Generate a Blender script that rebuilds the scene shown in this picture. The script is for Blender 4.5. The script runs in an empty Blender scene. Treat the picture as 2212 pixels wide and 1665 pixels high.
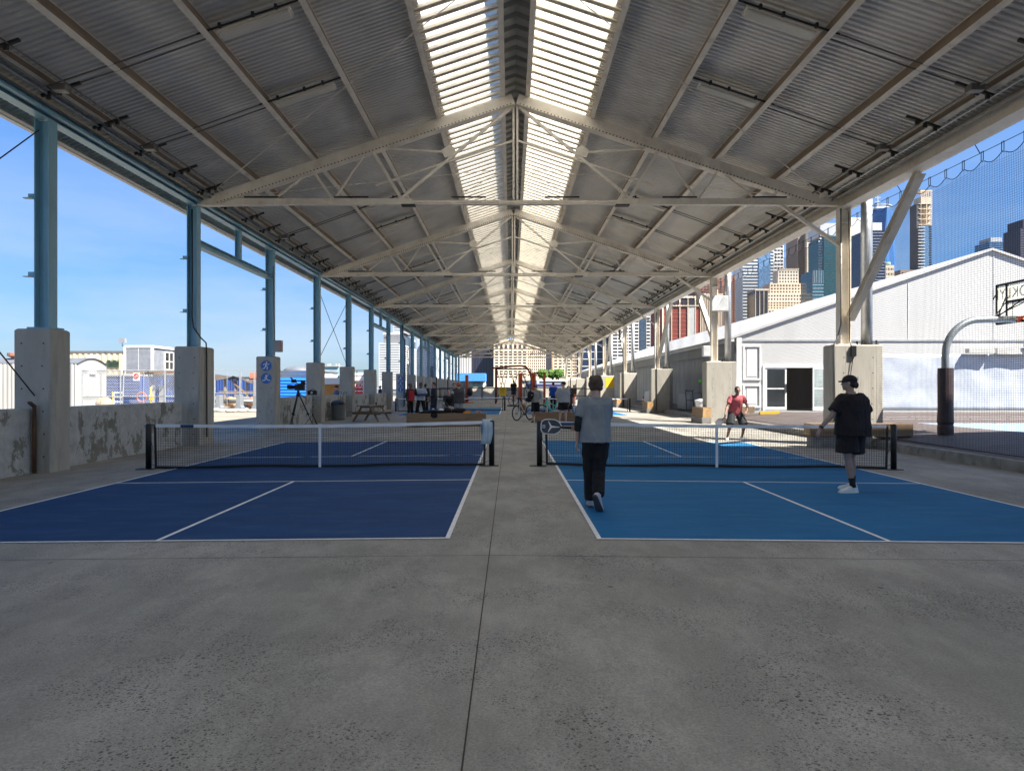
import bpy, math, random
from mathutils import Vector, Matrix, noise as mnoise
random.seed(7)
R = math.radians
SC = bpy.context.scene
COL = SC.collection
V = Vector
CAMZ = 1.563
F = 1494.0           # focal length in pixels of a 2212 px wide print


def at(px, d):       # lateral metres of a print column at a distance
    return (px - 1103) * d / F


def hz(py, d):       # height in metres of a print row at a distance
    return CAMZ + (837 - py) * d / F


def gz(x):           # the pier floor falls 1 % to both sides of its centre joint
    return -0.01 * min(abs(x + 0.2), 12)


def lin(h):
    h = h.lstrip('#')
    o = []
    for i in (0, 2, 4):
        v = int(h[i:i + 2], 16) / 255
        o.append(v / 12.92 if v <= .04045 else ((v + .055) / 1.055) ** 2.4)
    return tuple(o)


# ---------------------------------------------------------------- materials
MATS = {}


def newmat(name):
    m = bpy.data.materials.new(name)
    m.use_nodes = True
    nt = m.node_tree
    b = nt.nodes['Principled BSDF']
    return m, nt, b


def N(nt, typ, **kw):
    n = nt.nodes.new(typ)
    for k, v in kw.items():
        if k.startswith('i_'):
            n.inputs[k[2:].replace('_', ' ')].default_value = v
        else:
            setattr(n, k, v)
    return n


def noise_n(nt, scale, detail=5, rough=.55, vec=None, stretch=None):
    tc = nt.nodes.get('TC') or N(nt, 'ShaderNodeTexCoord', name='TC')
    n = N(nt, 'ShaderNodeTexNoise')
    n.inputs['Scale'].default_value = scale
    n.inputs['Detail'].default_value = detail
    n.inputs['Roughness'].default_value = rough
    src = tc.outputs['Object']
    if stretch:
        mp = N(nt, 'ShaderNodeMapping')
        mp.inputs['Scale'].default_value = stretch
        nt.links.new(src, mp.inputs['Vector'])
        src = mp.outputs['Vector']
    nt.links.new(src, n.inputs['Vector'])
    return n


def ramp(nt, src, stops):
    r = N(nt, 'ShaderNodeValToRGB')
    e = r.color_ramp.elements
    while len(e) < len(stops):
        e.new(.5)
    for el, (p, c) in zip(e, stops):
        el.position = p
        el.color = (*c, 1) if len(c) == 3 else c
    nt.links.new(src, r.inputs['Fac'])
    return r


def mixc(nt, a, b, fac, mode='MIX'):
    m = N(nt, 'ShaderNodeMix', data_type='RGBA', blend_type=mode)
    for k, s in ((6, a), (7, b), (0, fac)):
        if hasattr(s, 'links') or hasattr(s, 'is_linked'):
            nt.links.new(s, m.inputs[k])
        elif isinstance(s, (int, float)):
            m.inputs[k].default_value = s
        else:
            m.inputs[k].default_value = (*s, 1)
    return m.outputs[2]


def bump(nt, b, src, strength=.2, dist=.01):
    bp = N(nt, 'ShaderNodeBump')
    bp.inputs['Strength'].default_value = strength
    bp.inputs['Distance'].default_value = dist
    nt.links.new(src, bp.inputs['Height'])
    nt.links.new(bp.outputs['Normal'], b.inputs['Normal'])


def pbr(name, col, rough=.6, metal=0., var=.18, scale=2.5, bmp=.15, bscale=60, stretch=None, dirt=None, dscale=1.2, damt=.5, spec=None):
    """one colour with a blotchy tone, optional dirt of its own shape and a fine bump"""
    if name in MATS:
        return MATS[name]
    if isinstance(col, str):
        col = lin(col)
    m, nt, b = newmat(name)
    n = noise_n(nt, scale, 6, .6, stretch=stretch)
    lo = tuple(c * (1 - var) for c in col)
    hi = tuple(min(1, c * (1 + var)) for c in col)
    out = ramp(nt, n.outputs['Fac'], [(.3, lo), (.7, hi)]).outputs['Color']
    if dirt:
        d = lin(dirt) if isinstance(dirt, str) else dirt
        n2 = noise_n(nt, dscale, 8, .7, stretch=stretch)
        f = ramp(nt, n2.outputs['Fac'], [(.5, (0, 0, 0)), (.72, (damt,) * 3)])
        out = mixc(nt, out, d, f.outputs['Color'])
    nt.links.new(out, b.inputs['Base Color'])
    b.inputs['Roughness'].default_value = rough
    b.inputs['Metallic'].default_value = metal
    if spec is not None:
        b.inputs['Specular IOR Level'].default_value = spec
    if bmp:
        n3 = noise_n(nt, bscale, 3, .6)
        bump(nt, b, n3.outputs['Fac'], bmp, .01)
    MATS[name] = m
    return m


def glassy(name, col, rough=.08, spec=.8):
    if name in MATS:
        return MATS[name]
    m, nt, b = newmat(name)
    n = noise_n(nt, .6, 2)
    c = lin(col) if isinstance(col, str) else col
    r = ramp(nt, n.outputs['Fac'], [(.35, tuple(x * .75 for x in c)), (.65, tuple(min(1, x * 1.25) for x in c))])
    nt.links.new(r.outputs['Color'], b.inputs['Base Color'])
    b.inputs['Roughness'].default_value = rough
    b.inputs['Specular IOR Level'].default_value = spec
    MATS[name] = m
    return m


# ---------------------------------------------------------------- mesh builder
class MB:
    def __init__(s):
        s.v, s.f, s.m, s.sm = [], [], [], []
        s.cur, s.smooth = 0, False

    def add(s, vs, fs):
        o = len(s.v)
        s.v.extend(V(p) for p in vs)
        for f in fs:
            s.f.append([o + i for i in f])
            s.m.append(s.cur)
            s.sm.append(s.smooth)
        return o

    def box(s, x0, x1, y0, y1, z0, z1):
        s.add([(x0, y0, z0), (x1, y0, z0), (x1, y1, z0), (x0, y1, z0), (x0, y0, z1), (x1, y0, z1), (x1, y1, z1), (x0, y1, z1)],
              [(3, 2, 1, 0), (4, 5, 6, 7), (0, 1, 5, 4), (1, 2, 6, 5), (2, 3, 7, 6), (3, 0, 4, 7)])
        return s

    def cbox(s, c, sx, sy, sz, rz=0., m=None):
        vs = [V((a * sx / 2, b * sy / 2, d * sz / 2)) for d in (-1, 1) for a, b in ((-1, -1), (1, -1), (1, 1), (-1, 1))]
        mm = m or Matrix.Rotation(rz, 3, 'Z')
        s.add([mm @ v + V(c) for v in vs], [(3, 2, 1, 0), (4, 5, 6, 7), (0, 1, 5, 4), (1, 2, 6, 5), (2, 3, 7, 6), (3, 0, 4, 7)])
        return s

    def bar(s, a, b, w, h, up=(0, 0, 1)):
        a, b = V(a), V(b)
        d = (b - a).normalized()
        u = V(up)
        if abs(d.dot(u.normalized())) > .99:
            u = V((0, 1, 0)) if abs(d.y) < .9 else V((1, 0, 0))
        sd = d.cross(u).normalized()
        u = sd.cross(d).normalized()
        p = []
        for q in (a, b):
            for i, j in ((-1, -1), (1, -1), (1, 1), (-1, 1)):
                p.append(q + sd * (i * w / 2) + u * (j * h / 2))
        s.add(p, [(0, 1, 2, 3), (7, 6, 5, 4), (4, 5, 1, 0), (5, 6, 2, 1), (6, 7, 3, 2), (7, 4, 0, 3)])
        return s

    def ibeam(s, a, b, h, w, tf=.02, tw=.014, up=(0, 0, 1)):
        a, b = V(a), V(b)
        d = (b - a).normalized()
        u = V(up)
        sd = d.cross(u).normalized()
        u = sd.cross(d).normalized()
        o = u * (h / 2 - tf / 2)
        s.bar(a + o, b + o, w, tf, u)
        s.bar(a - o, b - o, w, tf, u)
        s.bar(a, b, tw, h - 2 * tf - .001, u)
        return s

    def tube(s, pts, r, n=8, caps=True, closed=False):
        pts = [V(p) for p in pts]
        k = len(pts)
        rs = r if isinstance(r, (list, tuple)) else [r] * k
        ref = None
        rings = []
        for i, p in enumerate(pts):
            if closed:
                t = pts[(i + 1) % k] - pts[i - 1]
            else:
                t = pts[min(i + 1, k - 1)] - pts[max(i - 1, 0)]
            t.normalize()
            if ref is None:
                ref = V((0, 0, 1)) if abs(t.z) < .9 else V((1, 0, 0))
            x = ref - t * ref.dot(t)
            if x.length < 1e-4:
                x = t.orthogonal()
            x.normalize()
            y = t.cross(x)
            ref = x
            rings.append([p + (x * math.cos(2 * math.pi * j / n) + y * math.sin(2 * math.pi * j / n)) * rs[i] for j in range(n)])
        vs = [q for ring in rings for q in ring]
        fs = []
        for i in range(k if closed else k - 1):
            i2 = (i + 1) % k
            for j in range(n):
                j2 = (j + 1) % n
                fs.append((i * n + j, i * n + j2, i2 * n + j2, i2 * n + j))
        if caps and not closed:
            fs.append(tuple(range(n - 1, -1, -1)))
            fs.append(tuple((k - 1) * n + j for j in range(n)))
        old = s.smooth
        s.smooth = n > 6
        s.add(vs, fs)
        s.smooth = old
        return s

    def loft(s, rings, caps=True):
        n = len(rings[0])
        vs = [q for r in rings for q in r]
        fs = []
        for i in range(len(rings) - 1):
            for j in range(n):
                j2 = (j + 1) % n
                fs.append((i * n + j, i * n + j2, (i + 1) * n + j2, (i + 1) * n + j))
        if caps:
            fs.append(tuple(range(n - 1, -1, -1)))
            fs.append(tuple((len(rings) - 1) * n + j for j in range(n)))
        s.add(vs, fs)
        return s

    def lathe(s, prof, c=(0, 0, 0), n=20):
        c = V(c)
        return s.loft([[c + V((r * math.cos(2 * math.pi * j / n), r * math.sin(2 * math.pi * j / n), z)) for j in range(n)] for r, z in prof])

    def ball(s, c, r, n=12, m=8, sc=(1, 1, 1)):
        c = V(c)
        rings = []
        for i in range(m + 1):
            a = -math.pi / 2 + math.pi * (i + (.02 if i == 0 else -.02 if i == m else 0)) / m
            rings.append([c + V((r * sc[0] * math.cos(a) * math.cos(2 * math.pi * j / n), r * sc[1] * math.cos(a) * math.sin(2 * math.pi * j / n), r * sc[2] * math.sin(a))) for j in range(n)])
        return s.loft(rings)

    def capsule(s, a, b, ra, rb, n=10):
        a, b = V(a), V(b)
        d = (b - a)
        L = d.length
        d = d / L if L > 1e-6 else V((0, 0, 1))
        x = d.orthogonal().normalized()
        y = d.cross(x)
        rings = []
        for q, r, angs in ((a, ra, (-80, -50, -20)), (b, rb, (0, 25, 55, 82))):
            for g in angs:
                cc, ss = math.cos(R(g)), math.sin(R(g))
                rings.append([q + d * (r * ss) + (x * math.cos(2 * math.pi * j / n) + y * math.sin(2 * math.pi * j / n)) * (r * cc) for j in range(n)])
        return s.loft(rings)

    def prism(s, poly, axis_o, ex, ey, ez):
        """extrude a 2-D outline: point = o + u*ex + v*ey, thickness vector ez"""
        o, ex, ey, ez = V(axis_o), V(ex), V(ey), V(ez)
        n = len(poly)
        b = [o + ex * u + ey * w for u, w in poly]
        s.add(b + [p + ez for p in b], [tuple(range(n - 1, -1, -1)), tuple(range(n, 2 * n))] + [(i, (i + 1) % n, n + (i + 1) % n, n + i) for i in range(n)])
        return s

    def quad(s, a, b, c, d):
        s.add([a, b, c, d], [(0, 1, 2, 3)])
        return s

    def mesh(s, name, mats, off=None, fix=False):
        me = bpy.data.meshes.new(name)
        vs = [v - off for v in s.v] if off else s.v
        me.from_pydata([tuple(v) for v in vs], [], s.f)
        for m in (mats if isinstance(mats, (list, tuple)) else [mats]):
            me.materials.append(m)
        me.polygons.foreach_set('material_index', s.m)
        me.polygons.foreach_set('use_smooth', s.sm)
        if fix:
            import bmesh
            bm = bmesh.new()
            bm.from_mesh(me)
            bmesh.ops.recalc_face_normals(bm, faces=bm.faces[:])
            bm.to_mesh(me)
            bm.free()
        me.update()
        return me

    def build(s, name, mats, parent=None, local=False, org=None, bevel=0, fix=False):
        off = None
        if parent is not None and not local:
            off = base(parent)
        elif org is not None:
            off = V(org)
        o = bpy.data.objects.new(name, s.mesh(name, mats, off, fix))
        COL.objects.link(o)
        if parent is not None:
            o.parent = parent
        elif org is not None:
            o.location = org
        if bevel:
            bv = o.modifiers.new('Bevel', 'BEVEL')
            bv.width = bevel
            bv.segments = 2
            bv.limit_method = 'ANGLE'
        return o


def base(o):
    p = V((0, 0, 0))
    while o is not None:
        p = p + V(o.location)
        o = o.parent
    return p


def tag(o, label=None, cat=None, group=None, kind=None):
    for k, v in (('label', label), ('category', cat), ('group', group), ('kind', kind)):
        if v:
            o[k] = v
    return o


def thing(name, loc, label, cat, group=None, rz=0.):
    o = bpy.data.objects.new(name, None)
    o.empty_display_size = .2
    COL.objects.link(o)
    o.location = loc
    o.rotation_euler = (0, 0, rz)
    return tag(o, label, cat, group)


KIDS = {}


def kids(o):
    return [c for c in bpy.data.objects if c.parent == o]


def copy_tree(o, parent=None):
    c = o.copy()
    COL.objects.link(c)
    if parent is not None:
        c.parent = parent
    for ch in kids(o):
        copy_tree(ch, c)
    return c


def rot_tree(o, loc, rz):
    o.location = loc
    o.rotation_euler = (0, 0, rz)
    return o


def text_mesh(txt, size, ext=.002, align='CENTER', space=1.0):
    cu = bpy.data.curves.new('lettering', 'FONT')
    cu.body = txt
    cu.size = size
    cu.extrude = ext
    cu.align_x = align
    cu.align_y = 'CENTER'
    cu.space_character = space
    ob = bpy.data.objects.new('lettering', cu)
    COL.objects.link(ob)
    dg = bpy.context.evaluated_depsgraph_get()
    me = bpy.data.meshes.new_from_object(ob.evaluated_get(dg))
    bpy.data.objects.remove(ob)
    return me


def letter(txt, size, m, parent, matrix, name='lettering', space=1.0, offset=0):
    me = text_mesh(txt, size, space=space)
    me.materials.clear()
    me.materials.append(m)
    me.transform(matrix)
    o = bpy.data.objects.new(name, me)
    COL.objects.link(o)
    if parent is not None:
        o.parent = parent
    return o


# ---- shared materials
def concrete_mat():
    m, nt, b = newmat('pier_floor_concrete')
    tone = noise_n(nt, .35, 8, .6)
    c = ramp(nt, tone.outputs['Fac'], [(.25, (.28, .265, .232)), (.5, (.375, .355, .312)), (.75, (.475, .448, .395))]).outputs['Color']
    st = noise_n(nt, 2.2, 9, .72, stretch=(1, .45, 1))
    f = ramp(nt, st.outputs['Fac'], [(.42, (.84, .84, .84)), (.62, (1.06, 1.06, 1.06))]).outputs['Color']
    c = mixc(nt, c, f, 1.0, 'MULTIPLY')
    fine = noise_n(nt, 70, 4, .7)
    f2 = ramp(nt, fine.outputs['Fac'], [(.3, (.72, .72, .73)), (.7, (1.2, 1.2, 1.19))]).outputs['Color']
    c = mixc(nt, c, f2, 1.0, 'MULTIPLY')
    # exposed dark aggregate, in patches
    tc = nt.nodes['TC']
    for sc, th, lo in ((22, .20, .50), (42, .24, .44), (90, .26, .42)):
        vo = N(nt, 'ShaderNodeTexVoronoi')
        vo.inputs['Scale'].default_value = sc
        vo.inputs['Randomness'].default_value = 1
        nt.links.new(tc.outputs['Object'], vo.inputs['Vector'])
        sp = ramp(nt, vo.outputs['Distance'], [(th, (1, 1, 1)), (th + .09, (0, 0, 0))]).outputs['Color']
        pa = noise_n(nt, .9, 5, .65)
        pr = ramp(nt, pa.outputs['Fac'], [(lo, (0, 0, 0)), (lo + .14, (.92, .92, .92))]).outputs['Color']
        rn = ramp(nt, vo.outputs['Color'], [(.35, (0, 0, 0)), (.55, (1, 1, 1))]).outputs['Color']
        k = mixc(nt, mixc(nt, sp, pr, 1.0, 'MULTIPLY'), rn, 1.0, 'MULTIPLY')
        c = mixc(nt, c, (.07, .07, .068), k)
    # old gum spots
    vo = N(nt, 'ShaderNodeTexVoronoi')
    vo.inputs['Scale'].default_value = 1.7
    nt.links.new(tc.outputs['Object'], vo.inputs['Vector'])
    c = mixc(nt, c, (.10, .095, .085), ramp(nt, vo.outputs['Distance'], [(.03, (.8, .8, .8)), (.045, (0, 0, 0))]).outputs['Color'])
    # a few pale scuffs
    sc = noise_n(nt, 1.4, 4, .5, stretch=(.5, 2, 1))
    c = mixc(nt, c, (.45, .44, .41), ramp(nt, sc.outputs['Fac'], [(.68, (0, 0, 0)), (.76, (.5, .5, .5))]).outputs['Color'])
    nt.links.new(c, b.inputs['Base Color'])
    b.inputs['Roughness'].default_value = .75
    b.inputs['Specular IOR Level'].default_value = .25
    bump(nt, b, fine.outputs['Fac'], .25, .006)
    return m


def peel_mat():
    m, nt, b = newmat('peeling_wall_paint')
    n = noise_n(nt, 2.6, 10, .68, stretch=(1, 1, .75))
    f = ramp(nt, n.outputs['Fac'], [(.53, (0, 0, 0)), (.57, (1, 1, 1))]).outputs['Color']
    a = noise_n(nt, 5, 6, .6)
    pale = ramp(nt, a.outputs['Fac'], [(.3, (.33, .335, .33)), (.7, (.50, .50, .48))]).outputs['Color']
    dk = ramp(nt, a.outputs['Fac'], [(.3, (.15, .145, .12)), (.7, (.25, .24, .20))]).outputs['Color']
    c = mixc(nt, pale, dk, f)
    s = noise_n(nt, 18, 8, .75, stretch=(1, 1, .3))
    c = mixc(nt, c, (.05, .05, .045), ramp(nt, s.outputs['Fac'], [(.6, (0, 0, 0)), (.68, (.8, .8, .8))]).outputs['Color'])
    nt.links.new(c, b.inputs['Base Color'])
    b.inputs['Roughness'].default_value = .85
    bump(nt, b, f, .3, .004)
    return m


M_floor = concrete_mat()
M_peel = peel_mat()
M_pier = pbr('pier_concrete', (.40, .375, .325), .8, var=.16, scale=1.6, dirt=(.13, .125, .115), dscale=2.2, damt=.55, stretch=(1, 1, .22), bmp=.25, bscale=45)
M_kerb = pbr('kerb_concrete', (.24, .23, .21), .85, var=.25, scale=3, dirt='#3a3732', dscale=4, damt=.6)
M_blue = pbr('blue_steel_paint', (.215, .425, .53), .42, var=.12, scale=1.3, stretch=(1, 1, .3), dirt=(.18, .2, .2), dscale=2, damt=.35)
M_cream = pbr('cream_steel_paint', (.78, .725, .63), .5, var=.10, scale=1.5, dirt=(.30, .215, .13), dscale=2.6, damt=.4)
M_web = pbr('brown_web_steel', (.25, .19, .135), .6, var=.14, scale=1.7, dirt=(.22, .15, .1), dscale=2.6, damt=.45)  # darker brown for the purlin webs between cream flanges
M_deck = pbr('corrugated_roof_metal', (.76, .735, .69), .5, .1, var=.12, scale=.5, dirt=(.52, .49, .45), dscale=.8, damt=.6, bmp=.05)
M_bolthole = pbr('dark_bolt_holes', (.035, .025, .02), .9, var=.3)  # near-black discs drawn for the open bolt holes
M_black = pbr('black_plastic', (.006, .006, .0065), .45, var=.2, bmp=.05)
M_dark = pbr('dark_steel', (.035, .034, .033), .5, .3, var=.2)
M_pipe = pbr('grey_conduit', (.17, .165, .155), .45, .5, var=.2)
M_galv = pbr('galvanised_steel', (.46, .48, .50), .42, .6, var=.16, scale=4)
M_white = pbr('white_paint', (.74, .74, .73), .5, var=.05, bmp=.05)
M_line = pbr('court_line_paint', (.84, .85, .84), .6, var=.10, scale=7, dirt=(.45, .48, .52), dscale=9, damt=.4)
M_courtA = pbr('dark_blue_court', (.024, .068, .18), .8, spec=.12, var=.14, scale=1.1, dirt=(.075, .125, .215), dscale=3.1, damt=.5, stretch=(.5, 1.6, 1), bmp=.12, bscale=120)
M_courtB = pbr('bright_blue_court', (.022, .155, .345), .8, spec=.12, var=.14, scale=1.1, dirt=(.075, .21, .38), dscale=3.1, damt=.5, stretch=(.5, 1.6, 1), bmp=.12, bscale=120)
M_wood = pbr('weathered_timber', (.25, .165, .095), .75, var=.3, scale=3, stretch=(.5, 8, 8), dirt=(.13, .085, .05), dscale=3, damt=.5)
M_woodend = pbr('cut_timber_end', (.46, .29, .13), .75, var=.25, scale=9)
M_greywood = pbr('grey_planks', (.25, .225, .19), .8, var=.25, scale=3, stretch=(6, .5, 6))
M_netw = pbr('white_net_tape', (.80, .81, .82), .75, var=.06, scale=5)
M_cord = pbr('black_net_cord', (.005, .005, .006), .8, var=.1, bmp=0)
M_yellow = pbr('yellow_paint', (.75, .46, .03), .5, var=.1)
M_orange = pbr('orange_paint', (.62, .11, .03), .5, var=.12)
M_redp = pbr('red_paint', (.27, .03, .02), .5, var=.12)
M_glass = glassy('dark_glass', (.018, .022, .026), .05, .6)
M_grey = pbr('grey_plastic', (.13, .14, .145), .5, var=.12)
M_sign = pbr('blue_sign_enamel', (.012, .115, .42), .35, var=.05, bmp=0)
# ================================================================ GROUND
YN, YF = -20.0, 131.0


def strip_sheet(name, xs, zs, y0, y1, m, kind='structure'):
    mb = MB()
    for (xa, za), (xb, zb) in zip(list(zip(xs, zs))[:-1], list(zip(xs, zs))[1:]):
        mb.quad((xa, y0, za), (xb, y0, zb), (xb, y1, zb), (xa, y1, za))
    o = mb.build(name, m)
    tag(o, kind=kind)
    return o


strip_sheet('pier_floor', (-12.2, -.2, 10.0), (-.12, 0, -.102), YN, YF, M_floor)
M_yard = pbr('dusty_yard_ground', (.25, .22, .175), .9, var=.25, scale=.6, dirt=(.18, .16, .13), dscale=.8, damt=.6, bmp=.4, bscale=25)
strip_sheet('yard_ground', (-160, -12.2), (-.3, -.122), YN, YF, M_yard)
M_deckr = pbr('brown_court_surface', (.105, .082, .075), .75, var=.2, scale=.8, dirt=(.17, .14, .125), dscale=1.4, damt=.5, bmp=.2, bscale=80)
strip_sheet('sports_deck', (10.2, 11.2, 12.4, 13.6, 75), (.122, .24, .33, .36, .36), YN, 34.0, M_deckr)
M_pave = pbr('grey_deck_paving', (.22, .215, .205), .85, var=.25, scale=1.4, stretch=(6, .6, 1), dirt=(.1, .1, .095), dscale=1.6, damt=.6, bmp=.3)
strip_sheet('deck_paving', (10.2, 11.2, 12.4, 13.6, 75), (.122, .24, .33, .36, .36), 34.0, YF, M_pave)
M_water = pbr('river_water', (.03, .055, .07), .12, var=.2, scale=.05, bmp=.4, bscale=.6)
mbw = MB()
mbw.quad((-3000, -600, -4), (3000, -600, -4), (3000, 640, -4), (-3000, 640, -4))
tag(mbw.build('river_water', M_water), kind='structure')
mbw = MB()
mbw.quad((-3000, 640, 0), (3000, 640, 0), (3000, 4000, 0), (-3000, 4000, 0))
tag(mbw.build('far_shore_ground', pbr('far_shore', (.2, .19, .18), .9)), kind='structure')

# kerb along the right edge of the floor
mb = MB()
y = YN
i = 0
for y0, y1 in ((YN, 6.9), (7.65, 19.7), (20.35, 32.5), (33.15, 45.3), (45.95, 58.1), (58.75, 70.9), (71.55, 83.7), (84.35, 96.5), (97.15, YF)):
    seg = y0
    while seg < y1 - .01:
        e = min(seg + 3.2, y1)
        w = random.uniform(-.008, .008)
        mb.box(9.96 + w, 10.21 + w, seg + .006, e - .006, -.2, .125 + w)
        seg = e
tag(mb.build('kerb', M_kerb, bevel=.012), kind='structure')

# floor joints (sealant strips) and wall-foot stains
mb = MB()
for x0, y0, x1, y1, w in ((-.2, YN, -.2, YF, .008), (-9.2, 6.45, 9.9, 6.5, .010), (-9.2, 26.3, 9.9, 26.3, .012), (-9.2, 39.1, 9.9, 39.1, .012), (-9.2, 58.4, 9.9, 58.4, .012)):
    if x0 == x1:
        mb.quad((x0 - w / 2, y0, .003), (x0 + w / 2, y0, .003), (x0 + w / 2, y1, .003), (x0 - w / 2, y1, .003))
    else:
        for a, b in ((x0, -.2), (-.2, x1)):
            mb.quad((a, y0 - w / 2, gz(a) + .002), (b, y0 - w / 2, gz(b) + .002), (b, y0 + w / 2, gz(b) + .002), (a, y0 + w / 2, gz(a) + .002))
tag(mb.build('floor_joint', pbr('joint_sealant', (.045, .042, .04), .9, var=.3, scale=12)), kind='structure')

# ---- pickleball courts: paint sheets and lines
LW = .05


def court(x0, x1, yn, m, yb=6.706):
    zf = lambda x, e: gz(x) + e
    mb = MB()
    mb.quad((x0, yn - yb, zf(x0, .004)), (x1, yn - yb, zf(x1, .004)), (x1, yn + yb, zf(x1, .004)), (x0, yn + yb, zf(x0, .004)))
    tag(mb.build('court_surface', m), kind='structure')
    mb = MB()

    def ln(xa, xb, ya, yb2):
        mb.quad((xa, ya, zf(xa, .008)), (xb, ya, zf(xb, .008)), (xb, yb2, zf(xb, .008)), (xa, yb2, zf(xa, .008)))
    for s in (-1, 1):
        e = yn + s * yb
        ln(x0, x1, min(e, e - s * LW), max(e, e - s * LW))
        k = yn + s * 2.134
        ln(x0 + LW, x1 - LW, k - LW / 2, k + LW / 2)
        xm = (x0 + x1) / 2
        ya, y2 = sorted((k + s * LW / 2, e - s * LW))
        ln(xm - LW / 2, xm + LW / 2, ya, y2)
    ln(x0, x0 + LW, yn - yb + LW, yn + yb - LW)
    ln(x1 - LW, x1, yn - yb + LW, yn + yb - LW)
    tag(mb.build('court_lines', M_line), kind='structure')


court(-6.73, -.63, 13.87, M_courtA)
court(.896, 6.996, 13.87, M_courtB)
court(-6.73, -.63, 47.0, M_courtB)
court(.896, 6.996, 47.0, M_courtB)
# painted areas of the basketball court
mb = MB()
mb.quad((13.7, 17.0, .364), (30, 17.0, .364), (30, 23.2, .364), (13.7, 23.2, .364))
tag(mb.build('court_surface', pbr('pale_blue_court', (.25, .36, .52), .7, var=.1, scale=1)), kind='structure')
mb = MB()
for yy in (23.3, 26.2, 28.3):
    mb.quad((13.7, yy, .364), (40, yy, .364), (40, yy + .07, .364), (13.7, yy + .07, .364))
tag(mb.build('court_lines', M_line), kind='structure')

# ================================================================ PAVILION
X0, XL, XR = .14, -9.2, 9.66
TY = [20.07 + 12.8 * k for k in range(-3, 9)]
SL = .335


def zt(x):
    return 10.08 - SL * abs(x - X0)


def zd(x):
    return zt(x) + .30


shed = thing('pavilion', (X0, 20.07, 0), 'long open pavilion with corrugated gable roof, ridge skylights and blue or cream steel columns', 'pavilion')
Y0, Y1 = TY[0] - 1, TY[-1] + 1.2


def ribbed(xa, xb, name, pitch, depth, m, y0, y1, dz=0, duty=.42):
    mb = MB()
    prof = []
    y = y0
    while y < y1:
        a = pitch * duty
        b = pitch * (.5 - duty)
        prof += [(y, 0), (y + a, 0), (y + a + b, depth), (y + 2 * a + b, depth)]
        y += pitch
    prof.append((y, 0))
    vs = []
    for yy, h in prof:
        vs += [(xa, yy, zd(xa) + h + dz), (xb, yy, zd(xb) + h + dz)]
    mb.add(vs, [(2 * i, 2 * i + 1, 2 * i + 3, 2 * i + 2) for i in range(len(prof) - 1)])
    return mb.build(name, m, shed)


XEL, XER = -10.0, 10.2
ribbed(XEL, X0 - 2.10, 'roof_panel', .15, .042, M_deck, Y0, Y1)
ribbed(X0 + 2.10, XER, 'roof_panel', .15, .042, M_deck, Y0, Y1)
# ridge cap: ribbed sheet folded over the ridge
mb = MB()
prof = []
y = Y0
while y < Y1:
    prof += [(y, 0), (y + .30, 0), (y + .33, .10), (y + .52, .10)]
    y += .55
vs = []
for yy, h in prof:
    vs += [(X0 - .50, yy, zd(X0 - .5) + .26 + h), (X0, yy, zd(X0) + .28 + h), (X0 + .50, yy, zd(X0 + .5) + .26 + h)]
fs = []
for i in range(len(prof) - 1):
    fs += [(3 * i, 3 * i + 1, 3 * i + 4, 3 * i + 3), (3 * i + 1, 3 * i + 2, 3 * i + 5, 3 * i + 4)]
mb.add(vs, fs)
mb.build('ridge_cap', pbr('ridge_metal', (.50, .50, .47), .5, .1), shed)
for s in (-1, 1):
    mb = MB()
    mb.box(X0 + s * .44 - .01, X0 + s * .44 + .01, Y0, Y1, zd(X0 + .44) + .02, zd(X0 + .44) + .40)
    mb.build('ridge_upstand', M_cream, shed)

# translucent skylight sheets with their glazing bars, one part a bay and side
m, nt, b = newmat('translucent_skylight')
out = nt.nodes['Material Output']
tl = N(nt, 'ShaderNodeBsdfTranslucent')
n = noise_n(nt, .5, 5)
c = ramp(nt, n.outputs['Fac'], [(.3, (.76, .745, .68)), (.7, (.90, .88, .80))]).outputs['Color']
nt.links.new(c, tl.inputs['Color'])
b.inputs['Base Color'].default_value = (.75, .76, .76, 1)
b.inputs['Roughness'].default_value = .3
mx = N(nt, 'ShaderNodeMixShader')
mx.inputs[0].default_value = .84
nt.links.new(b.outputs[0], mx.inputs[1])
nt.links.new(tl.outputs[0], mx.inputs[2])
nt.links.new(mx.outputs[0], out.inputs['Surface'])
M_sky = m
for s in (-1, 1):
    xa, xb = X0 + s * .40, X0 + s * 2.24
    for k in range(len(TY) - 1):
        mb = MB()
        a, e = TY[k], TY[k + 1]
        mb.quad((xa, a, zd(xa) + .05), (xb, a, zd(xb) + .05), (xb, e, zd(xb) + .05), (xa, e, zd(xa) + .05))
        mb.cur = 1
        n = 28
        for j in range(n):
            yy = a + (j + .5) * (e - a) / n
            for d in (-.055, .055):
                mb.bar((xa, yy + d, zd(xa) + .005), (xb, yy + d, zd(xb) + .005), .05, .075)
            mb.bar((xa, yy, zd(xa) + .03), (xb, yy, zd(xb) + .03), .06, .02)
        mb.build('skylight', [M_sky, M_cream], shed)

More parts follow.
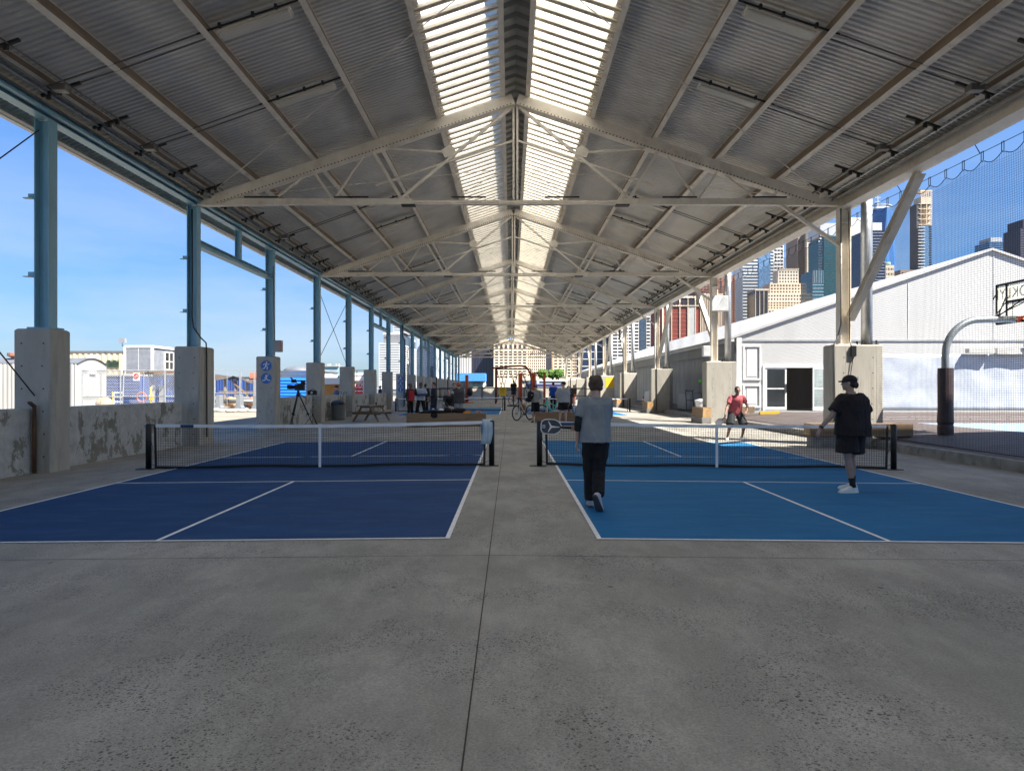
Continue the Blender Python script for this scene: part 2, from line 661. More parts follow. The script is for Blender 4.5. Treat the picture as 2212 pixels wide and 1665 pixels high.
# purlins, ridge beams and eave beams run the whole length
for s in (-1, 1):
    for off in (2.25, 4.05, 5.85, 7.6, 8.85):
        x = X0 + s * off
        if off == 8.85 and s > 0:
            x += .12
        h = .30 if off < 8 else .2
        mb = MB()
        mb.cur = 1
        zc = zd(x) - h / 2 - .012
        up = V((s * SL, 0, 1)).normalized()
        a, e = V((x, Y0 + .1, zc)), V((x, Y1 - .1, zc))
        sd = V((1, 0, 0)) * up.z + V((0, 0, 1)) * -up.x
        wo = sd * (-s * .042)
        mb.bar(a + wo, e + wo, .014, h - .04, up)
        mb.cur = 0
        mb.bar(a + up * (h / 2 - .01), e + up * (h / 2 - .01), .12, .018, up)
        mb.bar(a - up * (h / 2 - .01) , e - up * (h / 2 - .01), .12, .018, up)
        mb.build('purlin', [M_cream, M_web], shed)
    x = X0 + s * .36
    mb = MB()
    mb.ibeam((x, Y0 + .1, zd(x) - .16), (x, Y1 - .1, zd(x) - .16), .28, .12)
    mb.build('ridge_beam', M_cream, shed)
mb = MB()
mb.ibeam((XL, Y0 + .2, 7.0), (XL, Y1 - .2, 7.0), .30, .22)
mb.bar((XL + .20, Y0 + .2, 6.93), (XL + .20, Y1 - .2, 6.93), .10, .05)
mb.build('eave_beam', M_blue, shed)
mb = MB()
mb.ibeam((XR + .02, Y0 + .2, 6.93), (XR + .02, Y1 - .2, 6.93), .36, .34, tf=.025)
mb.build('eave_beam', M_cream, shed)
for xa, xb in ((XEL - .05, XEL + .06), (XER - .06, XER + .05)):
    mb = MB()
    zz = zd(xa if xa < 0 else xb)
    mb.box(xa, xb, Y0, Y1, zz - .08, zz + .16)
    mb.build('fascia', M_white if xa < 0 else M_cream, shed)
mb = MB()
mb.box(XEL - .04, XEL + .2, Y0, Y1, 6.90, 6.93)
mb.box(XEL - .04, XEL, Y0, Y1, 6.93, 7.0)
mb.build('soffit', pbr('grey_soffit', (.42, .41, .39), .6), shed)

# ---- one truss, then copies
yt = 20.07
mb = MB()
for s in (-1, 1):
    a = V((X0 + s * .06, yt, zt(X0) - .19))
    xe = X0 + s * 8.75
    e = V((xe, yt, zt(xe) - .17))
    mb.cur = 0
    up = V((s * SL, 0, 1)).normalized()
    mb.bar(a, e, .22, .30, up)
    mb.bar(a - up * .153, e - up * .153, .29, .012, up)
    # butt plates and the row of open bolt holes
    d = (e - a).normalized()
    L = (e - a).length
    for k in range(4):
        p = a + d * (1.9 * k + 1.2)
        mb.bar(p + V((0, -.113, 0)) - up * .147, p + V((0, -.113, 0)) + up * .147, .012, .005, (0, 1, 0))
    mb.cur = 1
    k = .12
    while k < L - .1:
        p = a + d * k - up * .118 + V((0, -.1135, 0))
        mb.add([p + (d * math.cos(t * math.pi / 3) + up * math.sin(t * math.pi / 3)) * .021 for t in range(6)], [(0, 1, 2, 3, 4, 5) if s < 0 else (5, 4, 3, 2, 1, 0)])
        k += .105
truss = mb.build('truss', [M_cream, M_bolthole], shed)
ZB = 6.90


def sub(name, *bars, m=M_cream):
    mb = MB()
    for a, e, w, h in bars:
        mb.bar(a, e, w, h)
    return mb.build(name, m, truss)


sub('bottom_chord', ((XL + .13, yt, ZB + .06), (X0 - 3.0, yt, ZB + .06), .10, .15), ((X0 - 3.0, yt, ZB + .05), (X0 + 3.0, yt, ZB + .05), .08, .07),
    ((X0 + 3.0, yt, ZB + .06), (XR - .13, yt, ZB + .06), .10, .15),
    ((XL + .13, yt, ZB - .06), (X0 - 6.9, yt, ZB - .03), .16, .05), ((XR - .13, yt, ZB - .06), (X0 + 6.9, yt, ZB - .03), .16, .05),
    ((X0 - 6.88, yt, ZB - .03), (X0 + 6.88, yt, ZB - .03), .16, .03))
for s in (-1, 1):
    mb = MB()
    mb.box(X0 + s * 3.1 - .2, X0 + s * 3.1 + .2, yt - .12, yt + .12, ZB - .075, ZB - .046)
    mb.build('splice_plate', M_dark, truss)
    for off in (1.35, 4.75, 7.35):
        mb = MB()
        mb.box(X0 + s * off - .5, X0 + s * off + .5, yt - .075, yt - .055, ZB + .145, ZB + .19)
        mb.build('chord_bracket', M_dark, truss)
sub('king_post', ((X0 - .055, yt, ZB + .1), (X0 - .055, yt, zt(X0) - .36), .06, .06), ((X0 + .055, yt, ZB + .1), (X0 + .055, yt, zt(X0) - .36), .06, .06))
for s in (-1, 1):
    P = lambda off, z: (X0 + s * off, yt, z)
    T = lambda off: (X0 + s * off, yt, zt(X0 + s * off) - .31)
    B = lambda off: (X0 + s * off, yt, ZB + .12)
    for a, e, w in ((P(.12, zt(X0) - .4), B(3.35), .075), (P(1.95, 8.38), T(3.8), .055), (B(3.3), T(4.12), .09), (B(5.25), T(4.4), .05),
                    (B(5.3), T(5.85), .06), (B(7.0), T(6.05), .05), (B(7.35), T(7.6), .06), (P(.06, 8.72), P(4.05, 7.42), .05)):
        sub('web_member', (a, e, w, w))
    mb = MB()
    c = V(P(1.95, 8.38))
    mb.prism([(-.22, -.1), (.1, -.16), (.2, .05), (-.02, .2), (-.2, .1)], c + V((0, -.045, 0)), (s, 0, 0), (0, 0, 1), (0, .012, 0))
    mb.build('gusset_plate', M_cream, truss)
sub('knee_brace', ((7.85, yt, ZB - .05), (XR - .14, yt, 5.70), .10, .09))
for k, ty in enumerate(TY):
    if abs(ty - yt) > .1:
        c = copy_tree(truss, shed)
        c.location = (0, ty - yt, 0)

# thin rods bracing the roof plane
for s in (-1, 1):
    for ty in TY[1:9]:
        for d in (-1, 1):
            mb = MB()
            a = V((X0 + s * 8.9, ty + d * .15, zd(X0 + s * 8.9) - .34))
            e = V((X0 + s * .6, ty + d * 6.2, zd(X0 + s * .6) - .34))
            mb.tube([a, e], .013, 5)
            mb.build('roof_rod', M_cream, shed)

# ---- columns
def left_col(y, z0):
    mb = MB()
    mb.ibeam((XL, y, z0), (XL, y, 6.83), .29, .26, tf=.022, tw=.016, up=(1, 0, 0))
    mb.box(XL - .24, XL + .24, y - .2, y + .2, z0 - .005, z0 + .025)
    for z in (5.25, 3.72):
        mb.box(XL - .26, XL - .147, y - .135, y - .12, z, z + .11)
        mb.box(XL - .30, XL - .147, y - .23, y - .137, z, z + .015)
    return mb.build('column', M_blue, shed)


LY = [13.69 + 6.395 * k for k in range(-1, 18)]
lc = None
for y in LY:
    if lc is None:
        lc = left_col(y, 2.72)
        y0c = y
    else:
        c = lc.copy()
        COL.objects.link(c)
        c.parent = shed
        c.location = (0, y - y0c, 0)
# right columns with the outward braces that carry the eave beam
mb = MB()
yc = 20.07
mb.ibeam((XR, yc, 2.79), (XR, yc, 6.74), .30, .30, tf=.024, tw=.018, up=(1, 0, 0))
mb.box(XR - .26, XR + .26, yc - .24, yc + .24, 2.785, 2.815)
mb.box(XR - .155, XR + .155, yc - .16, yc + .16, 6.3, 6.33)
rc = mb.build('column', M_cream, shed)
mb = MB()
mb.ibeam((XR + .12, yc - .14, 3.55), (XR + .12, yc - 3.55, 6.72), .22, .20, tf=.018, tw=.012, up=(0, 1, 0))
rb = mb.build('eave_brace', M_cream, shed)
mb = MB()
mb.ibeam((XR + .12, yc + .14, 3.55), (XR + .12, yc + 3.55, 6.72), .22, .20, tf=.018, tw=.012, up=(0, -1, 0))
rb2 = mb.build('eave_brace', M_cream, shed)
rb2.location = (0, 12.8, 0)
for k, ty in enumerate(TY[2:], 2):
    if k != 3:
        c = rc.copy()
        COL.objects.link(c)
        c.parent = shed
        c.location = (0, ty - yc, 0)
    if k > 4:
        src = rb if k % 2 else rb2
        c = src.copy()
        COL.objects.link(c)
        c.parent = shed
        c.location = (0, ty - yc, 0)
# blue portal frames and cable crosses on the left side
for y in (20.07, 45.67, 71.27, 96.87):
    mb = MB()
    mb.ibeam((XL, y + .14, 5.78), (XL, y + 6.25, 5.78), .20, .24)
    mb.ibeam((XL, y + 3.3, 5.89), (XL, y + 3.3, 6.84), .18, .16, up=(1, 0, 0))
    mb.build('portal_frame', M_blue, shed)
for y, z0, z1 in ((7.295, 1.3, 6.6), (32.88, 2.75, 6.4), (58.5, 2.75, 6.4), (84.1, 2.75, 6.4)):
    for a, e in ((z0, z1), (z1, z0)):
        mb = MB()
        mb.tube([(XL - .04, y + .15, a), (XL - .04, y + 6.25, e)], .014, 6)
        mb.build('brace_cable', M_dark, shed)

# ================================================================ CONCRETE PIERS
def pier_mesh(x0, x1, y0, y1, z0, z1, ch=.035):
    mb = MB()
    o = lambda k: [(x0 + ch + k, y0 + k), (x1 - ch - k, y0 + k), (x1 - k, y0 + ch + k), (x1 - k, y1 - ch - k), (x1 - ch - k, y1 - k), (x0 + ch + k, y1 - k), (x0 + k, y1 - ch - k), (x0 + k, y0 + ch + k)]
    mb.loft([[V((a, b, z0)) for a, b in o(0)], [V((a, b, z1 - ch)) for a, b in o(0)], [V((a, b, z1)) for a, b in o(ch)]])
    mb.cur = 1
    for fx in (.22, .78):
        for k in range(6):
            c = V((x0 + (x1 - x0) * fx + random.uniform(-.02, .02), y0 - .002, .22 + .44 * k))
            if c.z < z1 - .1:
                mb.add([c + V((math.cos(t * math.pi / 4) * .017, 0, math.sin(t * math.pi / 4) * .017)) for t in range(8)], [tuple(range(8))])
    mb.cur = 0
    return mb


M_hole = pbr('form_tie_hole', (.03, .03, .03), .9, bmp=0)
ORD = ['nearest', 'second', 'third', 'fourth', 'fifth', 'sixth', 'seventh', 'eighth', 'ninth', 'tenth', 'eleventh', 'twelfth', 'thirteenth', 'fourteenth', 'fifteenth', 'sixteenth', 'seventeenth', 'eighteenth', 'nineteenth']
PIERS = []
for k, y in enumerate(LY):
    y0, y1 = y - .27, y + .33
    zt_ = 2.71 if k == 1 else 2.745
    if k == 2:
        y1 = y + .72
    mb = pier_mesh(-9.655, -8.91, y0, y1, -.2, zt_)
    if k == 0:
        lab = 'concrete pier nearest the viewer on the left, outside the frame'
    elif k == 1:
        lab = 'large concrete pier nearest in the left row, between the two stained wall lengths'
    elif k == 2:
        lab = 'concrete pier with a black cable down its side, before the wall opening'
    elif k == 3:
        lab = 'concrete pier in the left row with two blue round signs on its face'
    elif k == 4:
        lab = 'concrete pier in the left row just behind the video camera tripod'
    elif k == 5:
        lab = 'concrete pier in the left row right of the grey trash can'
    elif k == 6:
        lab = 'cracked concrete pier in the left row behind the picnic table'
    elif k == 8:
        lab = 'concrete pier in the left row with three blue round signs'
    else:
        lab = '%s concrete pier from the camera in the left row under a blue column' % ORD[k - 1]
    o = mb.build('concrete_pier', [M_pier, M_hole], org=(-9.28, y, 0))
    tag(o, lab, 'concrete pier', 'concrete piers of the left row')
    PIERS.append(o)
RPIER = {}
for k, ty in enumerate(TY[2:]):
    mb = pier_mesh(9.19, 10.63, ty - .36, ty + .3, -.2, 2.785)
    lab = ['concrete pier at the right outside the frame, beside the near court',
           'wide sunlit concrete pier nearest on the right, behind the player in black',
           'wide concrete pier behind the player in the pink shirt',
           'wide concrete pier with a diagonal shadow, second behind the pink shirted player',
           'wide concrete pier left of the traffic cone in the right row',
           'wide concrete pier carrying the yellow square sign'][k] if k < 6 else '%s wide concrete pier from the camera in the right row' % ORD[k - 1]
    o = mb.build('concrete_pier', [M_pier, M_hole], org=(9.9, ty, 0))
    tag(o, lab, 'concrete pier', 'concrete piers of the right row')
    RPIER[k] = o

# tall galvanised poles standing on the right piers
for k, ty in enumerate(TY[2:9]):
    lab = ['tall galvanised net pole just outside the frame on the right', 'tall galvanised net pole on the sunlit pier behind the player in black',
           'tall galvanised net pole on the pier behind the pink shirted player'][k] if k < 3 else '%s tall galvanised net pole along the right side, counted from the camera' % ORD[k - 1]
    t = thing('net_pole', (10.33, ty, 2.785), lab, 'pole', 'galvanised poles on the right piers')
    mb = MB()
    mb.tube([(10.33, ty, 2.81), (10.33, ty, 8.6)], .155, 12)
    mb.build('pole', M_galv, t)
    mb = MB()
    mb.box(10.08, 10.58, ty - .22, ty + .22, 2.785, 2.815)
    for a, b2 in ((-.2, -.16), (.2, -.16), (-.2, .16), (.2, .16)):
        mb.tube([(10.33 + a, ty + b2, 2.815), (10.33 + a, ty + b2, 2.92)], .03, 6)
    mb.build('base_plate', M_dark, t)

# ================================================================ PARAPET WALL, left
segs = [(-8.0, 6.98), (7.66, 13.40)]
segs += [(14.04, 19.0)]
k = 3
segs += [(LY[i] + .36, LY[i + 1] - .30) for i in range(3, 17) if i != 7]
for i, (a, b2) in enumerate(segs):
    mb = MB()
    prof = [(-9.55, -.2), (-9.26, -.2), (-9.29, .22), (-9.30, 1.13), (-9.33, 1.16), (-9.52, 1.16), (-9.55, 1.13)]
    e = b2 + (.55 if i == 2 else 0)
    n = max(2, int((e - a) / .4))
    rings = []
    for j in range(n + 1):
        yy = a + (e - a) * j / n
        w = .006 * mnoise.noise((yy * 1.3, i, 0))
        rings.append([V((x + w, yy, z)) for x, z in prof])
    mb.loft(rings)
    lab = ['length of parapet wall behind the viewer at far left', 'mould stained low wall at the far left edge, before the nearest pier',
           'peeling low wall between the first and second piers on the left', 'low wall streaked black behind the video camera tripod',
           'low wall behind the grey trash can', 'low wall left of the picnic table cup, under the red lettered container', 'low wall behind the picnic table'][i] if i < 7 else '%s stretch of low concrete wall from the camera along the left side' % ORD[i]
    o = mb.build('parapet_wall', M_peel, org=(-9.4, (a + e) / 2, -.1), fix=True)
    tag(o, lab, 'wall', 'low wall lengths between the left piers')
# rust stained pipe stub at the near pier
mb = MB()
mb.tube([(-9.2, 13.36, -.09), (-9.2, 13.36, 1.22)], .035, 8)
mb.bar((-9.2, 13.36, 1.2), (-9.2, 13.22, 1.28), .07, .04)
tag(mb.build('drain_pipe', pbr('rusty_iron', (.10, .05, .025), .85, var=.4, scale=6, dirt='#6b3d1e', dscale=7), org=(-9.2, 13.36, -.09)), 'rusty vertical pipe in the corner of the nearest left pier', 'pipe')

# black cable down the second pier and the box on the third column
mb = MB()
y = LY[2]
mb.tube([(XL + .02, y - .16, 6.7), (XL + .03, y - .16, 5), (XL + .02, y - .16, 3.6), (XL + .06, y - .16, 3.3), (XL + .25, y - .1, 3.0), (XL + .335, y + .05, 2.86), (XL + .33, y + .1, 2.5), (XL + .335, y + .1, 1.2), (XL + .335, y + .1, .12)], .021, 8)
tag(mb.build('power_cable', M_black, org=(XL, y, 0)), 'black cable running down the second blue column and its pier', 'cable')
t = thing('junction_box', (XL + .3, LY[3] - .1, 3.0), 'grey electrical box hung on the third blue column above the round signs', 'electrical box')
mb = MB()
mb.box(XL + .17, XL + .47, LY[3] - .2, LY[3] + .05, 2.92, 3.36)
mb.build('box', pbr('box_grey', (.30, .29, .28), .5), t, bevel=.01)
mb = MB()
mb.box(XL + .44, XL + .475, LY[3] - .203, LY[3] - .0, 2.98, 3.3)
mb.build('warning_sticker', pbr('sticker', (.36, .16, .13), .5, var=.4, scale=18), t)
mb = MB()
mb.tube([(XL + .2, LY[3] - .1, 3.36), (XL + .18, LY[3] - .12, 4.2), (XL + .16, LY[3] - .13, 6.2)], .013, 6)
mb.build('cable', M_black, t)
for k, z, dx, wv, hv in ((1, 3.02, -.62, .34, .5), (1, 5.15, -.22, .78, .72)):
    ty = TY[4 - 0] if False else 32.87
    t = thing('junction_box', (XR + dx, ty - .2, z), ('small' if hv < .6 else 'large') + ' pale metal box on the column behind the pink shirted player, ' + ('at its foot' if hv < .6 else 'high up'), 'electrical box')
    mb = MB()
    mb.box(XR + dx, XR + dx + wv, ty - .42, ty - .16, z, z + hv)
    mb.build('box', M_white, t, bevel=.015)
    mb = MB()
    mb.box(XR + dx + .03, XR + dx + wv - .03, ty - .428, ty - .421, z + .03, z + hv - .03)
    mb.build('cover', pbr('box_cover', (.55, .56, .56), .4), t)
mb = MB()
ty = 20.07
mb.tube([(XR - .17, ty - .2, 6.7), (XR - .17, ty - .2, 3.4), (XR - .3, ty - .28, 3.0), (XR - .45, ty - .38, 2.8), (XR - .45, ty - .4, .6)], .022, 8)
tag(mb.build('power_cable', M_pipe, org=(XR, ty, 0)), 'grey conduit bending off the cream column down the sunlit pier', 'conduit')
mb = MB()
mb.tube([(XR + .0, ty - .3, 6.6), (XR + .03, ty - .31, 4.6), (XR + .02, ty - .31, 2.9), (XR + .1, ty - .4, 2.6), (XR + .02, ty - .4, 2.0), (XR - .1, ty - .4, 1.0), (XR - .05, ty - .4, .1)], .012, 6)
mb.box(XR + .02, XR + .16, ty - .44, ty - .37, 2.45, 2.75)
tag(mb.build('hanging_cord', M_black, org=(XR, ty, 0)), 'black cord hanging down the front of the sunlit pier behind the player in black', 'cord')
for dx, zz in ((0, 0),):
    mb = MB()
    ty = 45.67
    mb.tube([(XR - .1, ty - .39, 6.5), (XR - .1, ty - .39, .1)], .03, 8)
    tag(mb.build('power_cable', M_pipe, org=(XR, ty, 0)), 'slim conduit down the pier with the diagonal shadow', 'conduit')
ty = 58.47
mb = MB()
mb.tube([(XR - .5, ty - .3, 6.4), (XR - .5, ty - .35, 5.6), (XR - .2, ty - .39, 5.3), (XR - .2, ty - .39, -.05)], .07, 8)
tag(mb.build('drain_pipe', M_pipe, org=(XR, ty, 0)), 'black downpipe on the pier left of the traffic cone', 'pipe')
# downpipe on the left row beside the three round signs
y = LY[8]
mb = MB()
mb.tube([(XL + .3, y - 1.6, 6.7), (XL + .3, y - 1.6, 5.75), (XL + .3, y - .4, 5.55), (XL + .28, y - .35, 5.0), (XL + .28, y - .35, .0)], .085, 8)
tag(mb.build('drain_pipe', pbr('blue_pipe', (.06, .13, .2), .5), org=(XL, y, 0)), 'dark blue bent downpipe passing the three round signs', 'pipe')

# ================================================================ ROUND SIGNS
def pict(mb, kind, o, s):
    P = lambda u, w: V(o) + V((u * s, -.004, w * s))
    def limb(*pts, r=.07):
        for a, e in zip(pts[:-1], pts[1:]):
            mb.bar(P(*a), P(*e), r * s, .004, (0, 1, 0))
    def disc(u, w, r):
        mb.add([P(u + r * math.cos(t * .5236), w + r * math.sin(t * .5236)) for t in range(12)], [tuple(range(12))])
    if kind == 0:      # runner
        disc(.05, .36, .09)
        limb((.03, .26), (-.06, -.02), r=.15)
        limb((.02, .2), (.24, .12), (.33, .25))
        limb((0, .2), (-.2, .22), (-.3, .05))
        limb((-.05, 0), (.16, -.14), (.08, -.4), r=.09)
        limb((-.06, 0), (-.16, -.26), (-.38, -.3), r=.09)
    elif kind == 1:    # lunging figure with a ball
        disc(.0, .3, .09)
        disc(.22, .42, .05)
        limb((0, .22), (.02, -.05), r=.15)
        limb((.02, .18), (.2, .3))
        limb((0, .18), (-.2, .02))
        limb((.02, -.05), (.22, -.2), (.42, -.22), r=.09)
        limb((0, -.05), (-.2, -.22), (-.42, -.2), r=.09)
    else:
        disc(0, .3, .09)
        limb((0, .22), (0, -.1), r=.15)
        limb((-.25, .12), (0, .18), (.25, .12))
        limb((0, -.1), (-.15, -.4), r=.09)
        limb((0, -.1), (.15, -.4), r=.09)


def round_sign(k, z, kind, lab):
    y = LY[k] - .27
    t = thing('round_sign', (-9.28 + .02, y, z), lab, 'sign', 'blue round activity signs')
    mb = MB()
    c = V((-9.26, y - .001, z))
    n = 28
    mb.prism([(math.cos(i * 2 * math.pi / n) * .205, math.sin(i * 2 * math.pi / n) * .205) for i in range(n)], c, (1, 0, 0), (0, 0, 1), (0, -.008, 0))
    mb.build('disc', M_sign, t)
    mb = MB()
    pict(mb, kind, c + V((0, -.009, 0)), .36)
    mb.build('pictogram', M_white, t)


round_sign(3, 2.385, 0, 'upper blue round sign with a running figure on the concrete pier')
round_sign(3, 1.91, 1, 'lower blue round sign with a lunging ball player on the concrete pier')
round_sign(8, 2.34, 0, 'top one of three blue round signs on the pier behind the standing group')
round_sign(8, 1.86, 1, 'middle one of three blue round signs on the pier behind the standing group')
round_sign(8, 1.38, 2, 'bottom one of three blue round signs on the pier behind the standing group')
t = thing('square_sign', (10.1, TY[7] - .37, 2), 'yellow square sign half in shadow on a right hand pier', 'sign')
mb = MB()
ty = TY[7]
mb.box(9.72, 10.62, ty - .375, ty - .365, 1.55, 2.6)
mb.build('panel', M_yellow, t)

# ================================================================ CEILING LIGHTS
M_lens = pbr('frosted_lens', (.60, .575, .50), .35, var=.1, scale=2, bmp=0)


def fixture(s, y):
    lab = ''
    t = thing('ceiling_light', (X0 + s * 4.95, y, zd(X0 + s * 4.95) - .3), 'x', 'ceiling light', 'strip lights under the roof')
    up = V((s * SL, 0, 1)).normalized()
    d = V((-s, 0, SL)).normalized()
    c = V((X0 + s * 4.95, y, zd(X0 + s * 4.95) - .27))
    a, e = c - d * .72, c + d * .72
    mb = MB()
    mb.bar(a, e, .30, .08, up)
    mb.build('housing', M_cream, t, bevel=.01)
    mb = MB()
    mb.bar(a + d * .04 - up * .065, e - d * .04 - up * .065, .25, .05, up)
    mb.build('diffuser', M_lens, t, bevel=.02)
    mb = MB()
    mb.tube([a - d * .35 + V((0, -.19, 0)), e + d * .2 + V((0, -.19, 0))], .022, 6)
    for q in (.1, .75, 1.2):
        mb.cbox(a + d * q + V((0, -.19, .02)), .05, .07, .08)
    mb.build('clamp_rail', M_dark, t)
    for dy in (-.19, .03):
        mb = MB()
        p0 = V((X0 + s * 8.75, y + dy, zd(X0 + s * 8.75) - .30))
        p1 = a - d * .2 + V((0, dy, -.0))
        mb.tube([p0, (p0 + p1) / 2 + V((0, 0, -.02)), p1], .017, 6)
        mb.build('conduit', M_pipe, t)
    return t


fx = None
for k in range(2, 11):
    for j, dy in enumerate((5.75, 8.95)):
        for s in (-1, 1):
            if fx is None or s == 1 and k == 2 and j == 0:
                t = fixture(s, TY[k] + dy)
                if s < 0:
                    fl = t
                else:
                    fr = t
                fx = t
            else:
                t = copy_tree(fl if s < 0 else fr)
                t.location = (X0 + s * 4.95, TY[k] + dy, zd(X0 + s * 4.95) - .3)
            t['label'] = '%s strip light from the camera under the %s roof slope' % (ORD[(k - 2) * 2 + j], 'left' if s < 0 else 'right')

# conduit runs with strut brackets under both eaves
for s, xs in ((-1, (-8.92, -8.74, -8.60, -8.30)), (1, (9.30, 9.12, 8.72))):
    t = thing('conduit_run', (X0 + s * 8.7, 20, 7.0), 'bundle of grey conduits on dark strut brackets under the %s eave' % ('left' if s < 0 else 'right'), 'conduit')
    for i, x in enumerate(xs):
        mb = MB()
        z = zd(x) - .33 + (.02 * (i % 2))
        mb.tube([(x, Y0 + .3, z), (x, Y1 - .3, z)], (.03, .022, .03, .018)[i], 6)
        mb.build('conduit', (M_pipe, M_galv, M_pipe, M_pipe)[i], t)
    proto = None
    for j in range(58):
        y = 8.2 + j * 1.62
        if proto is None:
            mb = MB()
            up = V((s * SL, 0, 1)).normalized()
            d = V((-s, 0, SL)).normalized()
            c = V((X0 + s * 8.6, y, zd(X0 + s * 8.6) - .30))
            mb.bar(c - d * .42, c + d * .36, .055, .05, up)
            for q in (-.3, -.08, .1):
                mb.cbox(c + d * q - up * .06, .07, .05, .09)
            proto = mb.build('bracket', M_dark, t)
            yp = y
        else:
            b = proto.copy()
            COL.objects.link(b)
            b.parent = t
            b.location = (0, y - yp, 0)
    for j in range(20):
        mb = MB()
        y = TY[2] + 5.75 + (j // 2) * 12.8 + (3.2 if j % 2 else 0)
        x = X0 + s * 8.55
        mb.cbox((x, y - .08, zd(x) - .36), .26, .18, .13)
        mb.build('pull_box', M_pipe, t, bevel=.01)

# ================================================================ COURT NETS
def court_net(xa, xb, yn, lab, h0=.90, hm=.855, fine=True):
    t = thing('court_net', ((xa + xb) / 2, yn, gz((xa + xb) / 2)), lab, 'net', 'pickleball nets across the blue courts')
    top = lambda x: gz(x) + hm + (h0 - hm) * (abs(x - (xa + xb) / 2) / ((xb - xa) / 2)) ** 1.6
    for x in (xa, xb):
        z = gz(x)
        mb = MB()
        mb.tube([(x, yn, z + .01), (x, yn, z + .89), (x, yn, z + .91)], [.056, .056, .035], 14)
        p = mb.build('post', M_black, t)
        mb = MB()
        mb.box(x - .2, x + .14, yn - .12, yn + .12, z + .001, z + .012)
        mb.build('base_plate', M_dark, p)
    i0, i1 = xa + .15, xb - .15
    zb = lambda x: gz(x) + .035 + .012 * math.sin(x * 2.2)
    mb = MB()
    step = .048 if fine else .1
    n = int((i1 - i0) / step)
    w = .0042 if fine else .004
    for j in range(n + 1):
        x = i0 + (i1 - i0) * j / n
        mb.bar((x, yn, zb(x)), (x + .004 * math.sin(j * 1.7), yn, top(x) - .05), w, w)
    rows = 17 if fine else 8
    for r in range(1, rows):
        f = r / rows
        ps = [i0 + (i1 - i0) * q / 24 for q in range(25)]
        for p, q in zip(ps[:-1], ps[1:]):
            zf = lambda x: zb(x) + (top(x) - .05 - zb(x)) * f + .004 * math.sin(x * 5 + r)
            mb.bar((p, yn, zf(p)), (q, yn, zf(q)), w, w)
    mb.build('mesh', M_cord, t)
    mb = MB()
    ps = [i0 + (i1 - i0) * q / 60 for q in range(61)]
    for k, (p, q) in enumerate(zip(ps[:-1], ps[1:])):
        wv = .004 * math.sin(p * 9)
        mb.add([(p, yn - .014, top(p) - .058 + wv), (q, yn - .014, top(q) - .058 + .004 * math.sin(q * 9)), (q, yn - .011 - .006 * math.sin(q * 13), top(q) + .004), (p, yn - .011 - .006 * math.sin(p * 13), top(p) + .004),
                (p, yn + .014, top(p) - .058 + wv), (q, yn + .014, top(q) - .058 + .004 * math.sin(q * 9)), (q, yn + .011, top(q) + .004), (p, yn + .011, top(p) + .004)],
               [(0, 1, 2, 3), (5, 4, 7, 6), (3, 2, 6, 7), (1, 0, 4, 5)])
    mb.build('top_tape', M_netw, t)
    mb = MB()
    for p, q in zip(ps[:-1], ps[1:]):
        mb.bar((p, yn, zb(p)), (q, yn, zb(q)), .012, .055)
    mb.build('bottom_tape', M_black, t)
    for x, sgn in ((i0, 1), (i1, -1)):
        mb = MB()
        mb.bar((x + sgn * .0, yn - .004, zb(x) - .02), (x - sgn * .02, yn - .004, top(x) - .03), .045, .012, (0, 1, 0))
        mb.build('side_tape', M_black, t)
        mb = MB()
        px = xa if sgn > 0 else xb
        mb.tube([(px, yn, top(x) - .01), (x, yn, top(x) - .012)], .006, 5)
        mb.tube([(px, yn + .01, gz(px) + .12), (x, yn, gz(x) + .06)], .005, 5)
        mb.tube([(px, yn - .01, gz(px) + .75), (x, yn, gz(x) + .2)], .004, 5)
        mb.build('tie_cord', M_cord, t)
    xm = (xa + xb) / 2
    mb = MB()
    mb.box(xm - .026, xm + .026, yn - .022, yn - .016, zb(xm) - .03, top(xm) + .008)
    mb.box(xm - .026, xm + .026, yn - .022, yn + .022, top(xm) + .006, top(xm) + .012)
    mb.box(xm - .028, xm + .028, yn - .026, yn - .0221, zb(xm) + .42, zb(xm) + .46)
    mb.build('centre_strap', M_netw, t)
    return t


NETL = court_net(-7.26, -.38, 13.87, 'near pickleball net across the dark blue court on the left')
NETR = court_net(.58, 7.68, 13.87, 'near pickleball net across the bright blue court, behind the player in grey')
mb = MB()
x = -7.26 + .15 + .5
mb.box(x, x + .26, 13.87 - .026, 13.87 - .0185, gz(x) + .822, gz(x) + .885)
mb.build('brand_patch', pbr('navy_patch', (.02, .05, .12), .6), NETL)
mb = MB()
mb.box(.98, 1.3, 13.87 - .026, 13.87 - .0185, gz(1) + .815, gz(1) + .875)
mb.build('brand_patch', pbr('navy_patch', (.02, .05, .12), .6), NETR)
court_net(-7.8, -.40, 47.0, 'far pickleball net behind the standing group on the left', fine=False)
court_net(.55, 8.1, 47.0, 'far pickleball net on the right with its sunlit end post', fine=False)

